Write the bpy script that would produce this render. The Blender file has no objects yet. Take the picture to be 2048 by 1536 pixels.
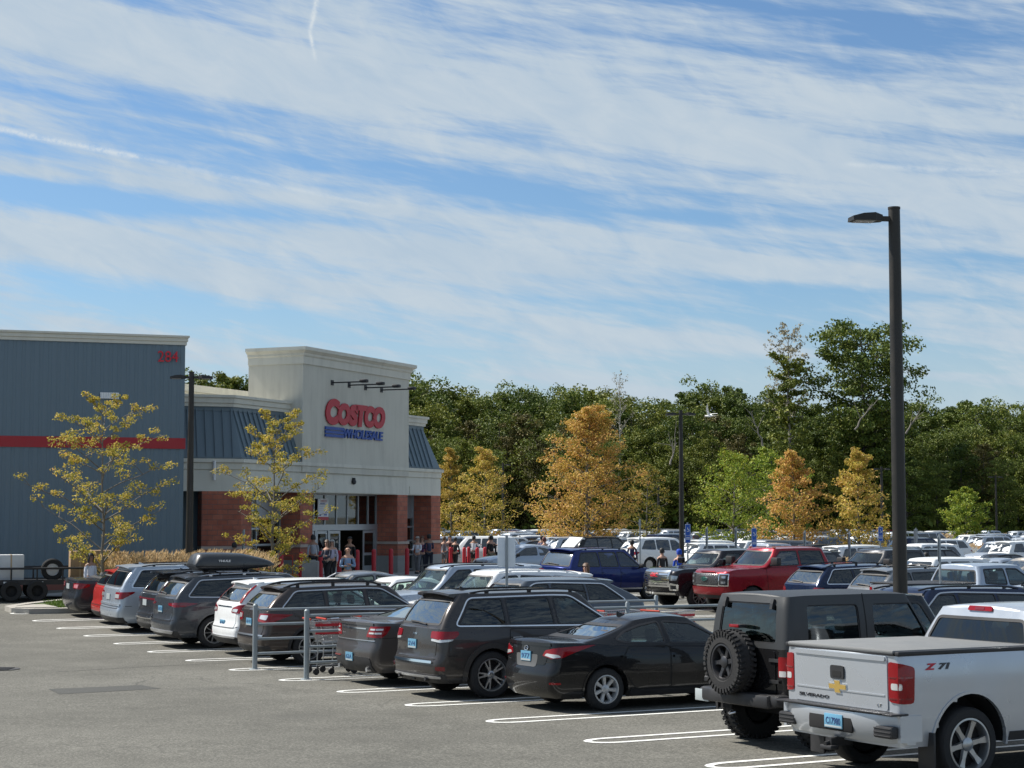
import bpy, bmesh, math, random
from math import radians, sin, cos, tan, pi, atan2, sqrt
from mathutils import Vector, Matrix, noise
SC = bpy.context.scene
COL = SC.collection
FPX, HORIZ, CAMZ = 3500.0, 1030.0, 2.84
cam_d = bpy.data.cameras.new("camera")
cam = bpy.data.objects.new("camera", cam_d)
COL.objects.link(cam)
cam_d.sensor_width = 36.0
cam_d.lens = FPX / 2048.0 * 36.0
cam_d.clip_start = 0.5
cam_d.clip_end = 6000
cam.location = (0, 0, CAMZ)
cam.rotation_euler = (pi / 2 + math.atan((HORIZ - 768) / FPX), 0, 0)
SC.camera = cam
SC.render.resolution_x, SC.render.resolution_y = 1024, 768
SC.view_settings.view_transform = 'Standard'
SC.view_settings.look = 'None'
SC.view_settings.exposure = 0.60
SC.view_settings.gamma = 1.0
SUN_DIR = Vector((-0.93, 0.37, 0)).normalized()
SUN_EL = radians(50)
sun_d = bpy.data.lights.new("sun", 'SUN')
sun_d.energy = 4.9
sun_d.angle = radians(0.5)
sun_d.color = (1.0, 0.95, 0.87)
sun = bpy.data.objects.new("sun", sun_d)
COL.objects.link(sun)
sd = Vector((SUN_DIR.x * cos(SUN_EL), SUN_DIR.y * cos(SUN_EL), sin(SUN_EL)))
sun.rotation_euler = sd.to_track_quat('Z', 'Y').to_euler()
sun.location = (0, 0, 60)
world = bpy.data.worlds.new("World")
SC.world = world
world.use_nodes = True
wt = world.node_tree
for n_ in list(wt.nodes):
 wt.nodes.remove(n_)
class G:
 """tiny helper for writing node maths"""
 def __init__(s, tree):
  s.t = tree
 def new(s, kind, **kw):
  n = s.t.nodes.new(kind)
  for k, v in kw.items():
   setattr(n, k, v)
  return n
 def put(s, sock, v):
  if hasattr(v, 'is_output') or isinstance(v, bpy.types.NodeSocket):
   s.t.links.new(v, sock)
  else:
   sock.default_value = v
 def m(s, op, a, b=0.0, c=None, clamp=False):
  n = s.new('ShaderNodeMath', operation=op)
  n.use_clamp = clamp
  s.put(n.inputs[0], a)
  s.put(n.inputs[1], b)
  if c is not None:
   s.put(n.inputs[2], c)
  return n.outputs[0]
 def noise(s, vec, scale, detail=4, rough=0.55, dist=0.0, lac=2.0):
  n = s.new('ShaderNodeTexNoise')
  s.put(n.inputs['Vector'], vec)
  n.inputs['Scale'].default_value = scale
  n.inputs['Detail'].default_value = detail
  n.inputs['Roughness'].default_value = rough
  n.inputs['Distortion'].default_value = dist
  return n.outputs['Fac']
 def comb(s, x, y, z=0.0):
  n = s.new('ShaderNodeCombineXYZ')
  s.put(n.inputs[0], x)
  s.put(n.inputs[1], y)
  s.put(n.inputs[2], z)
  return n.outputs[0]
 def smooth(s, v, lo, hi, to0=0.0, to1=1.0):
  n = s.new('ShaderNodeMapRange')
  n.interpolation_type = 'SMOOTHSTEP'
  s.put(n.inputs['Value'], v)
  n.inputs['From Min'].default_value = lo
  n.inputs['From Max'].default_value = hi
  n.inputs['To Min'].default_value = to0
  n.inputs['To Max'].default_value = to1
  return n.outputs['Result']
 def mix(s, f, a, b):
  n = s.new('ShaderNodeMix')
  n.data_type = 'RGBA'
  s.put(n.inputs[0], f)
  s.put(n.inputs[6], a)
  s.put(n.inputs[7], b)
  return n.outputs[2]
 def ramp(s, f, stops):
  n = s.new('ShaderNodeValToRGB')
  s.put(n.inputs[0], f)
  e = n.color_ramp.elements
  while len(e) < len(stops):
   e.new(0.5)
  for i, (p, c) in enumerate(stops):
   e[i].position = p
   e[i].color = (*c, 1)
  return n.outputs[0]
g = G(wt)
sky = g.new('ShaderNodeTexSky')
sky.sky_type = 'NISHITA'
sky.sun_disc = False
sky.sun_elevation = SUN_EL
sky.sun_rotation = atan2(SUN_DIR.x, SUN_DIR.y)
sky.air_density = 1.0
sky.dust_density = 0.6
sky.ozone_density = 3.0
tc = g.new('ShaderNodeTexCoord')
sep = g.new('ShaderNodeSeparateXYZ')
wt.links.new(tc.outputs['Generated'], sep.inputs[0])
dx_, dy_, dz_ = sep.outputs
az = g.m('ARCTAN2', dx_, dy_)
el = g.m('ARCSINE', dz_)
U = g.m('MULTIPLY', g.m('TANGENT', az), 3.5)          # thousands of photo pixels right of north
V = g.m('MULTIPLY', g.m('TANGENT', el), 3.5)          # ... above the horizon
base = g.comb(U, V, 0.0)
warp = g.noise(base, 1.6, 3, 0.5)
warp2 = g.m('MULTIPLY', g.m('SUBTRACT', warp, 0.5), 0.35)
def rot_coords(ang, sx, sy, off):
 a = radians(ang)
 p = g.m('ADD', g.m('MULTIPLY', U, cos(a) * sx), g.m('MULTIPLY', V, -sin(a) * sx))
 q = g.m('ADD', g.m('MULTIPLY', U, sin(a) * sy), g.m('MULTIPLY', V, cos(a) * sy))
 q = g.m('ADD', q, warp2)
 return g.comb(p, q, off)
def band(c0, c1, c2, w, amp):
 yy = g.m('ADD', g.m('ADD', g.m('MULTIPLY', U, c1), c0), g.m('MULTIPLY', g.m('MULTIPLY', U, U), c2))
 d = g.m('DIVIDE', g.m('SUBTRACT', V, g.m('ADD', yy, g.m('MULTIPLY', warp2, 0.25))), w)
 e = g.m('EXPONENT', g.m('MULTIPLY', g.m('MULTIPLY', d, d), -1.0))
 return g.m('MULTIPLY', e, amp)
streak = g.noise(rot_coords(9, 1.0, 11.0, 1.7), 1.4, 8, 0.55, 0.35)
fine = g.noise(rot_coords(6, 2.0, 24.0, 5.1), 1.5, 5, 0.6, 0.3)
puff = g.noise(rot_coords(26, 3.0, 8.0, 9.3), 2.0, 7, 0.6, 0.6)
fib = g.noise(rot_coords(17, 3.0, 60.0, 2.2), 1.3, 5, 0.65, 0.8)
dens = g.m('ADD', g.m('MULTIPLY', streak, 1.10), g.m('MULTIPLY', fine, 0.42))
dens = g.m('ADD', dens, g.m('MULTIPLY', fib, 0.24))
dens = g.m('ADD', dens, g.m('MULTIPLY', puff, 0.40))
def blob(cu, cv, su, sv, amp):
 a = g.m('DIVIDE', g.m('SUBTRACT', U, cu), su)
 b = g.m('DIVIDE', g.m('SUBTRACT', g.m('ADD', V, g.m('MULTIPLY', g.m('SUBTRACT', U, cu), .08)), cv), sv)
 e = g.m('EXPONENT', g.m('MULTIPLY', g.m('ADD', g.m('MULTIPLY', a, a), g.m('MULTIPLY', b, b)), -1.0))
 return g.m('MULTIPLY', e, amp)
bands = [
 (0.845, -0.19, -0.08, 0.055, 0.34),
 (0.53, -0.06, -0.05, 0.040, 0.22),
 (0.97, -0.18, 0.0, 0.045, 0.10),
 (0.595, -0.07, 0.0, 0.018, 0.16),
 (0.475, -0.02, 0.0, 0.03, 0.10),
]
for b_ in bands:
 dens = g.m('ADD', dens, band(*b_))
for b_ in [(-.92, .63, .28, .024, -.40), (.60, .44, .34, .028, -.36), (-.52, .405, .36, .026, -.26), (.30, .60, .34, .028, -.26), (.75, .69, .25, .03, -.12), (-.25, .69, .30, .03, -.18),
   (.95, .93, .35, .06, -.10), (-.95, .54, .3, .04, .14), (-.75, .93, .3, .08, .12), (.05, .36, .5, .05, .12), (.35, .44, .2, .02, .10), (-.5, .46, .4, .03, .10), (.1, .50, .3, .02, .10), (.95, .62, .2, .02, -.14), (1.0, .42, .2, .04, -.2), (-.28, .90, .10, .06, .16)]:
 dens = g.m('ADD', dens, blob(*b_))
cover = g.smooth(dens, 0.84, 1.30)
low = g.smooth(V, 0.05, 0.50, 0.88, 0.0)
cover = g.m('MAXIMUM', g.m('MULTIPLY', cover, 0.93), low)
def trail(x0, y0, x1, y1, w, amp):
 ax, ay = (x0 - 1024) / 1000, (1030 - y0) / 1000
 bx, by = (x1 - 1024) / 1000, (1030 - y1) / 1000
 L_ = math.hypot(bx - ax, by - ay)
 ux, uy = (bx - ax) / L_, (by - ay) / L_
 pu = g.m('SUBTRACT', U, ax)
 pv = g.m('SUBTRACT', V, ay)
 along = g.m('ADD', g.m('MULTIPLY', pu, ux), g.m('MULTIPLY', pv, uy))
 perp = g.m('ADD', g.m('MULTIPLY', pu, -uy), g.m('MULTIPLY', pv, ux))
 perp = g.m('ADD', perp, g.m('MULTIPLY', g.m('SUBTRACT', g.noise(base, 9, 3, 0.6), 0.5), w * 1.6))
 d = g.m('DIVIDE', perp, w)
 e = g.m('EXPONENT', g.m('MULTIPLY', g.m('MULTIPLY', d, d), -1.0))
 ins = g.m('MULTIPLY', g.smooth(along, -0.02, 0.02), g.smooth(along, L_ - 0.03, L_ + 0.02, 1.0, 0.0))
 brk = g.smooth(g.noise(base, 30, 4, 0.8), 0.35, 0.62, 0.25, 1.0)
 return g.m('MULTIPLY', g.m('MULTIPLY', g.m('MULTIPLY', e, ins), brk), amp)
trl = 0.0
for t_ in [(-30, 279, 285, 326, 0.0060, 0.75), (280, 325, 760, 410, 0.0045, 0.30),
   (626, -20, 612, 55, 0.005, 0.95), (611, 50, 623, 108, 0.004, 0.9),
   (1700, 335, 2080, 368, 0.005, 0.35)]:
 trl = g.m('MAXIMUM', trl, trail(*t_))
SKYK = 0.089
skc = g.new('ShaderNodeVectorMath', operation='SCALE')
wt.links.new(sky.outputs[0], skc.inputs[0])
tint = g.new('ShaderNodeMix', data_type='RGBA', blend_type='MULTIPLY')
tint.inputs[0].default_value = 1.0
wt.links.new(skc.outputs[0], tint.inputs[6])
tint.inputs[7].default_value = (0.66, 0.79, 0.88, 1)
skc.inputs['Scale'].default_value = 1.0
ccol = g.ramp(puff, [(0.3, (3.5, 4.3, 5.1)), (0.7, (4.2, 4.8, 5.3))])
mixed = g.mix(cover, tint.outputs[2], ccol)
mixed = g.mix(trl, mixed, (5.3, 5.7, 5.9, 1))
bg = g.new('ShaderNodeBackground')
wt.links.new(mixed, bg.inputs[0])
bg.inputs[1].default_value = SKYK
out = g.new('ShaderNodeOutputWorld')
wt.links.new(bg.outputs[0], out.inputs[0])
TH = radians(28.5)
NV = Vector((cos(TH), sin(TH), 0))       # along a stall, away from the near aisle
DV = Vector((-sin(TH), cos(TH), 0))      # along the row, away from the camera
T0 = Vector((2.43, 20.6, 0))
STALL = 2.75
CTRL = [(2.4, 20.6, 0.0), (5, 23.5, -.08), (1.2, 27, -.11), (-.5, 29.5, -.14), (-2, 32.9, -.27), (-5, 37.7, -.36),
  (-7.5, 42.5, -.33), (-10, 46, -.24), (-13.3, 49.6, -.15), (-16, 56, .1), (-8.4, 69, .24), (-20, 62, .25), (-12, 66, .25),
  (-4, 80, .2), (9, 61, -.24), (8, 55, -.22), (3, 45, -.3), (10, 35, -.3), (0, 8, .05), (-12, 20, 0.05), (-12, 35, -.1), (12, 20, -.05),
  (0, 95, -.1), (15, 80, -.3), (20, 100, -.35), (-5, 120, -.3), (30, 60, -.4), (30, 130, -.3), (0, 160, -.25), (60, 160, -.3), (60, 100, -.4),
  (-40, 40, .2), (-40, 80, .25), (-30, 15, .1), (40, 25, -.3)]
def gz(x, y):
 n = d = 0.0
 for cx, cy, cz in CTRL:
  w = math.exp(-((x - cx) ** 2 + (y - cy) ** 2) / (2 * 7.0 ** 2)) + 1e-5 / (1 + ((x - cx) ** 2 + (y - cy) ** 2) / 400) ** 2
  n += w * cz
  d += w
 return n / d
def row_xy(k, a):
 p = T0 + DV * (k * STALL) + NV * a
 return p.x, p.y
def px_of(x, y):
 return 1024 + FPX * x / y
def at_px(px, depth):
 return (px - 1024) / FPX * depth, depth
def tag(o, label=None, cat=None, group=None, kind=None):
 if label:
  o['label'] = label
 if cat:
  o['category'] = cat
 if group:
  o['group'] = group
 if kind:
  o['kind'] = kind
 return o
def empty(name, loc, rz=0.0, label=None, cat=None, group=None):
 o = bpy.data.objects.new(name, None)
 o.empty_display_size = 0.3
 COL.objects.link(o)
 o.location = loc
 o.rotation_euler = (0, 0, rz)
 return tag(o, label, cat, group)
class MB:
 def __init__(s):
  s.v, s.f, s.m, s.sm = [], [], [], []
 def add(s, vs, fs, mi=0, smooth=False):
  b = len(s.v)
  s.v += [tuple(p) for p in vs]
  for f in fs:
   s.f.append(tuple(b + i for i in f))
   s.m.append(mi)
   s.sm.append(smooth)
  return s
 def box(s, c, d, mi=0, rz=0.0, M=None):
  cx, cy, cz = c
  hx, hy, hz = d[0] / 2, d[1] / 2, d[2] / 2
  vs = []
  for z in (-hz, hz):
   for x, y in ((-hx, -hy), (hx, -hy), (hx, hy), (-hx, hy)):
    X, Y = x * cos(rz) - y * sin(rz), x * sin(rz) + y * cos(rz)
    p = Vector((cx + X, cy + Y, cz + z))
    vs.append(M @ p if M else p)
  return s.add(vs, [(0, 3, 2, 1), (4, 5, 6, 7), (0, 1, 5, 4), (1, 2, 6, 5), (2, 3, 7, 6), (3, 0, 4, 7)], mi)
 def rbox(s, c, d, r, mi=0, M=None, seg=2):
  bm = bmesh.new()
  bmesh.ops.create_cube(bm, size=1)
  for v in bm.verts:
   v.co = Vector((v.co.x * d[0], v.co.y * d[1], v.co.z * d[2]))
  bmesh.ops.bevel(bm, geom=list(bm.edges), offset=r, segments=seg, affect='EDGES', profile=0.5)
  bm.verts.index_update()
  T = Matrix.Translation(c)
  vs = [(M @ (T @ v.co)) if M else (T @ v.co) for v in bm.verts]
  fs = [[v.index for v in f.verts] for f in bm.faces]
  bm.free()
  return s.add(vs, fs, mi, True)
 def tube(s, pts, r, n=6, mi=0, closed=False, cap=True, smooth=True):
  pts = [Vector(p) for p in pts]
  rs = r if isinstance(r, (list, tuple)) else [r] * len(pts)
  rings = []
  N = len(pts)
  up = None
  for i, p in enumerate(pts):
   if closed:
    t = pts[(i + 1) % N] - pts[i - 1]
   else:
    t = pts[min(i + 1, N - 1)] - pts[max(i - 1, 0)]
   if t.length < 1e-9:
    t = Vector((0, 0, 1))
   t.normalize()
   if up is None:
    up = Vector((0, 0, 1)) if abs(t.z) < .9 else Vector((1, 0, 0))
   a = t.cross(up)
   if a.length < 1e-6:
    a = t.cross(Vector((1, 0.3, 0)))
   a.normalize()
   b = a.cross(t).normalized()
   up = b
   rings.append([p + (a * cos(2 * pi * j / n) + b * sin(2 * pi * j / n)) * rs[i] for j in range(n)])
  vs = [q for rg in rings for q in rg]
  fs = []
  for i in range(N if closed else N - 1):
   k = (i + 1) % N
   for j in range(n):
    fs.append((i * n + j, i * n + (j + 1) % n, k * n + (j + 1) % n, k * n + j))
  if cap and not closed:
   fs.append(tuple(reversed(range(n))))
   fs.append(tuple((N - 1) * n + j for j in range(n)))
  return s.add(vs, fs, mi, smooth)
 def lathe(s, prof, c=(0, 0, 0), n=24, axis='Z', mi=0, smooth=True, M=None):
  vs = []
  for (r, h) in prof:
   for j in range(n):
    a = 2 * pi * j / n
    if axis == 'Z':
     p = Vector((r * cos(a), r * sin(a), h))
    else:
     p = Vector((r * cos(a), h, r * sin(a)))
    p += Vector(c)
    vs.append(M @ p if M else p)
  fs = []
  for i in range(len(prof) - 1):
   for j in range(n):
    fs.append((i * n + j, i * n + (j + 1) % n, (i + 1) * n + (j + 1) % n, (i + 1) * n + j))
  return s.add(vs, fs, mi, smooth)
 def prism(s, poly, z0, z1, mi=0):
  n = len(poly)
  vs = [(x, y, z0) for x, y in poly] + [(x, y, z1) for x, y in poly]
  fs = [tuple(reversed(range(n))), tuple(range(n, 2 * n))] + [(i, (i + 1) % n, n + (i + 1) % n, n + i) for i in range(n)]
  return s.add(vs, fs, mi)
 def build(s, name, mats, parent=None, auto=35, fix=True):
  me = bpy.data.meshes.new(name)
  me.from_pydata(s.v, [], s.f)
  if not isinstance(mats, (list, tuple)):
   mats = [mats]
  for m in mats:
   me.materials.append(m)
  me.polygons.foreach_set('material_index', s.m)
  me.polygons.foreach_set('use_smooth', s.sm)
  me.update()
  if any(s.sm) and auto:
   try:
    me.set_sharp_from_angle(angle=radians(auto))
   except Exception:
    pass
  if fix and len(s.f) < 60000:
   bm = bmesh.new()
   bm.from_mesh(me)
   bmesh.ops.recalc_face_normals(bm, faces=bm.faces)
   bm.to_mesh(me)
   bm.free()
  o = bpy.data.objects.new(name, me)
  COL.objects.link(o)
  if parent:
   o.parent = parent
  return o
def copy_tree(o, parent=None):
 c = o.copy()
 COL.objects.link(c)
 if parent:
  c.parent = parent
 for ch in list(o.children):
  copy_tree(ch, c)
 return c
MATS = {}
def plain(name, col, rough=0.6, metal=0.0, spec=0.5, bump=0.0, bscale=40, coat=0.0, var=0.0, vscale=3.0, emit=None):
 key = name
 if key in MATS:
  return MATS[key]
 m = bpy.data.materials.new(name)
 m.use_nodes = True
 t = m.node_tree
 b = t.nodes['Principled BSDF']
 b.inputs['Base Color'].default_value = (*col, 1)
 b.inputs['Roughness'].default_value = rough
 b.inputs['Metallic'].default_value = metal
 b.inputs['Specular IOR Level'].default_value = spec
 b.inputs['Coat Weight'].default_value = coat
 b.inputs['Coat Roughness'].default_value = 0.03
 if emit:
  b.inputs['Emission Color'].default_value = (*emit[0], 1)
  b.inputs['Emission Strength'].default_value = emit[1]
 h = G(t)
 if bump or var:
  tcn = h.new('ShaderNodeTexCoord')
 if var:
  nz = h.noise(tcn.outputs['Object'], vscale, 5, 0.6)
  lo = tuple(c * (1 - var) for c in col)
  hi = tuple(min(1, c * (1 + var)) for c in col)
  t.links.new(h.ramp(nz, [(0.3, lo), (0.7, hi)]), b.inputs['Base Color'])
  t.links.new(h.smooth(nz, .3, .7, max(0, rough - .1), min(1, rough + .1)), b.inputs['Roughness'])
 if bump:
  nb = h.noise(tcn.outputs['Object'], bscale, 4, 0.6)
  bp = h.new('ShaderNodeBump')
  bp.inputs['Strength'].default_value = bump
  bp.inputs['Distance'].default_value = 0.02
  t.links.new(nb, bp.inputs['Height'])
  t.links.new(bp.outputs[0], b.inputs['Normal'])
 MATS[key] = m
 return m
def paint(name, col, metal=0.35, rough=0.32, dirt=0.05):
 if name in MATS:
  return MATS[name]
 m = bpy.data.materials.new(name)
 m.use_nodes = True
 t = m.node_tree
 b = t.nodes['Principled BSDF']
 h = G(t)
 tcn = h.new('ShaderNodeTexCoord')
 nz = h.noise(tcn.outputs['Object'], 1.3, 4, 0.6)
 sp = h.new('ShaderNodeSeparateXYZ')
 t.links.new(tcn.outputs['Object'], sp.inputs[0])
 low_ = h.smooth(sp.outputs[2], 0.12, 0.55, 0.16, 0.0)
 df = h.m('MULTIPLY', low_, h.smooth(nz, .35, .7, 0.3, 1.0))
 df = h.m('ADD', df, dirt * 0.15)
 dust = (0.16, 0.15, 0.135, 1)
 t.links.new(h.mix(df, (*col, 1), dust), b.inputs['Base Color'])
 b.inputs['Metallic'].default_value = metal
 t.links.new(h.smooth(nz, .3, .7, rough - .05, rough + .08), b.inputs['Roughness'])
 b.inputs['Coat Weight'].default_value = 0.6
 b.inputs['Specular IOR Level'].default_value = 0.12
 b.inputs['Coat Roughness'].default_value = 0.035
 MATS[name] = m
 return m
def glass(name, tint=(0.25, 0.3, 0.3), gloss_min=0.06):
 if name in MATS:
  return MATS[name]
 m = bpy.data.materials.new(name)
 m.use_nodes = True
 t = m.node_tree
 for n in list(t.nodes):
  t.nodes.remove(n)
 h = G(t)
 tr = h.new('ShaderNodeBsdfTransparent')
 tr.inputs[0].default_value = (*tint, 1)
 gl = h.new('ShaderNodeBsdfGlossy')
 gl.inputs[0].default_value = (0.92, 0.97, 0.97, 1)
 gl.inputs['Roughness'].default_value = 0.02
 fr = h.new('ShaderNodeFresnel')
 fr.inputs[0].default_value = 1.5
 fac = h.m('ADD', h.m('MULTIPLY', fr.outputs[0], 1.15), gloss_min - .03, clamp=True)
 mx = h.new('ShaderNodeMixShader')
 h.put(mx.inputs[0], fac)
 t.links.new(tr.outputs[0], mx.inputs[1])
 t.links.new(gl.outputs[0], mx.inputs[2])
 o = h.new('ShaderNodeOutputMaterial')
 t.links.new(mx.outputs[0], o.inputs[0])
 MATS[name] = m
 return m
M_TYRE = plain('tyre_rubber', (0.018, 0.018, 0.019), 0.85, bump=.3, bscale=60)
M_RIM = plain('rim_alloy', (0.42, 0.43, 0.44), 0.3, 0.85)
M_RIMD = plain('rim_dark', (0.06, 0.06, 0.065), 0.4, 0.6)
M_BLK = plain('black_plastic', (0.018, 0.018, 0.02), 0.55, var=.2)
M_DARK = plain('dark_void', (0.008, 0.008, 0.009), 0.9)
M_CHR = plain('chrome_trim', (0.78, 0.79, 0.8), 0.12, 1.0)
M_SAT = plain('satin_trim', (0.55, 0.56, 0.58), 0.3, 0.9)
M_RED = plain('red_lens', (0.22, 0.003, 0.007), 0.15, spec=.15, coat=.7)
M_DRED = plain('dark_red_lens', (0.16, 0.004, 0.008), 0.12, coat=1.0)
M_CLR = plain('clear_lens', (0.62, 0.62, 0.62), 0.12, 0.3, coat=1.0)
M_LAMP = plain('lamp_glass', (0.30, 0.33, 0.36), 0.08, 0.6, coat=1.0)
M_SEAT = plain('seat_cloth', (0.05, 0.05, 0.052), 0.85)
M_SEATB = plain('seat_beige', (0.26, 0.23, 0.19), 0.8)
M_PLATE = plain('plate_blue_white', (0.12, 0.30, 0.44), 0.4)
M_PLATEW = plain('plate_white', (0.36, 0.40, 0.41), 0.4)
M_INK = plain('plate_ink', (0.02, 0.05, 0.16), 0.5)
M_GLASS_D = glass('tinted_glass', (0.06, 0.07, 0.075))
M_GLASS_M = glass('clear_car_glass', (0.66, 0.76, 0.72))
M_GLASS_O = plain('far_car_glass', (0.012, 0.016, 0.018), 0.04, 0.0, 0.8, coat=1.0)
# ================================================================== GROUND
def ground_mat():
 m = bpy.data.materials.new('asphalt')
 m.use_nodes = True
 t = m.node_tree
 b = t.nodes['Principled BSDF']
 h = G(t)
 tcn = h.new('ShaderNodeTexCoord')
 P = tcn.outputs['Object']
 n1 = h.noise(P, 0.12, 5, 0.6)
 n2 = h.noise(P, 1.1, 5, 0.65)
 n3 = h.noise(P, 30, 4, 0.85)
 n4 = h.noise(P, 9, 4, 0.7)
 f = h.m('ADD', h.m('MULTIPLY', n1, 0.26), h.m('MULTIPLY', n2, 0.12))
 f = h.m('ADD', f, h.m('MULTIPLY', n3, 0.86))
 f = h.m('ADD', f, h.m('MULTIPLY', n4, 0.12))
 c = h.ramp(f, [(0.49, (0.038, 0.037, 0.032)), (0.66, (0.094, 0.091, 0.078)), (0.84, (0.225, 0.218, 0.19))])
 vo = h.new('ShaderNodeTexVoronoi')
 vo.inputs['Scale'].default_value = 0.30
 t.links.new(P, vo.inputs['Vector'])
 spot = h.smooth(h.m('ADD', vo.outputs['Distance'], h.m('MULTIPLY', n4, 0.2)), 0.10, 0.34, 0.62, 1.0)
 c2 = h.mix(spot, (0.06, 0.06, 0.056, 1), c)
 vc = h.new('ShaderNodeTexVoronoi')
 vc.feature = 'DISTANCE_TO_EDGE'
 vc.inputs['Scale'].default_value = 0.16
 wv = h.new('ShaderNodeVectorMath', operation='ADD')
 t.links.new(P, wv.inputs[0])
 wn = h.new('ShaderNodeTexNoise')
 wn.inputs['Scale'].default_value = 0.7
 wn.inputs['Detail'].default_value = 5
 t.links.new(P, wn.inputs['Vector'])
 t.links.new(wn.outputs['Color'], wv.inputs[1])
 t.links.new(wv.outputs[0], vc.inputs['Vector'])
 crk = h.m('MULTIPLY', h.smooth(vc.outputs['Distance'], 0.0015, 0.004, 1.0, 0.0), h.smooth(n1, .5, .6, 0.0, 0.5))
 c3 = h.mix(crk, c2, (0.03, 0.03, 0.03, 1))
 t.links.new(c3, b.inputs['Base Color'])
 b.inputs['Roughness'].default_value = 0.9
 b.inputs['Specular IOR Level'].default_value = 0.3
 bp = h.new('ShaderNodeBump')
 bp.inputs['Strength'].default_value = 0.6
 bp.inputs['Distance'].default_value = 0.006
 t.links.new(n3, bp.inputs['Height'])
 t.links.new(bp.outputs[0], b.inputs['Normal'])
 return m
M_ASPH = ground_mat()
xs = [-1500, -600, -250, -120] + [-80 + 2.0 * i for i in range(81)] + [90, 110, 140, 250, 600, 1500]
ys = [-40, -20] + [-6 + 2.0 * i for i in range(60)] + [118 + 6 * i for i in range(16)] + [240, 400, 900, 2500]
mb = MB()
vs = [(x, y, gz(x, y)) for y in ys for x in xs]
nx = len(xs)
fs = [(j * nx + i, j * nx + i + 1, (j + 1) * nx + i + 1, (j + 1) * nx + i) for j in range(len(ys) - 1) for i in range(nx - 1)]
mb.add(vs, fs, 0, True)
gr = mb.build('asphalt_ground', M_ASPH, auto=0)
tag(gr, kind='structure')
def ground_strip(pts, w, dz=0.006):
 """ribbon on the ground; pts list of (x,y)"""
 vs, fs = [], []
 n = len(pts)
 for i, p in enumerate(pts):
  a = Vector(pts[max(i - 1, 0)])
  b = Vector(pts[min(i + 1, n - 1)])
  t = (b - a).normalized()
  q = Vector((-t.y, t.x)) * (w / 2)
  for s in (-1, 1):
   X, Y = p[0] + q.x * s, p[1] + q.y * s
   vs.append((X, Y, gz(X, Y) + dz))
 for i in range(n - 1):
  fs.append((2 * i, 2 * i + 2, 2 * i + 3, 2 * i + 1))
 return vs, fs
def white_paint():
 m = bpy.data.materials.new('line_paint')
 m.use_nodes = True
 t = m.node_tree
 b = t.nodes['Principled BSDF']
 h = G(t)
 tcn = h.new('ShaderNodeTexCoord')
 f = h.m('ADD', h.m('MULTIPLY', h.noise(tcn.outputs['Object'], 4, 5, .7), .55), h.m('MULTIPLY', h.noise(tcn.outputs['Object'], 60, 3, .7), .45))
 t.links.new(h.ramp(f, [(0.30, (0.17, 0.168, 0.155)), (0.40, (0.60, 0.60, 0.57)), (0.7, (0.80, 0.80, 0.77))]), b.inputs['Base Color'])
 b.inputs['Roughness'].default_value = 0.7
 return m
M_LINE = white_paint()
def hairpin(k, a0, a1, fl=0, fr=0, gap=0.46):
 """white double stall line with a rounded end at a0 (and at a1 when fr)"""
 pts = []
 r = gap / 2
 c = k * STALL
 row = []
 m = 8
 N = int((a1 - a0) / 1.0) + 2
 for i in range(N):
  row.append((c - r, a1 + (a0 + r - a1) * i / (N - 1)))
 for i in range(1, m):
  t = pi * i / m
  row.append((c - r * cos(t), a0 + r - r * 1.6 * sin(t)))
 for i in range(N):
  row.append((c + r, a0 + r + (a1 - a0 - r) * i / (N - 1)))
 out_ = []
 for s, a in row:
  p = T0 + DV * s + NV * a
  out_.append((p.x, p.y))
 return out_
def stall_lines(name, ks, a0, a1):
 mb = MB()
 for k in ks:
  v, f = ground_strip(hairpin(k, a0, a1), 0.11)
  mb.add(v, f)
 o = mb.build(name, M_LINE, fix=False)
 tag(o, kind='structure')
stall_lines('stall_lines', range(-2, 14), 0.0, 5.3)
def stall_lines_far(name, ks, a_tip, a_in):
 mb = MB()
 for k in ks:
  pts = hairpin(k, 0, abs(a_tip - a_in))
  q = []
  for (X, Y) in pts:
   d = Vector((X, Y, 0)) - T0
   s, a = d.dot(DV), d.dot(NV)
   a2 = a_tip - a
   p = T0 + DV * s + NV * a2
   q.append((p.x, p.y))
  v, f = ground_strip(q, 0.10)
  mb.add(v, f)
 tag(mb.build(name, M_LINE, fix=False), kind='structure')
stall_lines_far('stall_lines', range(-3, 14), 11.0, 5.7)
stall_lines('stall_lines', range(0, 16), 18.2, 23.6)
M_PATCH = plain('asphalt_patch', (0.058, 0.058, 0.053), 0.9, bump=.5, bscale=90, var=.25, vscale=6)
def ray_ground(px, py):
 z = CAMZ
 Y = 30.0
 for _ in range(30):
  X = (px - 1024) / FPX * Y
  Y = (CAMZ - gz(X, Y)) * FPX / (py - HORIZ)
 return X, Y
pp = [ray_ground(*q) for q in ((128, 1384), (330, 1373), (290, 1366), (106, 1374))]
mb = MB()
mb.add([(x, y, gz(x, y) + 0.004) for x, y in pp], [(0, 1, 2, 3)])
tag(mb.build('asphalt_patch', M_PATCH, fix=False), kind='structure')
mb = MB()
for pts_, w_ in (([(120, 1340), (300, 1330), (470, 1322), (640, 1312)], .035),):
 v, f = ground_strip([ray_ground(*q) for q in pts_], w_, .004)
 mb.add(v, f)
tag(mb.build('paving_seam', plain('seam_tar', (.06, .06, .055), .8), fix=False), kind='structure')
cx, cy = ray_ground(6, 1335)
mb = MB()
mb.lathe([(0.0, 0.0), (0.36, 0.0), (0.38, .006), (0.42, .006), (0.42, 0.0)], (cx, cy, gz(cx, cy) + .006), 28)
for i in range(-4, 5):
 mb.box((cx, cy + i * .07, gz(cx, cy) + .012), (.5, .03, .01))
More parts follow.
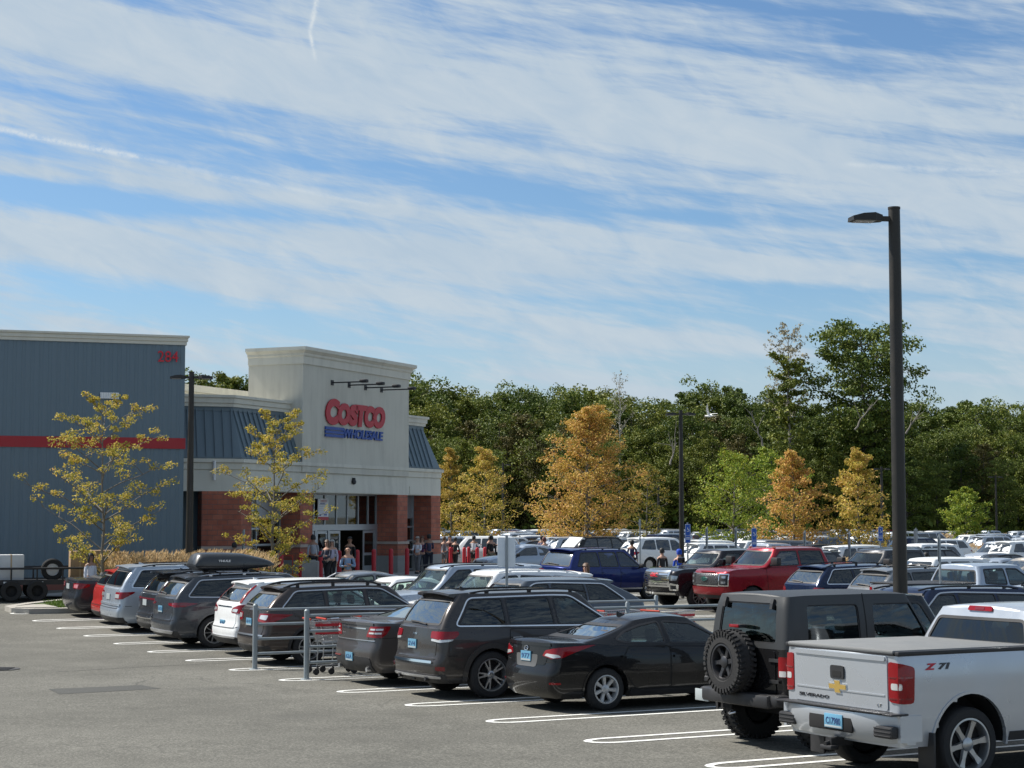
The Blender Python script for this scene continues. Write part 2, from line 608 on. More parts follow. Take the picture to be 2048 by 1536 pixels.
tag(mb.build('drain_cover', plain('cast_iron', (0.05, 0.05, 0.052), .7, .5)), 'round cast iron drain cover set in the near aisle', 'drain cover')
M_KERB = plain('kerb_concrete', (0.34, 0.32, 0.285), 0.85, bump=.3, bscale=30, var=.14, vscale=2)
M_LAWN = plain('lawn_soil', (0.06, 0.085, 0.025), 0.95, var=.4, vscale=2)
def poly_world(pts):
 out_ = []
 for k, a in pts:
  p = T0 + DV * (k * STALL) + NV * a
  out_.append((p.x, p.y))
 return out_
def shrink(poly, d):
 c = Vector((sum(p[0] for p in poly) / len(poly), sum(p[1] for p in poly) / len(poly)))
 out_ = []
 n = len(poly)
 for i in range(n):
  a, b, e = Vector(poly[i - 1]), Vector(poly[i]), Vector(poly[(i + 1) % n])
  n1 = Vector((-(b - a).y, (b - a).x)).normalized()
  n2 = Vector((-(e - b).y, (e - b).x)).normalized()
  nn = (n1 + n2)
  nn = nn.normalized() * (d / max(.4, nn.normalized().dot(n1)))
  q = b + nn
  q2 = b - nn
  out_.append(tuple(q if (q - c).length < (q2 - c).length else q2))
 return out_
def island(poly, h=.15, grass=True, inner=M_LAWN, name='kerb_island'):
 n = len(poly)
 inn = shrink(poly, .3)
 mb = MB()
 vs = [(x, y, gz(x, y) - .1) for x, y in poly] + [(x, y, gz(x, y) + h) for x, y in poly] + [(x, y, gz(x, y) + h) for x, y in inn] + [(x, y, gz(x, y) + h - .06) for x, y in inn]
 fs = []
 for i in range(n):
  j = (i + 1) % n
  for L in range(3):
   fs.append((L * n + i, L * n + j, (L + 1) * n + j, (L + 1) * n + i))
 mb.add(vs, fs)
 o = mb.build(name, M_KERB)
 tag(o, kind='structure')
 mb = MB()
 c = (sum(p[0] for p in inn) / n, sum(p[1] for p in inn) / n)
 mb.add([(c[0], c[1], gz(*c) + h)] + [(x, y, gz(x, y) + h - .03) for x, y in inn], [(0, i + 1, (i + 1) % n + 1) for i in range(n)])
 o2 = mb.build('planting_soil', inner)
 tag(o2, kind='structure')
 return inn
def inside(poly, x, y):
 r = False
 n = len(poly)
 for i in range(n):
  x1, y1 = poly[i]
  x2, y2 = poly[(i + 1) % n]
  if (y1 > y) != (y2 > y) and x < (x2 - x1) * (y - y1) / (y2 - y1) + x1:
   r = not r
 return r
def leafmat(name, stops, rough=0.55, trans=0.25):
 if name in MATS:
  return MATS[name]
 m = bpy.data.materials.new(name)
 m.use_nodes = True
 t = m.node_tree
 b = t.nodes['Principled BSDF']
 h = G(t)
 geo = h.new('ShaderNodeNewGeometry')
 tcn = h.new('ShaderNodeTexCoord')
 oi = h.new('ShaderNodeObjectInfo')
 nz = h.noise(tcn.outputs['Object'], 0.45, 3, 0.6)
 f = h.m('ADD', h.m('MULTIPLY', geo.outputs['Random Per Island'], 0.55), h.m('MULTIPLY', nz, 0.6))
 f = h.m('ADD', f, h.m('MULTIPLY', h.m('SUBTRACT', oi.outputs['Random'], 0.5), 0.30))
 c = h.ramp(f, stops)
 t.links.new(c, b.inputs['Base Color'])
 b.inputs['Roughness'].default_value = rough
 b.inputs['Specular IOR Level'].default_value = 0.25
 tl = h.new('ShaderNodeBsdfTranslucent')
 t.links.new(c, tl.inputs[0])
 mx = h.new('ShaderNodeMixShader')
 mx.inputs[0].default_value = trans
 t.links.new(b.outputs[0], mx.inputs[1])
 t.links.new(tl.outputs[0], mx.inputs[2])
 t.links.new(mx.outputs[0], t.nodes['Material Output'].inputs[0])
 MATS[name] = m
 return m
M_GRASS = leafmat('green_grass', [(0.2, (0.05, 0.09, 0.015)), (0.8, (0.12, 0.19, 0.03))])
M_PLUME = leafmat('dry_plume', [(0.2, (0.34, 0.22, 0.10)), (0.5, (0.52, 0.37, 0.19)), (0.85, (0.68, 0.53, 0.32))], trans=.35)
M_BLADE = leafmat('dry_blade', [(0.2, (0.20, 0.17, 0.06)), (0.8, (0.42, 0.33, 0.15))], trans=.3)
def blade(mb, x, y, z, h, w, lean, ang, mi=0, seg=3):
 pts = []
 for i in range(seg + 1):
  t = i / seg
  r = lean * t * t
  pts.append(Vector((x + cos(ang) * r, y + sin(ang) * r, z + h * (t - .15 * lean * t * t))))
 px_, py_ = -sin(ang + .7), cos(ang + .7)
 vs = []
 for i, p in enumerate(pts):
  ww = w * (1 - (i / seg) ** 2 * .9) / 2
  vs += [(p.x - px_ * ww, p.y - py_ * ww, p.z), (p.x + px_ * ww, p.y + py_ * ww, p.z)]
 mb.add(vs, [(2 * i, 2 * i + 1, 2 * i + 3, 2 * i + 2) for i in range(seg)], mi, True)
 return pts[-1]
def lawn(poly, n, seed, h=.09, dz=.12):
 rnd = random.Random(seed)
 mb = MB()
 xs_ = [p[0] for p in poly]
 ys_ = [p[1] for p in poly]
 c = 0
 while c < n:
  x, y = rnd.uniform(min(xs_), max(xs_)), rnd.uniform(min(ys_), max(ys_))
  if inside(poly, x, y):
   blade(mb, x, y, gz(x, y) + dz, h * rnd.uniform(.6, 1.5), .03, .05, rnd.uniform(0, 6.3), 0, 1)
   c += 1
 o = mb.build('lawn_grass', M_GRASS, auto=0, fix=False)
 tag(o, kind='stuff', label='short green grass inside the kerbed island', cat='grass')
def plume_grass(poly, n, seed, h=1.0, dz=.12, scale=1.0, label='tall dry ornamental grass with pale tan plumes'):
 """clumps of feathery ornamental grass"""
 rnd = random.Random(seed)
 mb = MB()
 xs_ = [p[0] for p in poly]
 ys_ = [p[1] for p in poly]
 c = 0
 while c < n:
  x, y = rnd.uniform(min(xs_), max(xs_)), rnd.uniform(min(ys_), max(ys_))
  if not inside(poly, x, y):
   continue
  c += 1
  z = gz(x, y) + dz
  for j in range(int(26 * scale)):
   a = rnd.uniform(0, 6.3)
   blade(mb, x + rnd.gauss(0, .06), y + rnd.gauss(0, .06), z, h * rnd.uniform(.45, .8), .018, rnd.uniform(.15, .5), a, 1)
  for j in range(int(16 * scale)):
   a = rnd.gauss(-.2, .9)
   hh = h * rnd.uniform(.8, 1.1)
   x1, y1 = x + rnd.gauss(0, .1), y + rnd.gauss(0, .1)
   e = blade(mb, x1, y1, z, hh * .86, .01, rnd.uniform(.1, .3), a, 1)
   for q in range(6):
    t = q / 6
    p = e + Vector((cos(a) * t * .16, sin(a) * t * .16, .17 * hh * (t - .55 * t * t)))
    blade(mb, p.x, p.y, p.z - .03, .10, .03, .05, a + rnd.uniform(-1, 1), 0, 1)
 o = mb.build('ornamental_grass', [M_PLUME, M_BLADE], auto=0, fix=False)
 tag(o, kind='stuff', label=label, cat='grass')
isl = poly_world([(13.08, -.1), (12.9, 0.3), (12.85, 1.2), (12.85, 16.5), (15.2, 16.5), (14.8, 5.0), (14.3, 2.6), (13.75, .7), (13.4, -.1)])
isl_in = island(isl)
lawn(poly_world([(13.0, 1.25), (13.0, 6), (14.8, 6), (14.15, 2.7), (13.75, 1.25)]), 5200, 3)
ap = poly_world([(13.1, .02), (12.98, .5), (12.98, 1.2), (13.85, 1.2), (13.7, .85), (13.38, .02)])
mb = MB()
mb.prism(ap, gz(*ap[0]) + .02, gz(*ap[0]) + .165)
tag(mb.build('concrete_apron', M_KERB), kind='structure')
plume_grass(poly_world([(13.25, 3.2), (13.25, 8.3), (14.35, 8.3), (14.35, 3.2)]), 120, 5, 1.5,
   label='tall dry ornamental grass with tan plumes on the island before the grey metal wall')
# ================================================================== BUILDING
E_ = Vector((0.4008, 0.9162, 0))         # along the entrance front, away
NF = Vector((0.9162, -0.4008, 0))        # out of the entrance front, towards the lot
WD = Vector((cos(radians(19)), sin(radians(19)), 0))   # along the metal clad wall, to the right
WN = Vector((WD.y, -WD.x, 0))            # out of that wall
P0 = Vector((-8.80, 73.0, 0))
GB = 0.25                                # ground level at the building
def corr_mat(name, col, per=0.30, strength=.5, axis=0):
 """vertical ribs are real in the panels; this adds weathering"""
 return plain(name, col, 0.5, 0.15, bump=.08, bscale=6, var=.06, vscale=.5)
def stucco_mat(name, col):
 m = bpy.data.materials.new(name)
 m.use_nodes = True
 t = m.node_tree
 b = t.nodes['Principled BSDF']
 h = G(t)
 tcn = h.new('ShaderNodeTexCoord')
 P = tcn.outputs['Object']
 mp = h.new('ShaderNodeMapping')
 mp.inputs['Scale'].default_value = (1.6, 1.6, .18)
 t.links.new(P, mp.inputs[0])
 n1 = h.noise(mp.outputs[0], 1.6, 5, .65)
 n2 = h.noise(P, 0.35, 4, .6)
 f = h.m('ADD', h.m('MULTIPLY', n1, .55), h.m('MULTIPLY', n2, .45))
 lo = tuple(c * .84 for c in col)
 hi = tuple(c * 1.06 for c in col)
 t.links.new(h.ramp(f, [(0.35, lo), (0.5, col), (0.7, hi)]), b.inputs['Base Color'])
 b.inputs['Roughness'].default_value = .9
 bp = h.new('ShaderNodeBump')
 bp.inputs['Strength'].default_value = .35
 bp.inputs['Distance'].default_value = .01
 t.links.new(h.noise(P, 45, 3, .7), bp.inputs['Height'])
 t.links.new(bp.outputs[0], b.inputs['Normal'])
 return m
def brick_mat():
 m = bpy.data.materials.new('red_block_brick')
 m.use_nodes = True
 t = m.node_tree
 b = t.nodes['Principled BSDF']
 h = G(t)
 tcn = h.new('ShaderNodeTexCoord')
 geo = h.new('ShaderNodeNewGeometry')
 sp = h.new('ShaderNodeSeparateXYZ')
 t.links.new(tcn.outputs['Object'], sp.inputs[0])
 sn = h.new('ShaderNodeSeparateXYZ')
 t.links.new(geo.outputs['Normal'], sn.inputs[0])
 run = h.m('SUBTRACT', h.m('MULTIPLY', sp.outputs[1], sn.outputs[0]), h.m('MULTIPLY', sp.outputs[0], sn.outputs[1]))
 br = h.new('ShaderNodeTexBrick')
 t.links.new(h.comb(run, sp.outputs[2], 0), br.inputs['Vector'])
 br.inputs['Scale'].default_value = 1.0
 br.inputs['Brick Width'].default_value = 0.40
 br.inputs['Row Height'].default_value = 0.20
 br.inputs['Mortar Size'].default_value = 0.012
 br.inputs['Color1'].default_value = (0.34, 0.105, 0.066, 1)
 br.inputs['Color2'].default_value = (0.43, 0.15, 0.095, 1)
 br.inputs['Mortar'].default_value = (0.20, 0.12, 0.10, 1)
 nz = h.noise(tcn.outputs['Object'], 2.2, 5, .7)
 mx = h.new('ShaderNodeMix')
 mx.data_type = 'RGBA'
 mx.blend_type = 'MULTIPLY'
 mx.inputs[0].default_value = 1
 t.links.new(br.outputs[0], mx.inputs[6])
 t.links.new(h.ramp(nz, [(0.3, (.75, .75, .75)), (0.7, (1.2, 1.15, 1.1))]), mx.inputs[7])
 t.links.new(mx.outputs[2], b.inputs['Base Color'])
 b.inputs['Roughness'].default_value = .88
 bp = h.new('ShaderNodeBump')
 bp.inputs['Strength'].default_value = .6
 bp.inputs['Distance'].default_value = .02
 t.links.new(br.outputs[1], bp.inputs['Height'])
 bp.invert = True
 t.links.new(bp.outputs[0], b.inputs['Normal'])
 return m
M_STUC = stucco_mat('tower_stucco', (0.56, 0.545, 0.475))
M_TRIM = stucco_mat('trim_stucco', (0.62, 0.605, 0.53))
M_BRICK = brick_mat()
M_CLAD = corr_mat('blue_grey_cladding', (0.130, 0.180, 0.218))
M_SEAM = corr_mat('blue_seam_roof', (0.125, 0.17, 0.20))
M_REDM = plain('red_stripe_metal', (0.36, 0.016, 0.024), 0.5, var=.06)
M_ALU = plain('aluminium_frame', (0.42, 0.45, 0.47), 0.4, 0.6)
M_STONE = plain('cast_stone_band', (0.42, 0.35, 0.30), 0.85, var=.1)
M_CONC = plain('grey_concrete', (0.27, 0.27, 0.26), 0.9, bump=.3, bscale=20, var=.12)
M_GLB = glass('shop_glass', (0.16, 0.19, 0.17), .1)
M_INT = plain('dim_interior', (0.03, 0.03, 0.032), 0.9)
M_SIGNR = plain('sign_red', (0.44, 0.012, 0.028), 0.45)
M_SIGNB = plain('sign_blue', (0.010, 0.06, 0.30), 0.45)
M_WHITE = plain('white_enamel', (0.72, 0.73, 0.74), 0.5)
store = empty('warehouse_store', (P0.x, P0.y, GB),
    label='warehouse store with blue grey metal wall, cream entrance tower, brick piers and red lettering', cat='store')
def bp_(u, w, z, org=P0, A=E_, N=NF):
 p = org + A * u + N * w
 return Vector((p.x - P0.x, p.y - P0.y, z - GB))
def bbox(mb, u0, u1, w0, w1, z0, z1, mi=0, A=E_, N=NF, org=P0):
 vs = [bp_(u, w, z, org, A, N) for z in (z0, z1) for u, w in ((u0, w0), (u1, w0), (u1, w1), (u0, w1))]
 mb.add(vs, [(0, 3, 2, 1), (4, 5, 6, 7), (0, 1, 5, 4), (1, 2, 6, 5), (2, 3, 7, 6), (3, 0, 4, 7)], mi)
def cornice(mb, path, prof, closed=False):
 """mitred moulding: path = list of local (x,y) going so that 'out' is to the right; prof=[(out,z)] closed"""
 n = len(path)
 rings = []
 for i, p in enumerate(path):
  p = Vector(p)
  a = Vector(path[i - 1]) if (i > 0 or closed) else None
  b = Vector(path[(i + 1) % n]) if (i < n - 1 or closed) else None
  ds = []
  if a is not None:
   ds.append((p - a).normalized())
  if b is not None:
   ds.append((b - p).normalized())
  ns = [Vector((d.y, -d.x)) for d in ds]
  nn = sum(ns, Vector((0, 0)))
  nn.normalize()
  k = 1 / max(.35, nn.dot(ns[0]))
  rings.append([(p.x + nn.x * o * k, p.y + nn.y * o * k, z - GB) for o, z in prof])
 m = len(prof)
 vs = [q for r in rings for q in r]
 fs = []
 for i in range(n if closed else n - 1):
  j = (i + 1) % n
  for q in range(m):
   r = (q + 1) % m
   fs.append((i * m + q, j * m + q, j * m + r, i * m + r))
 if not closed:
  fs.append(tuple(range(m)))
  fs.append(tuple((n - 1) * m + q for q in reversed(range(m))))
 mb.add(vs, fs)
def loc2(u, w, org=P0, A=E_, N=NF):
 p = bp_(u, w, 0, org, A, N)
 return (p.x, p.y)
CB = Vector((-12.0, 64.0, 0))
mb = MB()
WT = 9.10       # top of cladding
GL0 = -0.6
u = 0.0
prof = []
per = 0.305
while u > -26:
 prof += [(u, 0.0), (u - per * .5, 0.0), (u - per * .60, -.018), (u - per * .90, -.018)]
 u -= per
vs, fs = [], []
for (uu, ww) in prof:
 vs.append(bp_(uu, ww, GL0, CB, WD, WN))
 vs.append(bp_(uu, ww, WT, CB, WD, WN))
for i in range(len(prof) - 1):
 fs.append((2 * i, 2 * i + 1, 2 * i + 3, 2 * i + 2))
mb.add(vs, fs)
bbox(mb, -26, 0, -30, -.04, GL0, WT, 0, WD, WN, CB)
mb.build('metal_wall', M_CLAD, store)
mb = MB()
bbox(mb, -26, .05, -.03, .035, 5.25, 5.64, 0, WD, WN, CB)
bbox(mb, .0, .05, -20, -.03, 5.25, 5.64, 0, WD, WN, CB)
mb.build('red_stripe', M_REDM, store)
mb = MB()
pth = [loc2(-26, 0, CB, WD, WN), loc2(0, 0, CB, WD, WN), loc2(0, -24, CB, WD, WN)]
cornice(mb, pth, [(-.25, 9.06), (.05, 9.06), (.05, 9.16), (.09, 9.19), (.09, 9.30), (.14, 9.33), (.14, 9.40), (-.25, 9.42)])
mb.build('parapet_cornice', M_TRIM, store)
mb = MB()
bbox(mb, -26, .02, -.02, .03, GB - .6, GB + .28, 0, WD, WN, CB)
mb.build('wall_base', plain('wall_base_brick', (0.22, 0.09, 0.07), .9, var=.2), store)
mb = MB()
bbox(mb, -3.03, -2.38, .04, .10, 7.03, 7.25, 0, WD, WN, CB)
for i in range(8):
 bbox(mb, -3.0 + i * .08, -2.985 + i * .08, .10, .13, 7.03, 7.25, 1, WD, WN, CB)
mb.build('louvre_vent', [plain('vent_white', (.86, .88, .88), .4), M_SAT], store)
def text_obj(name, txt, size, mat, parent, org, A, N, u, w, z, extr=.04, shear=0.0, bold=0.0, sx=1.0, align='LEFT', spacing=1.0):
 """3-D lettering standing on a wall; A = reading direction, N = outward"""
 cu = bpy.data.curves.new(name, 'FONT')
 cu.body = txt
 cu.size = size
 cu.extrude = extr
 cu.shear = shear
 cu.offset = bold
 cu.align_x = align
 cu.space_character = spacing
 cu.resolution_u = 3
 to = bpy.data.objects.new(name, cu)
 COL.objects.link(to)
 dg = bpy.context.evaluated_depsgraph_get()
 me = bpy.data.meshes.new_from_object(to.evaluated_get(dg))
 bpy.data.objects.remove(to)
 bpy.data.curves.remove(cu)
 A3 = Vector((A.x, A.y, A.z)).normalized()
 N3 = Vector((N.x, N.y, N.z)).normalized()
 Z3 = N3.cross(A3)
 base_ = org + A3 * u + N3 * w + Vector((0, 0, z))
 for v in me.vertices:
  p = base_ + A3 * (v.co.x * sx) + Z3 * v.co.y + N3 * v.co.z
  v.co = p
 me.materials.clear()
 me.materials.append(mat)
 me.update()
 o = bpy.data.objects.new(name, me)
 COL.objects.link(o)
 if parent is not None:
  o.parent = parent
  for v in me.vertices:
   v.co -= parent.location
 return o
FT = 3.77   # underside of fascia
def fascia_path(off=0.0):
 a = loc2(-4.54, off)
 c1 = Vector((a[0], a[1]))
 wd2 = Vector((WD.x, WD.y))
 start = c1 - wd2 * 9.0
 return [tuple(start), a, loc2(13.3, off), loc2(13.3, -14)]
mb = MB()
fp = fascia_path()
cornice(mb, fp, [(-1.2, FT), (0, FT), (0, FT + .80), (-.03, FT + .80), (-.03, FT + .84), (.03, FT + .86), (.03, 4.86), (.12, 4.90), (.12, 5.04), (-1.2, 5.06)])
mb.build('fascia_band', M_TRIM, store)
mb = MB()
for (u0, u1) in ((-4.35, -.3), (1.2, 8.6), (9.95, 12.1)):
 bbox(mb, u0, u1, .0, .045, FT + .03, FT + .40)
mb.build('fascia_panel', M_TRIM, store)
mb = MB()
cornice(mb, [(p[0], p[1]) for p in [(Vector(fp[0]) - Vector((WN.x, WN.y)) * .55)[:], loc2(-4.54 + .25, -.62), loc2(12.75, -.62), loc2(12.75, -13)]],
  [(-.5, 7.12), (.05, 7.12), (.05, 7.24), (.11, 7.27), (.11, 7.45), (.18, 7.48), (.18, 7.58), (-.5, 7.60)])
mb.build('lower_cornice', M_TRIM, store)
A0, A1, A2 = Vector(fp[0]), Vector(fp[1]), Vector(fp[2])
top = [Vector(fp[0]) - Vector((WN.x, WN.y)) * .62, Vector(loc2(-4.54 + .3, -.68)), Vector(loc2(12.68, -.68)), Vector(loc2(12.68, -13))]
bot = [Vector(p) for p in fp]
def mans(b0, b1, t0, t1, zb=5.03, zt=7.0, step=.34):
 mb = MB()
 L = (b1 - b0).length
 n = max(1, int(L / step))
 mb.add([(b0.x, b0.y, zb - GB), (b1.x, b1.y, zb - GB), (t1.x, t1.y, zt - GB), (t0.x, t0.y, zt - GB)], [(0, 1, 2, 3)])
 out_ = Vector(((b1 - b0).y, -(b1 - b0).x, 0)).normalized()
 tl = (t1 - t0).length
 d = (b1 - b0).normalized()
 for i in range(1, n):
  s = i * L / n
  q0 = b0 + d * s
  off = (t0 - b0).dot(d)
  s2 = s - off
  if s2 < 0 or s2 > tl:
   continue
  q1 = t0 + d * s2
  a, c = Vector((q0.x, q0.y, zb - GB)), Vector((q1.x, q1.y, zt - GB))
  dd = Vector((d.x, d.y, 0)) * .018
  o = (out_ + Vector((0, 0, .35))).normalized() * .055
  vs = [a - dd, a + dd, c + dd, c - dd]
  vs = vs + [v + o for v in vs]
  mb.add(vs, [(4, 5, 6, 7), (0, 4, 7, 3), (1, 2, 6, 5), (0, 1, 5, 4), (3, 7, 6, 2)])
 mb.build('mansard_roof', M_SEAM, store)
mans(bot[0], bot[1], top[0], top[1])
mans(bot[1], Vector(loc2(0, 0)), top[1], Vector(loc2(0, -.68)))
mans(Vector(loc2(9.75, 0)), bot[2], Vector(loc2(9.75, -.68)), top[2], step=.40)
mans(bot[2], bot[3], top[2], top[3])
mb = MB()
cornice(mb, [tuple(p) for p in top], [(-.4, 6.95), (.04, 6.95), (.04, 7.13), (-.4, 7.13)])
cornice(mb, [tuple(p) for p in bot], [(-.1, 5.06), (.02, 5.06), (.02, 5.12), (-.1, 5.12)])
mb.build('roof_flashing', M_SEAM, store)
mb = MB()
core = [Vector(top[0]), Vector(top[1]), Vector(top[2]), Vector(top[3])]
poly = [tuple(p) for p in [Vector(fp[0]) - Vector((WN.x, WN.y)) * 1.5, Vector(loc2(-4.3, -1.5)), Vector(loc2(12.2, -1.5)), Vector(loc2(12.2, -14)), Vector(loc2(-4.3, -14))]]
mb.prism(poly, 3.9 - GB, 7.3 - GB)
mb.build('block_core', M_STUC, store)
mb = MB()
bbox(mb, -9, 8, -9, -6.0, 5.0, 8.25)
bbox(mb, -9.1, 8.1, -9.1, -5.85, 8.2, 8.5)
mb.build('rear_parapet', M_TRIM, store)
mb = MB()
bbox(mb, 0, 9.75, -2.6, .06, 5.05, 9.3)
bbox(mb, .0, 9.75, -.2, .075, FT + .86, 5.30)
mb.build('tower_wall', M_STUC, store)
mb = MB()
tp = [loc2(0, -2.6), loc2(0, .06), loc2(9.75, .06), loc2(9.75, -2.6)]
tp = [loc2(0, -2.6)] + [loc2(0, .06), loc2(9.75, .06), loc2(9.75, -2.6)]
cornice(mb, tp, [(-.3, 9.16), (.06, 9.16), (.06, 9.46), (.12, 9.52), (.12, 9.60), (.22, 9.68), (.28, 9.72), (.28, 9.86), (-.3, 9.90)], closed=False)
mb2 = MB()
bbox(mb2, .1, 9.65, -2.55, 0, 9.86, 9.88)
mb.build('tower_cornice', M_TRIM, store)
mb2.build('tower_cap', M_TRIM, store)
def pier(u0, u1, w0, w1, name='brick_pier', A=E_, N=NF, org=P0, zt=FT):
 mb = MB()
 bbox(mb, u0, u1, w0, w1, 1.62, zt, 0, A, N, org)
 bbox(mb, u0 - .03, u1 + .03, w0, w1 + .03, GB + .72, 1.50, 0, A, N, org)
 o = mb.build(name, M_BRICK, store)
 mb = MB()
 bbox(mb, u0 - .07, u1 + .07, w0, w1 + .07, 1.50, 1.62, 0, A, N, org)
 o2 = mb.build('stone_band', M_STONE, o)
 mb = MB()
 bbox(mb, u0 - .06, u1 + .06, w0, w1 + .06, GB - .3, GB + .72, 0, A, N, org)
 o3 = mb.build('pier_base', M_CONC, o)
 return o
pier(-.02, 1.0, -1.35, 0.0)
pier(8.75, 9.77, -1.35, 0.0)
pier(12.28, 13.28, -1.35, 0.0)
C1 = P0 + E_ * -4.54
mb = MB()
wdw = WD
q = [C1 - wdw * 1.55, C1, C1 + E_ * .75, C1 + E_ * .75 - NF * 1.4, C1 - wdw * 1.55 - WN * 1.0]
ql = [((p.x - P0.x), (p.y - P0.y)) for p in q]
mb.prism(ql, 1.62 - GB, FT - GB)
mb.prism(ql, .72, 1.50 - GB)
o = mb.build('brick_pier', M_BRICK, store)
mb = MB()
mb.prism(ql, 1.50 - GB - .001, 1.62 - GB + .001)
o2 = mb.build('stone_band', M_STONE, o)
o2.scale = (1, 1, 1)
mb = MB()
mb.prism(ql, -.5, .719)
mb.build('pier_base', M_CONC, o)
mb = MB()
bbox(mb, -9, -1.3, -1.8, -1.5, GL0, FT + .1, 0, WD, WN, C1)
mb.build('recessed_wall', M_CLAD, store)
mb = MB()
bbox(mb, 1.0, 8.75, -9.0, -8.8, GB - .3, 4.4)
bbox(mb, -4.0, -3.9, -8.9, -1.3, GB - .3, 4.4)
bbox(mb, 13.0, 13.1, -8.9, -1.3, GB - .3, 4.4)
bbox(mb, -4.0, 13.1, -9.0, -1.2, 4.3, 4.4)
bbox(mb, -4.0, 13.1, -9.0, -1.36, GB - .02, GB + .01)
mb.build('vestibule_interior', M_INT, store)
def bay(u0, u1, wq=-1.0):
 mb = MB()
 fr = .05
 bbox(mb, u0, u1, wq - .04, wq, 2.72, FT)          # upper grey panel
 for z in (GB, .95, 1.62, 2.28, 2.72):
  bbox(mb, u0, u1, wq, wq + .06, z - .04, z + .04)
 n = 2
 for i in range(n + 1):
  uu = u0 + (u1 - u0) * i / n
  bbox(mb, uu - fr / 2, uu + fr / 2, wq + .005, wq + .075, GB, FT)
 o = mb.build('bay_frame', M_ALU, store)
 mb = MB()
 bbox(mb, u0, u1, wq - .02, wq - .01, GB, 2.72)
 mb.build('bay_glass', M_GLB, o)
bay(-3.8, -.05)
bay(9.8, 12.25)
WQ = -1.1
mb = MB()
bbox(mb, 1.0, 8.75, WQ - .06, WQ + .06, 2.16, 2.42)       # header
for uu in (1.03, 1.9, 2.95, 3.9, 4.95, 5.95, 6.95, 7.9, 8.7):
 bbox(mb, uu - .035, uu + .035, WQ - .04, WQ + .045, 2.42, FT)
bbox(mb, 1.0, 8.75, WQ - .04, WQ + .04, FT - .06, FT)
bbox(mb, 3.02, 3.20, WQ - .065, WQ + .065, GB, 2.16)
bbox(mb, 4.15, 4.27, WQ - .065, WQ + .065, GB, 2.16)
bbox(mb, 8.58, 8.74, WQ - .065, WQ + .065, GB, 2.16)
eg = mb.build('entrance_frame', M_ALU, store)
mb = MB()
bbox(mb, 1.0, 8.75, WQ - .01, WQ + .0, 2.42, FT - .06)
mb.build('transom_glass', M_GLB, eg)
def sdoor(u0, u1, w=WQ):
 mb = MB()
 for a, b in ((u0, u0 + .1), (u1 - .1, u1)):
  bbox(mb, a, b, w - .02, w + .03, GB + .02, 2.14)
 for z0, z1 in ((GB + .02, GB + .28), (1.0, 1.12), (2.02, 2.14)):
  bbox(mb, u0 + .1, u1 - .1, w - .02, w + .03, z0, z1)
 d = mb.build('sliding_door', M_ALU, store)
 mb = MB()
 bbox(mb, u0 + .1, u1 - .1, w - .002, w + .004, GB + .28, 2.02)
 mb.build('pane', M_GLB, d)
sdoor(2.1, 3.0)
sdoor(3.22, 4.12)
sdoor(4.3, 5.3)
sdoor(7.45, 8.55)
mb = MB()
for i in range(3):
 bbox(mb, 5.2, 6.8, -4.4 - i * 1.2, -4.25 - i * 1.2, 2.5, 2.54)
mb.build('strip_light', plain('strip_light', (.9, .9, .9), .5, emit=((1, .98, .9), 5.0)), store)
nb = MB()
bbox(nb, 3.15, 4.05, WQ + .09, WQ + .13, 2.62, 3.55)
bbox(nb, 3.15, 4.05, WQ + .132, WQ + .136, 2.62, 2.76, 1)
for i in range(5):
 bbox(nb, 3.22, 3.98, WQ + .132, WQ + .134, 2.92 + i * .09, 2.935 + i * .09, 2)
bbox(nb, 3.28, 3.40, WQ + .132, WQ + .135, 2.80, 2.88, 3)
bbox(nb, 3.65, 3.92, WQ + .132, WQ + .135, 2.82, 2.88, 3)
M_GREY = plain('print_grey', (.3, .31, .34), .6)
nbo = nb.build('notice_sign', [M_WHITE, M_SIGNR, M_GREY, M_SIGNB], None)
nbo.location = store.location
tag(nbo, 'white printed notice board with red foot above the entrance doors', 'notice')
text_obj('notice_lettering', 'COSTCO', .13, M_SIGNR, nbo, P0, E_, NF, 3.34, WQ + .135, 3.40, .002)
text_obj('notice_lettering', 'WHOLESALE', .075, M_SIGNB, nbo, P0, E_, NF, 3.32, WQ + .135, 3.31, .002)
def u_of_px(px, w=.2):
 r = (px - 1024) / FPX
 q = P0 + NF * w
 return (r * q.y - q.x) / (E_.x - r * E_.y)
def fit_text(name, txt, u0, u1, z0, z1, mat, w=.08, extr=.08, shear=.15, bold=.05, parent=None, fr=(P0, E_, NF)):
 cu = bpy.data.curves.new(name, 'FONT')
 cu.body = txt
 cu.size = 1
 cu.extrude = .1
 cu.shear = shear
 cu.offset = bold
 cu.resolution_u = 4
 to = bpy.data.objects.new(name, cu)
 COL.objects.link(to)
 dg = bpy.context.evaluated_depsgraph_get()
 me = bpy.data.meshes.new_from_object(to.evaluated_get(dg))
 bpy.data.objects.remove(to)
 bpy.data.curves.remove(cu)
 X = [v.co.x for v in me.vertices]
 Y = [v.co.y for v in me.vertices]
 x0, x1, y0, y1 = min(X), max(X), min(Y), max(Y)
 for v in me.vertices:
  u = u0 + (v.co.x - x0) / (x1 - x0) * (u1 - u0)
  z = z0 + (v.co.y - y0) / (y1 - y0) * (z1 - z0)
  v.co = bp_(u, w + extr * (v.co.z / .1 + 1) / 2, z, *fr)
 me.materials.clear()
 me.materials.append(mat)
 o = bpy.data.objects.new(name, me)
 COL.objects.link(o)
 o.parent = parent or store
 return o
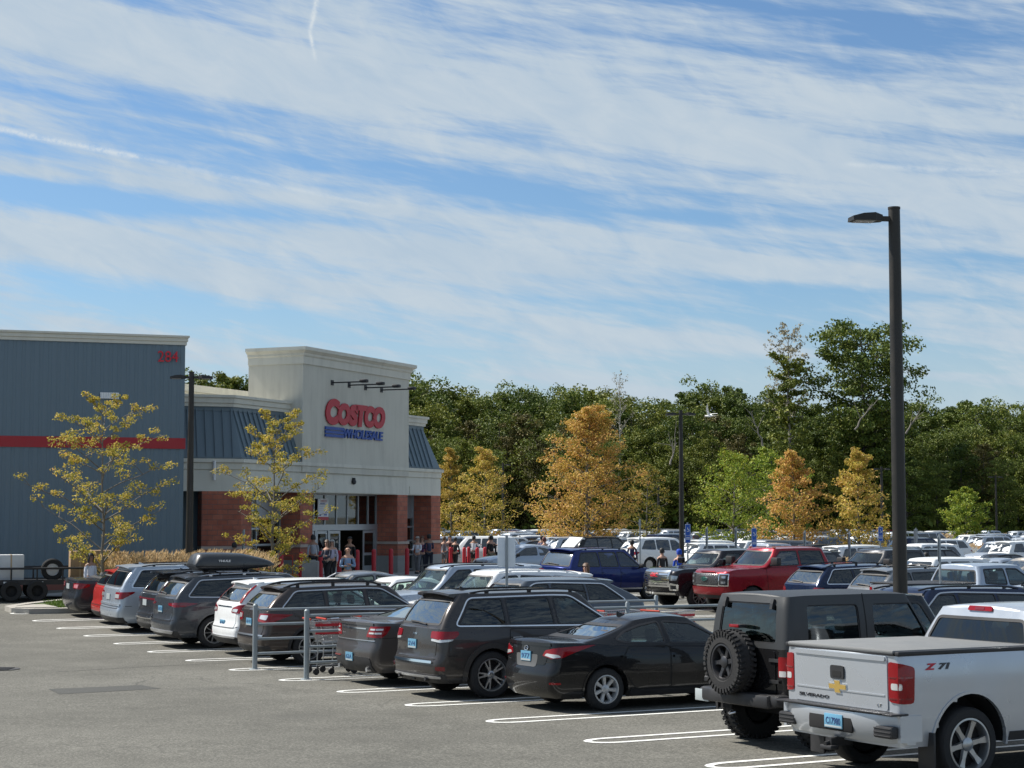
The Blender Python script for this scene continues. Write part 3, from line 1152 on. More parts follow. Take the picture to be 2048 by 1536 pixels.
for ch, x0, x1, z0, z1 in (('C', 654, 681.5, 6.70, 7.84), ('O', 678, 703, 6.72, 7.70), ('S', 700, 718.5, 6.73, 7.69),
       ('T', 713.5, 737, 6.73, 7.70), ('C', 731.5, 751.5, 6.73, 7.71), ('O', 748.5, 772.5, 6.73, 7.72)):
 fit_text('sign_letter', ch, u_of_px(x0), u_of_px(x1), z0, z1, M_SIGNR, w=.10, extr=.05, bold=.075 if ch != 'T' else .06)
fit_text('sign_lettering', 'WHOLESALE', u_of_px(690), u_of_px(769), 6.19, 6.60, M_SIGNB, w=.08, extr=.06, bold=.035)
fit_text('house_number', '284', -1.0, -.26, 8.42, 8.82, plain('number_red', (.60, .012, .03), .5), w=.05, extr=.03, shear=0, bold=.0, fr=(CB, WD, WN))
mb = MB()
for z0, z1 in ((6.49, 6.62), (6.335, 6.455), (6.18, 6.30)):
 bbox(mb, u_of_px(654), u_of_px(690.5), .08, .14, z0, z1)
mb.build('sign_bars', M_SIGNB, store)
for px_, y_ in ((663, 765.5), (697, 770.5), (730, 775.7), (762, 780.2)):
 u = u_of_px(px_, .06)
 dep = (P0 + E_ * u).y
 z = CAMZ + (HORIZ - y_) * dep / FPX
 mb = MB()
 mb.tube([bp_(u, .05, z), bp_(u, 1.55, z)], .028, 8)
 mb.rbox((0, 0, 0), (.34, .26, .14), .04, M=Matrix.Translation(bp_(u, 1.62, z + .03)) @ Matrix.Rotation(atan2(NF.y, NF.x), 4, 'Z'))
 mb.box(bp_(u, .075, z), (.03, .22, .22), rz=atan2(NF.y, NF.x))
 mb.build('sign_lamp', M_BLK, store)
mb = MB()
cpt = bp_(u_of_px(713), .08, 4.37)
mb.lathe([(.0, .10), (.07, .10), (.08, 0), (.11, -.06), (.10, -.14), (.04, -.19), (0, -.2)], cpt, 14)
mb.build('security_camera', M_BLK, store)
mb = MB()
q = bp_(-1.1, .14, 0, C1, WD, WN)
mb.tube([(q.x, q.y, 4.95 - GB), (q.x, q.y, 4.2 - GB)], .06, 10)
mb.build('overflow_pipe', M_WHITE, store)
mb = MB()
vs = []
UU = [-16 + i * 2 for i in range(22)]
for u in UU:
 for w in (-1.3, 1.0, 3.4, 5.8):
  p = P0 + E_ * u + NF * w
  vs.append((p.x, p.y, max(gz(p.x, p.y), GB - .12) + .02))
fs = [(i * 4 + j, (i + 1) * 4 + j, (i + 1) * 4 + j + 1, i * 4 + j + 1) for i in range(len(UU) - 1) for j in range(3)]
mb.add(vs, fs)
tag(mb.build('entrance_pavement', M_CONC, fix=False), kind='structure')
# ================================================================== CARS
def lerp(a, b, t):
 return a + (b - a) * t
def curve(pts):
 """smooth-ish interpolation through points"""
 P = sorted(pts)
 n = len(P)
 X = [p[0] for p in P]
 Y = [p[1] for p in P]
 d = [(Y[i + 1] - Y[i]) / (X[i + 1] - X[i]) for i in range(n - 1)] if n > 1 else []
 T = []
 for i in range(n):
  if n < 3:
   T.append(d[0] if d else 0)
  elif i == 0:
   T.append(d[0])
  elif i == n - 1:
   T.append(d[-1])
  else:
   a, b = d[i - 1], d[i]
   T.append(0 if a * b <= 0 else 2 * a * b / (a + b))
 def f(x):
  if x <= X[0]:
   return Y[0] + T[0] * (x - X[0])
  if x >= X[-1]:
   return Y[-1] + T[-1] * (x - X[-1])
  i = 0
  while x > X[i + 1]:
   i += 1
  h = X[i + 1] - X[i]
  t = (x - X[i]) / h
  return (Y[i] * (1 + 2 * t) * (1 - t) ** 2 + h * T[i] * t * (1 - t) ** 2 + Y[i + 1] * t * t * (3 - 2 * t) + h * T[i + 1] * t * t * (t - 1))
 return f
def roundpoly(poly, r, n=4):
 out_ = []
 N = len(poly)
 for i in range(N):
  p = Vector(poly[i])
  a = Vector(poly[i - 1]) - p
  b = Vector(poly[(i + 1) % N]) - p
  rr = r[i] if isinstance(r, (list, tuple)) else r
  q = min(rr, a.length * .45, b.length * .45)
  if q < 1e-4:
   out_.append(tuple(p))
   continue
  s, e = p + a.normalized() * q, p + b.normalized() * q
  for j in range(n + 1):
   t = j / n
   out_.append(tuple(s * (1 - t) ** 2 + p * 2 * t * (1 - t) + e * t * t))
 return out_
def resample(poly, d, closed=True):
 out_ = []
 N = len(poly)
 for i in range(N if closed else N - 1):
  a, b = Vector(poly[i]), Vector(poly[(i + 1) % N])
  k = max(1, int((b - a).length / d + .5))
  for j in range(k):
   out_.append(tuple(a.lerp(b, j / k)))
 if not closed:
  out_.append(tuple(poly[-1]))
 return out_
def area2(poly):
 return sum(poly[i - 1][0] * poly[i][1] - poly[i][0] * poly[i - 1][1] for i in range(len(poly)))
def near_on_poly(poly, p):
 best = None
 P = Vector(p)
 for i in range(len(poly)):
  a, b = Vector(poly[i - 1]), Vector(poly[i])
  ab = b - a
  t = max(0, min(1, (P - a).dot(ab) / max(1e-12, ab.length_squared)))
  q = a + ab * t
  d = (P - q).length
  if best is None or d < best[0]:
   best = (d, (q.x, q.y))
 return best
class Shell:
 def __init__(s, xr, xf, Z0, Z1, Y, rc=.14, bl=.06, rcf=None, blf=None):
  s.xr, s.xf, s.Z0, s.Z1, s.Yf = xr, xf, Z0, Z1, Y
  s.rc, s.bl = rc, bl
  s.rcf = rcf or rc
  s.blf = bl if blf is None else blf
 def zz(s, x, v):
  return lerp(s.Z0(x), s.Z1(x), v)
 def side(s, x, v):
  return (x, s.Yf(x, v), s.zz(x, v))
 def end(s, sg, q, v):
  """sg=-1 rear, +1 front; q = signed distance round the corner (<0 on the end face)"""
  rc = s.rc if sg < 0 else s.rcf
  bl = s.bl if sg < 0 else s.blf
  X = s.xr(v) if sg < 0 else s.xf(v)
  d = -sg                       # direction from the end towards the middle
  Ys = s.Yf(X + d * rc, v)
  if q >= rc:
   x = X + d * q
   y = s.Yf(x, v)
  elif q > -rc:
   th = (rc - q) / (2 * rc) * pi / 2
   x = X + d * rc * (1 - sin(th))
   y = Ys - rc * (1 - cos(th))
  else:
   y = Ys + q
   x = X - d * bl * (1 - (y / (Ys - rc)) ** 2)
  return (x, y, s.zz(x, v))
 def vsolve(s, x, z):
  a, b = s.Z0(x), s.Z1(x)
  return (z - a) / (b - a)
 def side_z(s, x, z):
  return s.side(x, s.vsolve(x, z))
 def end_z(s, sg, q, z):
  v = .5
  for _ in range(4):
   p = s.end(sg, q, v)
   v = max(-.3, min(1.3, s.vsolve(p[0], z)))
  return s.end(sg, q, v)
 def end_yz(s, sg, y, z):
  """y measured from the centre line, unrolled round the corner"""
  ay = abs(y)
  v = .5
  for _ in range(4):
   rc = s.rc if sg < 0 else s.rcf
   X = s.xr(v) if sg < 0 else s.xf(v)
   Ys = s.Yf(X - sg * rc, v)
   p = s.end(sg, ay - Ys, v)
   v = max(-.3, min(1.3, s.vsolve(p[0], z)))
  p = s.end(sg, ay - Ys, v)
  return (p[0], p[1] * (1 if y >= 0 else -1), p[2])
def fd_map(f, ctr):
 """wrap a surface (a,b)->point into (a,b,off)->point pushed along the normal"""
 def g_(a, b, off=0.0):
  p = Vector(f(a, b))
  if not off:
   return p
  e = 0.01
  u = Vector(f(a + e, b)) - Vector(f(a - e, b))
  v = Vector(f(a, b + e)) - Vector(f(a, b - e))
  n = u.cross(v)
  if n.length < 1e-12:
   return p
  n.normalize()
  if n.dot(p - ctr) < 0:
   n = -n
  return p + n * off
 return g_
def patch(mb, poly, mp, off, thick=.012, cell=.09, mi=0):
 bm = bmesh.new()
 vs = [bm.verts.new((p[0], p[1], 0)) for p in poly]
 try:
  bm.faces.new(vs)
 except ValueError:
  bm.free()
  return
 bm.normal_update()
 if len(poly) > 4:
  bmesh.ops.triangulate(bm, faces=bm.faces[:], ngon_method='EAR_CLIP')
 xs_ = [p[0] for p in poly]
 zs_ = [p[1] for p in poly]
 for ax, (lo, hi) in ((0, (min(xs_), max(xs_))), (1, (min(zs_), max(zs_)))):
  n = int((hi - lo) / cell)
  for i in range(1, n + 1):
   c = lo + (hi - lo) * i / (n + 1)
   co = (c, 0, 0) if ax == 0 else (0, c, 0)
   no = (1, 0, 0) if ax == 0 else (0, 1, 0)
   bmesh.ops.bisect_plane(bm, geom=bm.verts[:] + bm.edges[:] + bm.faces[:], plane_co=co, plane_no=no)
 bmesh.ops.remove_doubles(bm, verts=bm.verts[:], dist=1e-5)
 bm.verts.index_update()
 n = len(bm.verts)
 top = [mp(v.co.x, v.co.y, off) for v in bm.verts]
 fs = [[v.index for v in f.verts] for f in bm.faces]
 bnd = [(e.verts[0].index, e.verts[1].index) for e in bm.edges if len(e.link_faces) == 1]
 bi = sorted({i for e in bnd for i in e})
 mpi = {i: n + k for k, i in enumerate(bi)}
 low_ = [mp(bm.verts[i].co.x, bm.verts[i].co.y, off - thick) for i in bi] if False else None
 bm.verts.ensure_lookup_table()
 low_ = [mp(bm.verts[i].co.x, bm.verts[i].co.y, off - thick) for i in bi]
 sk = [(a, b, mpi[b], mpi[a]) for a, b in bnd]
 bm.free()
 mb.add(top + low_, fs, mi, True)
 b0 = len(mb.v) - n - len(low_)
 for f in sk:
  mb.f.append(tuple(b0 + i for i in f))
  mb.m.append(mi)
  mb.sm.append(False)
def trimline(mb, poly, mp, w, off, thick=.02, closed=True, mi=0, d=.08):
 """raised ribbon following a 2-D line on a surface"""
 P = resample(poly, d, closed)
 n = len(P)
 vs = []
 for i in range(n):
  if closed:
   a, b = Vector(P[i - 1]), Vector(P[(i + 1) % n])
  else:
   a, b = Vector(P[max(i - 1, 0)]), Vector(P[min(i + 1, n - 1)])
  t = (b - a).normalized()
  q = Vector((-t.y, t.x)) * (w / 2)
  p = Vector(P[i])
  for s_, o_ in ((1, off - thick), (1, off), (-1, off), (-1, off - thick)):
   c = p + q * s_
   vs.append(mp(c.x, c.y, o_))
 fs = []
 for i in range(n if closed else n - 1):
  j = (i + 1) % n
  for k in range(3):
   fs.append((i * 4 + k, j * 4 + k, j * 4 + k + 1, i * 4 + k + 1))
 mb.add(vs, fs, mi, False)
def skin(shell, ncol_s, ncol_e, ncol_c, lev, holes_side=(), holes_rear=(), holes_front=(), arches=(), cap=True, crown=.04, capn=8, snap=.55, drop_bottom=False):
 """build both halves of a shell as one MB with holes cut to polygons"""
 cols = []
 for i in range(ncol_e):
  cols.append(('R', i / ncol_e))
 for i in range(ncol_c):
  cols.append(('r', -1 + 2 * i / ncol_c))
 for i in range(ncol_s + 1):
  cols.append(('S', i / ncol_s))
 for i in range(1, ncol_c + 1):
  cols.append(('f', 1 - 2 * i / ncol_c))
 for i in range(ncol_e - 1, -1, -1):
  cols.append(('F', i / ncol_e))
 met, kind = [], []
 for c, (k, t) in enumerate(cols):
  row = []
  for j in range(lev + 1):
   v = j / lev
   if k in 'Rr':
    X = shell.xr(v)
    Ys = shell.Yf(X + shell.rc, v)
    q = (t * (Ys - shell.rc)) - Ys if k == 'R' else t * shell.rc
    p = shell.end(-1, q, v)
    row.append([q + Ys, p[2], v])
   elif k in 'Ff':
    X = shell.xf(v)
    Ys = shell.Yf(X - shell.rcf, v)
    q = (t * (Ys - shell.rcf)) - Ys if k == 'F' else t * shell.rcf
    p = shell.end(1, q, v)
    row.append([q + Ys, p[2], v])
   else:
    x0, x1 = shell.xr(v) + shell.rc, shell.xf(v) - shell.rcf
    x = lerp(x0, x1, t)
    row.append([x, shell.zz(x, v), v])
  met.append(row)
  kind.append('S' if k == 'S' else ('R' if k in 'Rr' else 'F'))
 dead = set()
 snapped = {}
 def cut(kd, polys):
  idx = [i for i, k in enumerate(kind) if k == kd]
  if not idx or not polys:
   return
  for poly in polys:
   xs_ = [p[0] for p in poly]
   zs_ = [p[1] for p in poly]
   bx = (min(xs_) - .2, max(xs_) + .2, min(zs_) - .2, max(zs_) + .2)
   inn = [i for i in idx if any(bx[0] < met[i][j][0] < bx[1] for j in range(lev + 1))]
   if not inn:
    continue
   sharp = []
   N = len(poly)
   for a in range(N):
    e1 = (Vector(poly[a]) - Vector(poly[a - 1])).normalized()
    e2 = (Vector(poly[(a + 1) % N]) - Vector(poly[a])).normalized()
    if e1.dot(e2) < .8:
     sharp.append(poly[a])
   for cpt in sharp:
    best = None
    for i in inn:
     for j in range(lev + 1):
      if j in (0, lev) or (i, j) in snapped:
       continue
      d = (met[i][j][0] - cpt[0]) ** 2 + (met[i][j][1] - cpt[1]) ** 2
      if best is None or d < best[0]:
       best = (d, i, j)
    if best and best[0] < .06 ** 2:
     met[best[1]][best[2]][0:2] = cpt
     snapped[(best[1], best[2])] = 1
   for i in inn:
    for j in range(lev + 1):
     if (i, j) in snapped:
      continue
     if (j == lev):
      continue
     m = met[i][j]
     if not (bx[0] < m[0] < bx[1] and bx[2] < m[1] < bx[3]):
      continue
     i2 = i + 1 if i + 1 < len(cols) and kind[i + 1] == kd else i - 1
     dx = abs(met[i2][j][0] - m[0])
     dz = abs(met[i][min(j + 1, lev)][1] - met[i][max(j - 1, 0)][1]) / 2
     d, q = near_on_poly(poly, (m[0], m[1]))
     if d < max(dx, dz) * snap:
      m[0], m[1] = q
      snapped[(i, j)] = 1
   for i in inn:
    if i + 1 >= len(cols) or (kind[i + 1] != kd):
     continue
    for j in range(lev):
     cx_ = sum(met[a][b][0] for a, b in ((i, j), (i + 1, j), (i + 1, j + 1), (i, j + 1))) / 4
     cz_ = sum(met[a][b][1] for a, b in ((i, j), (i + 1, j), (i + 1, j + 1), (i, j + 1))) / 4
     if inside(poly, cx_, cz_):
      dead.add((i, j))
 cut('S', list(holes_side) + list(arches))
 cut('R', holes_rear)
 cut('F', holes_front)
 pts = []
 for c in range(len(cols)):
  col = []
  for j in range(lev + 1):
   a, z, v = met[c][j]
   if (c, j) in snapped:
    if kind[c] == 'S':
     p = shell.side_z(a, z)
    elif kind[c] == 'R':
     p = shell.end_yz(-1, a, z)
    else:
     p = shell.end_yz(1, a, z)
   else:
    if kind[c] == 'S':
     p = shell.side(a, v)
    else:
     sg = -1 if kind[c] == 'R' else 1
     rc = shell.rc if sg < 0 else shell.rcf
     X = shell.xr(v) if sg < 0 else shell.xf(v)
     Ys = shell.Yf(X - sg * rc, v)
     p = shell.end(sg, a - Ys, v)
   col.append(p)
  pts.append(col)
 mb = MB()
 nc = len(cols)
 L1 = lev + 1
 for sgn in (1, -1):
  vs = [(p[0], p[1] * sgn, p[2]) for col in pts for p in col]
  fs = []
  for i in range(nc - 1):
   for j in range(lev):
    if (i, j) in dead:
     continue
    f = (i * L1 + j, (i + 1) * L1 + j, (i + 1) * L1 + j + 1, i * L1 + j + 1)
    fs.append(f if sgn > 0 else f[::-1])
  mb.add(vs, fs, 0, True)
 if cap:
  vs, fs = [], []
  ym = max(col[-1][1] for col in pts)
  for i, col in enumerate(pts):
   x, y, z = col[-1]
   for q in range(capn + 1):
    s_ = -1 + 2 * q / capn
    cr = crown * (1 - s_ ** 2) * min(1, (y / ym)) if y > 0 else 0
    vs.append((x, y * s_, z + cr))
  n1 = capn + 1
  for i in range(nc - 1):
   for q in range(capn):
    fs.append((i * n1 + q, i * n1 + q + 1, (i + 1) * n1 + q + 1, (i + 1) * n1 + q))
  mb.add(vs, fs, 0, True)
 return mb
WHEELS = {}
def wheel_meshes(R, rr, w, style, rim_mat):
 key = (R, rr, w, style, rim_mat.name)
 if key in WHEELS:
  return WHEELS[key]
 h = w / 2
 tb = MB()
 prof = [(rr, -h + .02), (rr + .02, -h), (R - .03, -h + .008), (R - .006, -h + .03), (R, -h + .05), (R, h - .05), (R - .006, h - .03), (R - .03, h - .008), (rr + .02, h), (rr, h - .02)]
 tb.lathe(prof, n=40, axis='Y')
 if style == 'mud':
  for i in range(36):
   a = 2 * pi * i / 36
   for s_ in (-1, 1):
    M = Matrix.Rotation(-a, 4, 'Y') @ Matrix.Translation((R + .006, s_ * h * .62, 0)) @ Matrix.Rotation(s_ * .3, 4, 'X')
    tb.box((0, 0, 0), (.03, h * .62, .035), M=M)
    M = Matrix.Rotation(-a, 4, 'Y') @ Matrix.Translation((R - .03, s_ * (h + .002), 0))
    tb.box((0, 0, 0), (.05, .016, .032), M=M)
 rb = MB()
 rb.lathe([(rr, h - .02), (rr + .004, h - .008), (rr - .016, h - .006), (rr - .024, h - .03), (rr - .03, -h + .06)], n=40, axis='Y')
 yf = h - .035
 def spoke(a, w0, w1, r0, r1, dep0=.0, dep1=.0, th=.03):
  M = Matrix.Rotation(-a, 4, 'Y')
  vs = []
  for r, ww, dd in ((r0, w0, dep0), ((r0 + r1) / 2, (w0 + w1) / 2, (dep0 + dep1) / 2 + .004), (r1, w1, dep1)):
   for yy, sc in ((yf - dd, .72), (yf - dd - th, 1.0)):
    vs += [M @ Vector((r, yy, -ww / 2 * sc)), M @ Vector((r, yy, ww / 2 * sc))]
  fs = []
  for i in (0, 1):
   b = i * 4
   fs += [(b, b + 1, b + 5, b + 4), (b + 2, b + 3, b + 7, b + 6), (b, b + 2, b + 6, b + 4), (b + 1, b + 3, b + 7, b + 5)]
  rb.add(vs, fs)
 r1 = rr - .02
 if style == '7':
  for i in range(7):
   spoke(2 * pi * i / 7, .05, .075, .05, r1, .01, 0)
  rb.lathe([(0, yf + .012), (.05, yf + .01), (.066, yf), (.066, yf - .03)], n=20, axis='Y')
 elif style == '5split':
  for i in range(5):
   a = 2 * pi * i / 5
   spoke(a - .17, .035, .03, .05, r1, .012, 0)
   spoke(a + .17, .035, .03, .05, r1, .012, 0)
   spoke(a, .085, .03, .04, rr * .5, .012, .01)
  rb.lathe([(0, yf + .004), (.04, yf + .002), (.06, yf - .01), (.06, yf - .03)], n=20, axis='Y')
 elif style == '6wide' or style == 'mud':
  for i in range(6):
   a = 2 * pi * i / 6 + .2
   spoke(a, .085, .05, .05, r1, .016, .0)
   spoke(a - .1, .02, .03, r1 * .6, r1, .01, .0)
   spoke(a + .1, .02, .03, r1 * .6, r1, .01, .0)
  rb.lathe([(0, yf + .012), (.05, yf + .01), (.075, yf - .005), (.075, yf - .03)], n=20, axis='Y')
 else:
  for i in range(10):
   spoke(2 * pi * i / 10, .03, .026, .05, r1, .012, 0)
  rb.lathe([(0, yf + .008), (.05, yf + .004), (.066, yf - .01), (.066, yf - .03)], n=20, axis='Y')
 db = MB()
 db.lathe([(0, h - .10), (rr * .62, h - .10), (rr * .62, h - .125), (rr - .03, h - .13), (rr - .03, -h + .05), (0, -h + .05)], n=28, axis='Y')
 nb_ = MB()
 for i in range(5 if style != '6wide' else 6):
  a = 2 * pi * i / (5 if style != '6wide' else 6) + .5
  nb_.lathe([(0, yf + .006), (.011, yf + .006), (.011, yf - .02)], n=6, axis='Y', c=(.055 * cos(a), 0, .055 * sin(a)))
 rb2 = rb
 me = []
 for b_, nm, mt in ((db, 'wheel', M_DARK), (tb, 'tyre', M_TYRE), (rb2, 'rim', rim_mat), (nb_, 'lug_nut', M_RIMD)):
  o = b_.build(nm, mt)
  me.append(o.data)
  bpy.data.objects.remove(o)
 WHEELS[key] = me
 return me
def put_wheel(root, x, y, R, rr, w, style, rim_mat, name='wheel', rot=0.0, z=None, M=None):
 me = wheel_meshes(R, rr, w, style, rim_mat)
 wo = bpy.data.objects.new(name, me[0])
 COL.objects.link(wo)
 wo.parent = root
 if M is not None:
  wo.matrix_local = M
 else:
  wo.location = (x, y, R if z is None else z)
  wo.rotation_euler = (0, rot, 0 if y > 0 else pi)
 for nm, d in zip(('tyre', 'rim'), me[1:3]):
  c = bpy.data.objects.new(nm, d)
  COL.objects.link(c)
  c.parent = wo
 return wo
def local_text(txt, w, h, place, mat, name, parent, bold=.0, shear=0.0, ext=.002):
 """lettering: place(u, v, n) -> local point, u in 0..w, v in 0..h"""
 cu = bpy.data.curves.new(name, 'FONT')
 cu.body = txt
 cu.extrude = .01
 cu.offset = bold
 cu.shear = shear
 cu.resolution_u = 2
 to = bpy.data.objects.new(name, cu)
 COL.objects.link(to)
 dg = bpy.context.evaluated_depsgraph_get()
 me = bpy.data.meshes.new_from_object(to.evaluated_get(dg))
 bpy.data.objects.remove(to)
 bpy.data.curves.remove(cu)
 X = [v.co.x for v in me.vertices]
 Y = [v.co.y for v in me.vertices]
 x0, x1, y0, y1 = min(X), max(X), min(Y), max(Y)
 for v in me.vertices:
  v.co = place((v.co.x - x0) / (x1 - x0) * w, (v.co.y - y0) / (y1 - y0) * h, (v.co.z / .01 + 1) * ext / 2)
 me.materials.clear()
 me.materials.append(mat)
 o = bpy.data.objects.new(name, me)
 COL.objects.link(o)
 o.parent = parent
 return o
def make_car(sp, detail=2):
 """sp: dict of dimensions (x = 0 at the rear bumper, forward +x, left +y). returns the root empty"""
 L, W, H, wb, ro, R = sp['L'], sp['W'], sp['H'], sp['wb'], sp['ro'], sp['R']
 zb = sp.get('zb', .26)
 pmat = sp['mat']
 root = empty(sp.get('name', 'parked_car'), (0, 0, 0))
 belt = curve(sp['belt'])
 roof = curve(sp['roof'])
 rp, fp_ = curve(sp['rp']), curve(sp['fp'])
 gr_, gf_ = curve(sp['gr']), curve(sp['gf'])
 tr, tf = sp.get('tr', .10), sp.get('tf', .16)
 def plan(x):
  q = 1.0
  a = max(0, (.30 * L - x) / (.30 * L))
  b = max(0, (x - .66 * L) / (.34 * L))
  return q - tr * a ** 2.2 - tf * b ** 2.2
 prof = curve(sp.get('prof', [(0, .90), (.10, .955), (.3, .985), (.55, 1.0), (.78, .99), (.93, .965), (1, .945)]))
 Yl = lambda x, v: W / 2 * plan(x) * prof(v)
 low = Shell(lambda v: rp(v), lambda v: L - fp_(v), lambda x: zb + sp.get('tuck', .05) * max(0, (x - ro * .5) / 1e9), belt, Yl, sp.get('rc', .16), sp.get('bl', .05), sp.get('rcf', .24), sp.get('blf', .12))
 ins = sp.get('inset', .02)
 rw = sp.get('roofw', .60 * W / 1.85)
 rwf = curve(sp['roofwf']) if 'roofwf' in sp else (lambda x: rw)
 def Yu(x, v):
  y0 = Yl(x, 1) - ins
  y1 = rwf(x)
  return lerp(y0, y1, v) + .022 * sin(pi * max(0, min(1, v)))
 up = Shell(lambda v: gr_(v), lambda v: gf_(v), lambda x: belt(x) - .015, roof, Yu, sp.get('urc', .09), sp.get('ubl', .05), .10, .16)
 ctr = Vector((L / 2, 0, H * .45))
 xa_r, xa_f = ro, ro + wb
 Ra = sp.get('Ra', R + .055)
 arch = []
 for xa in (xa_r, xa_f):
  P = []
  for i in range(25):
   a = pi * i / 24 * 1.06 - .03 * pi
   P.append((xa + Ra * cos(a), R + Ra * sin(a) * sp.get('archk', 1.0)))
  P += [(xa - Ra * .98, zb - .3), (xa + Ra * .98, zb - .3)]
  arch.append(P)
 holes = [roundpoly(p, sp.get('wr', .05)) for p in sp['win']] if detail >= 1 else []
 rwin = roundpoly(sp['rwin'], .06)
 fwin = roundpoly(sp['fwin'], .07)
 see = detail >= 2
 if detail >= 2:
  nb1 = skin(low, 84, 9, 5, 15, arches=arch, crown=sp.get('hood', .05))
  nb2 = skin(up, 60, 9, 4, 12, holes_side=holes, holes_rear=[rwin], holes_front=[fwin], crown=sp.get('crown', .05))
 elif detail == 1:
  nb1 = skin(low, 46, 6, 4, 9, arches=arch, crown=sp.get('hood', .05))
  nb2 = skin(up, 30, 5, 3, 7, crown=sp.get('crown', .05))
 else:
  nb1 = skin(low, 24, 4, 2, 6, arches=arch, crown=.05, capn=4)
  nb2 = skin(up, 14, 3, 2, 4, crown=.05, capn=4)
 nb1.add(nb2.v, nb2.f, 0, True)
 body = nb1.build('body', pmat, root, auto=38)
 side = {}
 for sg in (1, -1):
  side[sg] = fd_map(lambda a, b, sg=sg: (lambda p: (p[0], p[1] * sg, p[2]))(low.side_z(a, b)), ctr)
 uside = {}
 for sg in (1, -1):
  uside[sg] = fd_map(lambda a, b, sg=sg: (lambda p: (p[0], p[1] * sg, p[2]))(up.side_z(a, b)), ctr)
 rear = fd_map(lambda a, b: low.end_yz(-1, a, b), ctr)
 front = fd_map(lambda a, b: low.end_yz(1, a, b), ctr)
 urear = fd_map(lambda a, b: up.end_yz(-1, a, b), Vector((L / 2, 0, H * .3)))
 ufront = fd_map(lambda a, b: up.end_yz(1, a, b), Vector((L / 2, 0, H * .3)))
 maps = dict(side=side, uside=uside, rear=rear, front=front, urear=urear, ufront=ufront, low=low, up=up)
 cell = .1 if detail >= 2 else .35
 gm_s = sp.get('gside', M_GLASS_D) if see else M_GLASS_O
 gm_f = sp.get('gfront', M_GLASS_M) if see else M_GLASS_O
 goff = -.006 if see else .006
 clear = sp.get('clear', ())
 for sg in (1, -1):
  for wi, poly in enumerate(sp['win']):
   mb = MB()
   pr = roundpoly(poly, sp.get('wr', .05), 3 if detail else 1)
   patch(mb, pr, uside[sg], goff, .006, cell)
   g2 = gm_f if (wi in clear and see) else gm_s
   wobj = mb.build('window', g2, root)
  if sp.get('wtrim') and detail:
   mb = MB()
   outl = roundpoly(sp['wtrim'], sp.get('wtr', .10), 5)
   trimline(mb, outl, uside[sg], .022 if detail == 2 else .03, .008, .02)
   mb.build('window_trim', sp.get('trimmat', M_SAT), root)
  if detail >= 2:
   for pr in holes:
    mb = MB()
    trimline(mb, pr, uside[sg], .03, .003, .02)
    mb.build('window_seal', M_BLK, root)
   if sp.get('pillar'):
    for pl in sp['pillar']:
     mb = MB()
     patch(mb, pl, uside[sg], .004, .01, .12)
     mb.build('window_pillar', M_BLK, root)
 mb = MB()
 patch(mb, rwin, urear, goff, .006, cell * 1.3)
 mb.build('rear_window', sp.get('grear', gm_s) if see else M_GLASS_O, root)
 mb = MB()
 patch(mb, fwin, ufront, goff, .006, cell * 1.3)
 mb.build('windshield', gm_f, root)
 if detail >= 2:
  mb = MB()
  trimline(mb, rwin, urear, .035, .004, .02)
  mb.build('window_seal', M_BLK, root)
  mb = MB()
  trimline(mb, fwin, ufront, .035, .004, .02)
  mb.build('window_seal', M_BLK, root)
 cm = sp.get('clad', None)
 if detail >= 1:
  cw = sp.get('cladw', .03 if cm is None else .075)
  for sg in (1, -1):
   for xa in (xa_r, xa_f):
    mb = MB()
    P = []
    for i in range(21):
     a = pi * i / 20 * 1.02 - .01 * pi
     P.append((xa + (Ra + cw * .42) * cos(a), R + (Ra + cw * .42) * sin(a) * sp.get('archk', 1.0)))
    P = [(P[0][0], zb + .02)] + P + [(P[-1][0], zb + .02)]
    trimline(mb, P, side[sg], cw, .014 if cm else .011, .05, closed=False, d=.07)
    mb.build('wheel_arch', cm or pmat, root)
  sh_ = sp.get('sillh', .10)
  for sg in (1, -1):
   mb = MB()
   patch(mb, [(xa_r + Ra + .03, zb + .004), (xa_f - Ra - .03, zb + .004), (xa_f - Ra - .05, zb + sh_), (xa_r + Ra + .05, zb + sh_)], side[sg], .012, .03, .25)
   mb.build('sill', cm or M_BLK, root)
 mb = MB()
 mb.box((L / 2, 0, zb + .10), (L - .7, W - .62, .22))
 mb.box((ro + wb / 2, 0, zb + .12), (wb - 2 * Ra - .06, W - .16, .20))
 mb.box((max(.35, ro - Ra) / 2 + .12, 0, zb + .16), (max(.2, ro - Ra - .22), W - .3, .20))
 if detail >= 1:
  for sg in (1, -1):
   for xa in (xa_r, xa_f):
    n = 14
    vs, fs = [], []
    for i in range(n + 1):
     a = pi * i / n
     for yy in (W / 2 * .93, W / 2 - .40):
      vs.append((xa + (Ra + .02) * cos(a), sg * yy, R + (Ra + .02) * sin(a)))
    for i in range(n):
     fs.append((2 * i, 2 * i + 1, 2 * i + 3, 2 * i + 2))
    vs2 = [(xa, sg * (W / 2 - .40), R)] + [(xa + (Ra + .02) * cos(pi * i / n), sg * (W / 2 - .40), R + (Ra + .02) * sin(pi * i / n)) for i in range(n + 1)]
    mb.add(vs, fs)
    mb.add(vs2, [(0, i + 1, i + 2) for i in range(n)])
  mb.box((xa_r, 0, R), (.12, W - .4, .12))
 mb.build('underbody', M_DARK, root)
 tw = sp.get('tw', .225)
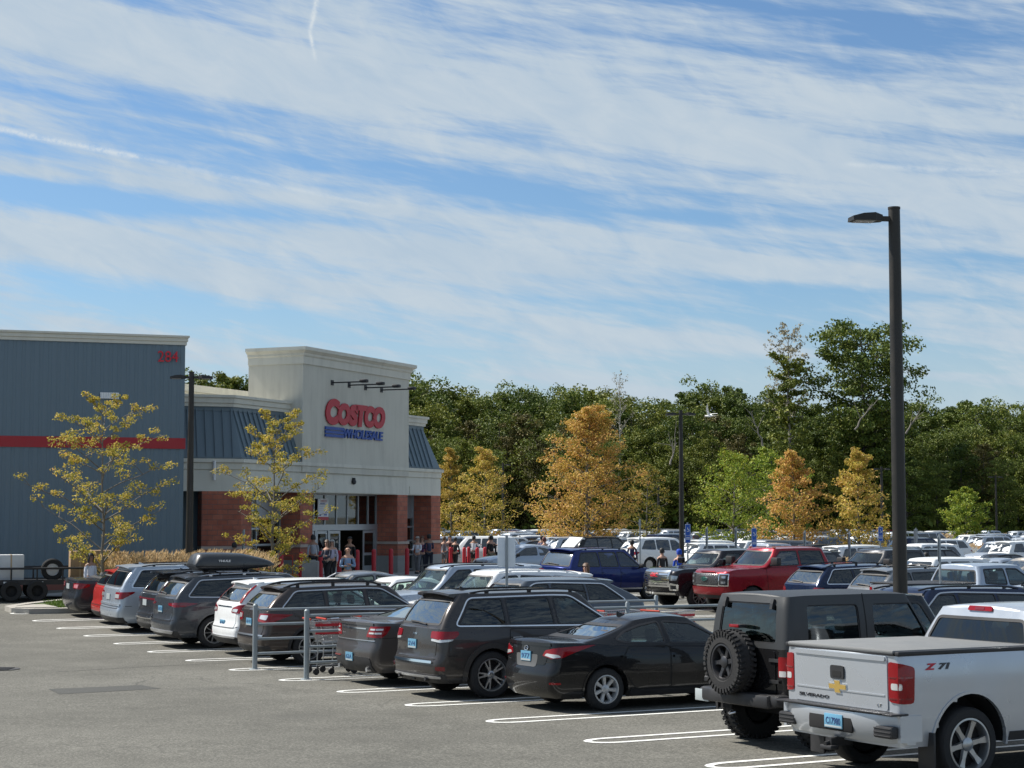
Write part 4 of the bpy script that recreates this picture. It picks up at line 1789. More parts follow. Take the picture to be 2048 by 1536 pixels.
 for xa in (xa_r, xa_f):
  for sg in (1, -1):
   if detail >= 1:
    put_wheel(root, xa, sg * (W / 2 - tw / 2 - .025), R, sp.get('rr', R * .68), tw, sp.get('style', '10'), sp.get('rim', M_RIM), rot=sp.get('wrot', .3) + xa)
   else:
    b2 = MB()
    y0 = sg * (W / 2 - .22)
    b2.lathe([(R * .66, -.1), (R, -.1), (R, .1), (R * .66, .1)], (xa, y0, R), 14, 'Y', 0)
    b2.lathe([(0, .085), (R * .62, .09), (R * .66, .07)], (xa, y0, R), 14, 'Y', 1) if sg > 0 else b2.lathe([(0, -.085), (R * .62, -.09), (R * .66, -.07)], (xa, y0, R), 14, 'Y', 1)
    b2.build('wheel', [M_TYRE, M_RIM], root)
 if detail >= 2:
  for sg in (1, -1):
   for dp in sp.get('doors', ()):
    mb = MB()
    poly = roundpoly(dp, .05, 3)
    trimline(mb, poly, side[sg], .012, .0015, .003, mi=1)
    patch(mb, [(p[0], p[1]) for p in shrink2(poly, .006)], side[sg], .0035, .003, .12)
    d_ = mb.build('door', [pmat, M_DARK], root, auto=30)
    xs_ = [p[0] for p in dp]
    zz_ = [p[1] for p in dp]
    hx, hz = min(xs_) + .13, max(zz_) - sp.get('hz', .15)
    hb = MB()
    trimline(hb, [(hx - .085, hz), (hx + .095, hz + .005)], side[sg], .03, .035, .03, closed=False, d=.05)
    hb.build('door_handle', sp.get('handle', pmat), d_)
 def lampset(key, default, nm):
  for item in sp.get(key, ()):
   mp, poly, mt = item[0], item[1], item[2]
   of = item[3] if len(item) > 3 else .012
   sgs = (1, -1)
   for sg in sgs:
    mb = MB()
    pl = [(p[0] * sg, p[1]) for p in poly]
    patch(mb, roundpoly(pl, item[4] if len(item) > 4 else .03, 2), maps[mp], of, of + .015, .09 if detail >= 2 else .3)
    mb.build(nm, mt, root)
 lampset('tail', None, 'taillight')
 if detail >= 1 or sp.get('head'):
  lampset('head', None, 'headlight')
 for item in sp.get('central', ()):      # (name, map, poly, mat, off[, round])
  if detail < item[6] if len(item) > 6 else False:
   continue
  mb = MB()
  patch(mb, roundpoly(item[2], item[5] if len(item) > 5 else .02, 2), maps[item[1]], item[4], abs(item[4]) + .012, .1 if detail >= 2 else .3)
  mb.build(item[0], item[3], root)
 for item in sp.get('lines', ()):        # (name, map, pts, width, off, mat, mirrored)
  if detail < 1:
   continue
  mb = MB()
  if item[1] in ('side', 'uside'):
   for sg in (1, -1):
    trimline(mb, item[2], maps[item[1]][sg], item[3], item[4], .02, closed=False, d=.12)
  else:
   for sg in ((1, -1) if item[6] else (1,)):
    trimline(mb, [(p[0] * sg, p[1]) for p in item[2]], maps[item[1]], item[3], item[4], .02, closed=False, d=.12)
  mb.build(item[0], item[5], root)
 pz = sp.get('plate')
 if pz and detail >= 1:
  y0, z0, mt, txt = pz[0], pz[1], pz[2], pz[3]
  pm = maps[pz[4]] if len(pz) > 4 else rear
  off = .018
  c = pm(y0, z0 + .075, off)
  n = (pm(y0, z0 + .075, off + .1) - c).normalized()
  n.z *= .3
  n.normalize()
  yv = Vector((-n.y, n.x, 0)).normalized() * (-1)
  yv = Vector((0, -1, 0)) if n.x < 0 else Vector((0, 1, 0))
  upv = n.cross(yv)
  if upv.z < 0:
   upv = -upv
  mb = MB()
  vs = []
  for d_ in (-.012, .004):
   for a, b in ((-.153, -.075), (.153, -.075), (.153, .075), (-.153, .075)):
    vs.append(c + yv * a + upv * b + n * d_)
  mb.add(vs, [(0, 3, 2, 1), (4, 5, 6, 7), (0, 1, 5, 4), (1, 2, 6, 5), (2, 3, 7, 6), (3, 0, 4, 7)])
  po = mb.build('license_plate', mt, root)
  if txt:
   local_text(txt, .25, .075, lambda u, v, q: c + yv * (u - .125) + upv * (v - .035) + n * (.005 + q), M_INK, 'plate_lettering', po, bold=.01)
  if pz[2] is M_PLATE:
   mb = MB()
   vs = []
   for a, b in ((-.145, -.07), (.145, -.07), (.145, -.045), (-.145, -.045)):
    vs.append(c + yv * a + upv * b + n * .0055)
   mb.add(vs, [(0, 1, 2, 3)])
   mb.build('plate_band', M_PLATEW, po)
 if detail >= 1:
  mx, mz = sp['mirror']
  for sg in (1, -1):
   p = side[sg](mx, mz - .08, 0)
   mb = MB()
   k = sp.get('mirk', 1.0)
   mb.tube([p, p + Vector((-.02, sg * .1, .03))], .025, 6)
   mb.rbox((p.x - .01, p.y + sg * (.10 + .08 * k), mz + .02 * k), (.11 * k, .2 * k, .15 * k), .04)
   mb.build('wing_mirror', sp.get('mirmat', M_BLK), root)
 if sp.get('rails') and detail >= 1:
  x0, x1, hgt = sp['rails']
  for sg in (1, -1):
   P = []
   for i in range(13):
    t = i / 12
    x = lerp(x0, x1, t)
    y = rwf(x) - .06
    P.append((x, sg * y, roof(x) + .012 + hgt * min(1, t / .12, (1 - t) / .12)))
   mb = MB()
   mb.tube(P, sp.get('railr', .017), 6)
   for t in (.14, .5, .86):
    x = lerp(x0, x1, t)
    y = rwf(x) - .06
    mb.box((x, sg * y, roof(x) + .01 + hgt / 2), (.07, .03, hgt))
   mb.build('roof_rail', sp.get('railmat', M_BLK), root)
 if sp.get('bars') and detail >= 1:
  for x in sp['bars']:
   mb = MB()
   mb.tube([(x, -(rwf(x) - .02), roof(x) + .055), (x, 0, roof(x) + .075 + sp.get('crown', .05) * .6), (x, rwf(x) - .02, roof(x) + .055)], .018, 6)
   mb.build('roof_bar', M_BLK, root)
 if sp.get('spoiler'):
  d_, t_ = sp['spoiler']
  mb = MB()
  xr_ = gr_(1)
  n = 9
  vs = []
  for (dx, dz, ys) in ((.22, .035, .97), (-d_, .02, .93), (-d_ - .01, -.012, .92), (-d_ + .03, -.03, .9), (.02, -.05, .97), (.22, -.02, .98)):
   for i in range(n):
    s_ = -1 + 2 * i / (n - 1)
    cr = sp.get('crown', .05) * (1 - s_ * s_) * (.9 if dx > 0 else .8)
    X = xr_ + dx - .05 * (1 - s_ * s_)
    vs.append((X, s_ * (rwf(xr_) + .012) * ys, roof(xr_ + max(dx, 0)) + dz - .012 + cr))
  fs = []
  for a in range(6):
   b = (a + 1) % 6
   for i in range(n - 1):
    fs.append((a * n + i, a * n + i + 1, b * n + i + 1, b * n + i))
  mb.add(vs, fs, 0, True)
  mb.add([vs[a * n] for a in range(6)], [tuple(range(6))])
  mb.add([vs[a * n + n - 1] for a in range(6)], [tuple(range(6))])
  mb.build('spoiler', t_ or pmat, root, auto=50)
 if sp.get('fin') and detail >= 1:
  x = sp['fin']
  mb = MB()
  z = roof(x) + sp.get('crown', .05) - .012
  mb.add([(x - .1, 0, z + .075), (x - .09, -.025, z), (x + .10, -.01, z - .002), (x + .1, .01, z - .002), (x - .09, .025, z), (x - .1, -.012, z + .06), (x - .1, .012, z + .06)],
    [(0, 5, 1, 2), (0, 2, 3), (0, 3, 4, 6), (0, 6, 5), (5, 6, 4, 1)])
  mb.build('roof_aerial', sp.get('finmat', pmat), root)
 if sp.get('wiper') and detail >= 2:
  y0, y1, z = sp['wiper']
  mb = MB()
  trimline(mb, [(y0, z), ((y0 + y1) / 2, z + .025), (y1, z + .03)], urear, .022, .03, .02, closed=False, d=.1)
  mb.build('rear_wiper', M_BLK, root)
 if detail >= 2:
  sm = sp.get('seatmat', M_SEAT)
  cabx0, cabx1 = gr_(0) + .1, gf_(0) - .1
  fz = belt(L * .5) - .42
  mb = MB()
  mb.box(((cabx0 + cabx1) / 2, 0, fz - .03), (cabx1 - cabx0, W - .25, .05))
  mb.build('cabin_floor', M_DARK, root)
  xd = gf_(0) - sp.get('dashd', .75)
  mb = MB()
  mb.rbox((xd + .22, 0, belt(xd) - .10), (.5, W - .34, .2), .06)
  mb.build('dashboard', M_SEAT, root)
  xs0 = xd - sp.get('seatd', .75)
  hh = sp.get('headz', H - .33)
  for k_, xx in enumerate(sp.get('seatx', (xs0, xs0 - .85))):
   for sg in (1, -1):
    mb = MB()
    Mx = Matrix.Translation((xx + .2, sg * .37, 0)) @ Matrix.Rotation(-.15, 4, 'Y')
    mb.rbox((0, 0, (fz + hh) / 2 - .12), (.14, .48, hh - fz - .12), .06, M=Mx)
    mb.rbox((0.01, 0, hh), (.10, .26, .20), .045, M=Mx)
    mb.rbox((xx + .3, sg * .37, fz + .08), (.5, .48, .14), .05)
    mb.build('seat', sm, root)
  mb = MB()
  cst = Vector((xd - .08, .37, belt(xd) + .02))
  mb.tube([cst + Vector((.06 * sin(2 * pi * i / 16), .18 * cos(2 * pi * i / 16), .17 * sin(2 * pi * i / 16))) for i in range(16)], .014, 6, closed=True)
  mb.tube([cst, cst + Vector((.2, 0, -.12))], .03, 6)
  mb.build('steering_wheel', M_BLK, root)
  xm_ = gf_(.8)
  mb = MB()
  mb.rbox((xm_ - .12, 0, roof(xm_) - .12), (.03, .22, .07), .012)
  mb.build('interior_mirror', M_BLK, root)
 root['_L'] = L
 sp['_maps'] = maps
 return root
def shrink2(poly, d):
 n = len(poly)
 sgn = 1 if area2(poly) > 0 else -1
 out_ = []
 for i in range(n):
  a, b, e = Vector(poly[i - 1]), Vector(poly[i]), Vector(poly[(i + 1) % n])
  e1, e2 = (b - a), (e - b)
  if e1.length < 1e-9 or e2.length < 1e-9:
   out_.append(tuple(b))
   continue
  n1 = Vector((-e1.y, e1.x)).normalized() * sgn
  n2 = Vector((-e2.y, e2.x)).normalized() * sgn
  nn = (n1 + n2).normalized()
  k = d / max(.4, nn.dot(n1))
  out_.append(tuple(b + nn * k))
 return out_
def plant(root, x, y, ang, dz=0.0):
 """stand a thing on the sloping ground; x,y world position of local origin, ang heading"""
 L = root.get('_L', 4.5)
 c, s_ = cos(ang), sin(ang)
 z0 = gz(x + c * .2 * L, y + s_ * .2 * L)
 z1 = gz(x + c * .8 * L, y + s_ * .8 * L)
 pitch = -math.atan2(z1 - z0, .6 * L)
 xm_, ym_ = x + c * .5 * L, y + s_ * .5 * L
 zl, zr = gz(xm_ - s_ * .8, ym_ + c * .8), gz(xm_ + s_ * .8, ym_ - c * .8)
 roll = math.atan2(zl - zr, 1.6)
 zo = z0 - (z1 - z0) / .6 * .2
 root.location = (x, y, zo + dz)
 root.rotation_euler = (roll, pitch, ang)
 if '_L' in root:
  del root['_L']
def park(root, k, a, fwd=True, L=None, skew=0.0):
 """a = position of the rear bumper along the stall"""
 x, y = row_xy(k, a)
 plant(root, x, y, TH + (0 if fwd else pi) + skew)
def suv_spec(L=4.7, W=1.86, H=1.70, wb=2.7, ro=.98, R=.36, belt=1.04, hood=.98, nose=.86, cowl=1.22, slant=.42, wins=0.62, rise=.06, roofdrop=.05, **kw):
 """two-box body with sloping tailgate; x=0 rear"""
 xc = L - cowl                     # base of the windscreen
 xrf = xc - .72                    # roof front edge
 zb = kw.get('zb', .26)
 hb = H - kw.get('crown', .05)
 def bz(x):
  return belt + rise * (1 - x / xc) if x < xc else belt
 sp = dict(L=L, W=W, H=H, wb=wb, ro=ro, R=R, zb=zb)
 sp['belt'] = [(0, belt + rise - .03), (.25, belt + rise), (xc * .6, belt + rise * .35), (xc - .15, belt), (xc + .25, hood + (belt - hood) * .55), (L - .45, (hood + nose) / 2 + .02), (L - .12, nose), (L, nose - .04)]
 sp['roof'] = [(0, hb - roofdrop - .05), (.45, hb - roofdrop), (xrf * .55, hb - .005), (xrf * .8, hb), (xrf, hb - .02), (xc, hb - .08), (L, hb - .14)]
 sp['rp'] = [(0, .12), (.12, .03), (.30, 0), (.44, .015), (.50, .055), (.75, .065), (1, .10)]
 sp['fp'] = [(0, .16), (.15, .03), (.4, 0), (.7, .02), (.9, .07), (1, .16)]
 sp['gr'] = [(0, .105), (.5, .105 + slant * .42), (.9, .105 + slant * .93), (1, .105 + slant + .02)]
 sp['gf'] = [(0, xc), (.5, xc - .40), (.92, xrf + .10), (1, xrf + .02)]
 bt, tp_ = .045, .085
 xb = slant + .30
 zt = hb - tp_
 b0 = curve(sp['belt'])
 r0 = curve(sp['roof'])
 q = lambda x: b0(x) + bt
 t = lambda x: r0(x) - tp_
 xB = ro + wb * .36                # B pillar position between front and rear door
 xD = ro + .30 * wb - .62 * .3     # C pillar
 xC = ro + .02
 x1 = xc - .28
 def wnd(xa, xb_, lean0, lean1):
  return [(xa, q(xa)), (xb_, q(xb_)), (xb_ + lean1, t(xb_ + lean1)), (xa + lean0, t(xa + lean0))]
 xB = xc - 1.28
 xCp = xB - .92
 sp['win'] = [wnd(xB + .04, x1 + .05, -.02, -.66),
     wnd(xCp + .03, xB - .04, .0, -.02),
     [(slant * .55 + .22, q(.5)), (xCp - .04, q(xCp)), (xCp - .04, t(xCp)), (slant + .34, t(slant + .34))]]
 sp['wtrim'] = [(slant * .55 + .15, q(.5) - .02), (x1 + .14, q(x1) - .02), (x1 - .63, t(x1 - .6) + .03), (xB, t(xB) + .03), (slant + .30, t(slant + .3) + .02)]
 sp['clear'] = (0,)
 sp['rwin'] = [(-W * .36, belt + rise + .05), (W * .36, belt + rise + .05), (W * .325, hb - roofdrop - .10), (-W * .325, hb - roofdrop - .10)]
 sp['fwin'] = [(-W * .40, belt + .03), (W * .40, belt + .03), (W * .34, hb - .09), (-W * .34, hb - .09)]
 sp['roofw'] = W * .325
 sp['doors'] = [[(xB + .01, zb + .11), (ro + wb - R - .16, zb + .11), (ro + wb - R - .02, zb + .45), (xc - .32, b0(xc - .3) - .02), (xB + .01, b0(xB) - .02)],
     [(ro + R + .26, zb + .11), (xB - .01, zb + .11), (xB - .01, b0(xB) - .02), (xCp - .0, b0(xCp) - .02), (xCp - .02, zb + .62)]]
 sp['mirror'] = (xc - .38, belt + .07)
 sp['spoiler'] = (.13, None)
 sp['fin'] = 1.0
 sp['head'] = [('front', [(W * .27, nose - .14), (W * .5, nose - .10), (W * .56, nose - .04), (W * .5, nose - .02), (W * .27, nose - .05)], M_LAMP)]
 sp['central'] = [('grille', 'front', [(-W * .25, nose - .24), (W * .25, nose - .24), (W * .26, nose - .06), (-W * .26, nose - .06)], M_BLK, .01, .03),
      ('bumper_intake', 'front', [(-W * .36, zb + .10), (W * .36, zb + .10), (W * .33, zb + .24), (-W * .33, zb + .24)], M_BLK, .01, .03),
      ('bumper_lower', 'rear', [(-W * .52, zb + .01), (W * .52, zb + .01), (W * .52, zb + .15), (-W * .52, zb + .15)], M_BLK, .012, .02),
      ('tailgate', 'rear', [(-W * .37, belt - .44), (W * .37, belt - .44), (W * .38, belt + rise - .03), (-W * .38, belt + rise - .03)], None, .006, .05, 2)]
 sp['lines'] = [('bumper_seam', 'rear', [(0, belt - .46), (W * .36, belt - .46), (W * .50, belt - .40), (W * .62, belt - .40)], .010, .003, M_DARK, True)]
 sp['tail'] = [('rear', [(W * .30, belt - .20), (W * .52, belt - .16), (W * .60, belt - .06), (W * .50, belt - .02), (W * .30, belt - .04)], M_RED)]
 for k_, v_ in kw.items():
  if k_ == 'addc':
   sp['central'] = sp['central'] + v_
  elif k_ == 'addl':
   sp['lines'] = sp['lines'] + v_
  else:
   sp[k_] = v_
 sp['central'] = [(c[0], c[1], c[2], c[3] or sp['mat']) + tuple(c[4:]) for c in sp['central']]
 return sp
def sedan_spec(L=4.6, W=1.80, H=1.45, wb=2.7, ro=.98, R=.325, deck=1.0, belt=.93, hood=.90, nose=.74, cowl=1.12, decklen=.55, **kw):
 xc = L - cowl
 zb = kw.get('zb', .20)
 hb = H - .045
 xr0 = decklen                     # base of the rear glass
 xr1 = decklen + kw.get('rslope', .95)   # top of the rear glass
 xrf = xc - .85
 sp = dict(L=L, W=W, H=H, wb=wb, ro=ro, R=R, zb=zb)
 sp['belt'] = [(0, deck - .02), (.12, deck), (decklen, deck - .005), (ro + .5, belt + .035), (xc - .2, belt - .02), (xc + .25, hood - .02), (L - .5, (hood + nose) / 2), (L - .1, nose - .04), (L, nose - .09)]
 xm_ = (xr1 + xrf) / 2 - .05
 sp['roof'] = [(xr0, hb - .20), (xr1 - .1, hb - .075), (xr1 + .25, hb - .028), (xm_ + .2, hb), (xrf, hb - .035), (xc - .3, hb - .13), (xc, hb - .22)]
 sp['rp'] = [(0, .14), (.12, .04), (.35, 0), (.5, .01), (.58, .05), (.85, .07), (1, .08)]
 sp['fp'] = [(0, .14), (.15, .03), (.4, 0), (.7, .04), (1, .2)]
 sp['gr'] = [(0, xr0), (.5, lerp(xr0, xr1, .46)), (1, xr1)]
 sp['gf'] = [(0, xc), (.5, xc - .44), (1, xrf + .02)]
 b0, r0 = curve(sp['belt']), curve(sp['roof'])
 q = lambda x: b0(x) + .035
 t = lambda x: r0(x) - .065
 xB = xc - 1.42
 x1 = xc - .26
 xe = xr0 + .62
 sp['win'] = [[(xB + .05, q(xB)), (x1, q(x1)), (x1 - .62, t(x1 - .62) - .015), (xB + .02, t(xB))],
     [(xe + .12, q(xe) + .03), (xe + .3, q(xe + .3)), (xB - .04, q(xB)), (xB - .06, t(xB)), (xe + .62, t(xe + .62) - .015), (xe + .32, t(xe + .32) - .06)]]
 sp['wtrim'] = None
 sp['clear'] = (0, 1)
 sp['rwin'] = [(-W * .36, q(xr0) + .02), (W * .36, q(xr0) + .02), (W * .30, t(xr1) + .0), (-W * .30, t(xr1) + .0)]
 sp['fwin'] = [(-W * .39, q(xc) + .0), (W * .39, q(xc) + .0), (W * .31, t(xrf) - .005), (-W * .31, t(xrf) - .005)]
 sp['roofw'] = W * .295
 sp['ins'] = .02
 sp['doors'] = [[(xB + .01, zb + .12), (ro + wb - R - .14, zb + .12), (ro + wb - R, zb + .42), (xc - .22, b0(xc - .2) - .015), (xB + .01, b0(xB) - .015)],
     [(ro + R + .20, zb + .12), (xB - .01, zb + .12), (xB - .01, b0(xB) - .015), (xe + .30, b0(xe + .3) - .015), (xe + .1, zb + .48)]]
 sp['mirror'] = (xc - .32, belt + .05)
 sp['head'] = [('front', [(W * .27, nose - .13), (W * .52, nose - .12), (W * .62, nose - .02), (W * .48, nose - .015), (W * .28, nose - .06)], M_LAMP)]
 sp['central'] = [('grille', 'front', [(-W * .22, nose - .16), (W * .22, nose - .16), (W * .23, nose - .06), (-W * .23, nose - .06)], M_BLK, .01, .03),
      ('bumper_intake', 'front', [(-W * .36, zb + .08), (W * .36, zb + .08), (W * .33, zb + .24), (-W * .33, zb + .24)], M_BLK, .01, .03),
      ('boot_lid', 'rear', [(-W * .30, deck - .34), (W * .30, deck - .34), (W * .36, deck - .05), (-W * .36, deck - .05)], None, .005, .05, 2),
      ]
 sp['lines'] = [('bumper_seam', 'rear', [(W * .30, deck - .30), (W * .50, deck - .27), (W * .66, deck - .26)], .010, .003, M_DARK, True)]
 sp['tail'] = [('rear', [(W * .28, deck - .19), (W * .50, deck - .18), (W * .60, deck - .11), (W * .48, deck - .06), (W * .29, deck - .08)], M_RED)]
 sp['crown'] = .045
 for k_, v_ in kw.items():
  if k_ == 'addc':
   sp['central'] = sp['central'] + v_
  elif k_ == 'addl':
   sp['lines'] = sp['lines'] + v_
  else:
   sp[k_] = v_
 sp['central'] = [(c[0], c[1], c[2], c[3] or sp['mat']) + tuple(c[4:]) for c in sp['central']]
 return sp
def pickup_spec(L=5.84, W=2.03, H=1.88, wb=3.64, ro=1.18, R=.40, rail=1.36, belt=1.30, hood=1.22, nose=1.12, cowl=1.45, bed=1.98, cab=2.15, **kw):
 xc = L - cowl
 zb = kw.get('zb', .42)
 hb = H - .05
 xcr = bed + .14                    # rear wall of the cab
 xrf = xc - .62
 sp = dict(L=L, W=W, H=H, wb=wb, ro=ro, R=R, zb=zb, archk=.93, Ra=R + .085)
 sp['belt'] = [(0, rail - .02), (.3, rail), (xcr - .1, rail), (xcr + .1, rail - .01), (xc - .6, belt - .02), (xc, belt - .03), (xc + .3, hood), (L - .4, (hood + nose) / 2 + .02), (L - .1, nose), (L, nose - .04)]
 sp['roof'] = [(xcr - .1, hb - .05), (xcr + .3, hb - .01), (xcr + .9, hb), (xrf, hb - .02), (xc, hb - .10)]
 sp['rp'] = [(0, .16), (.3, .14), (.6, .135), (1, .13)]
 sp['fp'] = [(0, .12), (.3, .02), (.7, 0), (.92, .02), (1, .08)]
 sp['gr'] = [(0, xcr), (1, xcr + .15)]
 sp['gf'] = [(0, xc), (.5, xc - .36), (1, xrf + .02)]
 sp['bl'], sp['rc'], sp['tr'], sp['tf'] = .025, .07, .02, .08
 sp['prof'] = [(0, .955), (.12, .975), (.45, .995), (.72, 1.0), (.9, .985), (1, .965)]
 b0, r0 = curve(sp['belt']), curve(sp['roof'])
 q = lambda x: b0(x) + .035
 t = lambda x: r0(x) - .085
 xB = xcr + (xc - xcr) * .46
 x1 = xc - .22
 sp['win'] = [[(xB + .05, q(xB)), (x1, q(x1)), (x1 - .55, t(x1 - .55)), (xB + .05, t(xB))],
     [(xcr + .24, q(xcr + .2)), (xB - .04, q(xB)), (xB - .04, t(xB)), (xcr + .30, t(xcr + .3))]]
 sp['wtrim'] = None
 sp['clear'] = (0,)
 sp['rwin'] = [(-W * .40, rail + .035), (W * .40, rail + .035), (W * .345, hb - .13), (-W * .345, hb - .13)]
 sp['fwin'] = [(-W * .40, belt + .03), (W * .40, belt + .03), (W * .345, hb - .10), (-W * .345, hb - .10)]
 sp['roofw'] = W * .365
 sp['ubl'], sp['urc'] = .03, .10
 sp['doors'] = [[(xB + .01, zb + .12), (ro + wb - R - .2, zb + .12), (ro + wb - R - .10, b0(xc) - .1), (ro + wb - R - .10, b0(xc - .3) - .02), (xB + .01, b0(xB) - .02)],
     [(xcr + .12, zb + .12), (xB - .01, zb + .12), (xB - .01, b0(xB) - .02), (xcr + .12, b0(xcr + .2) - .02)]]
 sp['mirror'] = (xc - .28, belt + .12)
 sp['mirk'] = 1.35
 sp['head'] = [('front', [(W * .31, nose - .26), (W * .47, nose - .24), (W * .49, nose - .06), (W * .31, nose - .04)], M_LAMP)]
 sp['central'] = [('grille', 'front', [(-W * .30, nose - .42), (W * .30, nose - .42), (W * .31, nose - .06), (-W * .31, nose - .06)], M_BLK, .015, .03)]
 sp['lines'] = [('cab_gap', 'side', [(bed + .115, zb + .02), (bed + .115, rail - .005)], .022, .002, M_DARK, True)]
 sp['tail'] = [('rear', [(W * .42, rail - .52), (W * .56, rail - .50), (W * .56, rail - .10), (W * .42, rail - .08)], M_RED)]
 sp['crown'] = .05
 sp['hood'] = .015
 sp['seatx'] = (xB + .05, xB - .72)
 for k_, v_ in kw.items():
  if k_ == 'addc':
   sp['central'] = sp['central'] + v_
  elif k_ == 'addl':
   sp['lines'] = sp['lines'] + v_
  else:
   sp[k_] = v_
 sp['central'] = [(c[0], c[1], c[2], c[3] or sp['mat']) + tuple(c[4:]) for c in sp['central']]
 return sp
def drop_props(o):
 for k_ in ('_L',):
  if k_ in o:
   del o[k_]
# ================================================================== THE CARS IN THE NEAR ROWS
P_SILVER = paint('silver_paint', (0.47, 0.50, 0.54), .55, .3, .02)
P_WHITE = paint('white_paint', (0.74, 0.75, 0.75), 0.0, .3, .02)
P_BLACK = paint('black_paint', (0.010, 0.010, 0.011), 0.1, .25, .03)
P_GBROWN = paint('granite_paint', (0.055, 0.050, 0.048), .5, .3)
P_BRONZE = paint('bronze_grey_paint', (0.062, 0.050, 0.045), .5, .3)
P_TAUR = paint('magnetic_grey_paint', (0.085, 0.078, 0.076), .5, .3)
P_DGREY = paint('slate_paint', (0.060, 0.066, 0.076), .45, .3)
P_CHAR = paint('charcoal_paint', (0.035, 0.038, 0.044), .4, .3)
P_NAVY = paint('navy_paint', (0.010, 0.020, 0.055), .3, .28)
P_BLUE = paint('deep_blue_paint', (0.010, 0.022, 0.125), .35, .28)
P_LBLUE = paint('pale_blue_grey_paint', (0.34, 0.39, 0.46), .5, .3)
P_RED = paint('dark_red_paint', (0.24, 0.010, 0.018), .4, .25)
P_RED2 = paint('bright_red_paint', (0.42, 0.025, 0.02), .2, .3)
P_STEEL = paint('steel_grey_paint', (0.085, 0.10, 0.12), .5, .3)
P_MGREY = paint('mid_grey_paint', (0.20, 0.21, 0.22), .5, .3)
P_MATTE = plain('matte_black_top', (0.028, 0.03, 0.032), .45, bump=.15, bscale=120)
def solve_a(k, lat, ax, px):
 """stall depth of the rear bumper so that the point (ax forward, lat m to the far side) shows at px"""
 lo, hi = -6, 60
 for _ in range(50):
  m = (lo + hi) / 2
  x, y = row_xy(k + lat / STALL, m + ax)
  if px_of(x, y) < px:
   lo = m
  else:
   hi = m
 return lo
def lab(root, label, cat='car', group='cars parked in the lot'):
 tag(root, label, cat, group)
W = 2.03
sp = pickup_spec(mat=P_SILVER, rail=1.40, belt=1.34, hood=1.25, nose=1.15, rim=M_RIM, style='6wide', rr=.285, tw=.275, R=.405, ro=1.11, Ra=.53, archk=1.05,
     gside=M_GLASS_D, mirmat=P_SILVER,
     tail=[('rear', [(W * .405, .90), (W * .505, .885), (W * .575, .89), (W * .585, 1.27), (W * .50, 1.31), (W * .405, 1.33)], M_RED, .014, .04),
      ('rear', [(W * .425, 1.03), (W * .50, 1.03), (W * .50, 1.10), (W * .425, 1.10)], M_CLR, .017, .02),
      ('rear', [(W * .412, .93), (W * .56, .93), (W * .565, .945), (W * .412, .945)], M_DRED, .019, .005),
      ('rear', [(W * .412, 1.155), (W * .568, 1.155), (W * .568, 1.17), (W * .412, 1.17)], M_DRED, .019, .005)],
     addc=[('tailgate', 'rear', [(-W * .395, .80), (W * .395, .80), (W * .395, 1.385), (-W * .395, 1.385)], None, .012, .03),
      ('tailgate_crease', 'rear', [(-W * .375, .955), (W * .375, .955), (W * .375, .97), (-W * .375, .97)], None, .02, .005),
      ('tailgate_lip', 'rear', [(-W * .385, 1.33), (W * .385, 1.33), (W * .385, 1.38), (-W * .385, 1.38)], None, .028, .02),
      ('tailgate_handle', 'rear', [(-.115, 1.085), (.115, 1.085), (.115, 1.235), (-.115, 1.235)], M_BLK, .030, .03),
      ('handle_recess', 'rear', [(-.075, 1.11), (.075, 1.11), (.075, 1.175), (-.075, 1.175)], M_DARK, .033, .015),
      ('brake_lamp', 'urear', [(-.20, 1.785), (.20, 1.785), (.19, 1.84), (-.19, 1.84)], M_RED, .02, .02),
      ('brake_lamp', 'urear', [(-.075, 1.795), (.075, 1.795), (.075, 1.83), (-.075, 1.83)], M_DRED, .024, .01)],
     )
truck = make_car(sp)
rear_m = sp['_maps']['rear']
side_m = sp['_maps']['side']
mb = MB()
bow = [(-.155, .965), (-.05, .965), (-.065, .925), (.045, .925), (.06, .965), (.15, .965), (.16, 1.035), (.055, 1.035), (.065, 1.075), (-.045, 1.075), (-.055, 1.035), (-.15, 1.035)]
patch(mb, bow, rear_m, .024, .02, .2)
em = mb.build('emblem', M_CHR, truck)
mb = MB()
patch(mb, shrink2(bow, .011), rear_m, .028, .01, .2)
mb.build('emblem_fill', plain('gold_enamel', (0.62, 0.42, 0.12), .35, .6), em)
tg_place = lambda y0, z0: (lambda u, v, q: rear_m(y0 - u, z0 + v, .014 + q))
local_text('SILVERADO', .56, .036, tg_place(.72, .855), M_RIMD, 'badge_lettering', truck, .02, .15, .006)
local_text('LT', .07, .03, tg_place(-.64, .84), M_CHR, 'badge_lettering', truck, .01, .1, .006)
zpl = lambda u0, z0: (lambda u, v, q: side_m[-1](u0 + u, z0 + v, .004 + q))
local_text('Z', .17, .07, zpl(.47, 1.235), M_SIGNR, 'badge_lettering', truck, .05, .3, .004)
local_text('71', .17, .07, zpl(.66, 1.235), M_RIMD, 'badge_lettering', truck, .05, .3, .004)
bb = MB()
sec = [(.17, .75), (.02, .775), (-.02, .76), (-.03, .70), (-.015, .60), (.02, .50), (.06, .455), (.17, .45)]
ys_b = [-1.0, -.97, -.72, -.38, -.37, .37, .38, .72, .97, 1.0]
vs = []
for i, yy in enumerate(ys_b):
 cw = .16 * (abs(yy) / 1.0) ** 5
 for (xx, zz) in sec:
  zl = zz
  vs.append((xx + cw + (.0 if xx > .1 else 0), yy, zl))
n = len(sec)
fs = [(i * n + j, (i + 1) * n + j, (i + 1) * n + (j + 1) % n, i * n + (j + 1) % n) for i in range(len(ys_b) - 1) for j in range(n)]
bb.add(vs, fs, 0, True)
bb.add(vs[:n], [tuple(range(n))])
bb.add(vs[-n:], [tuple(range(n))])
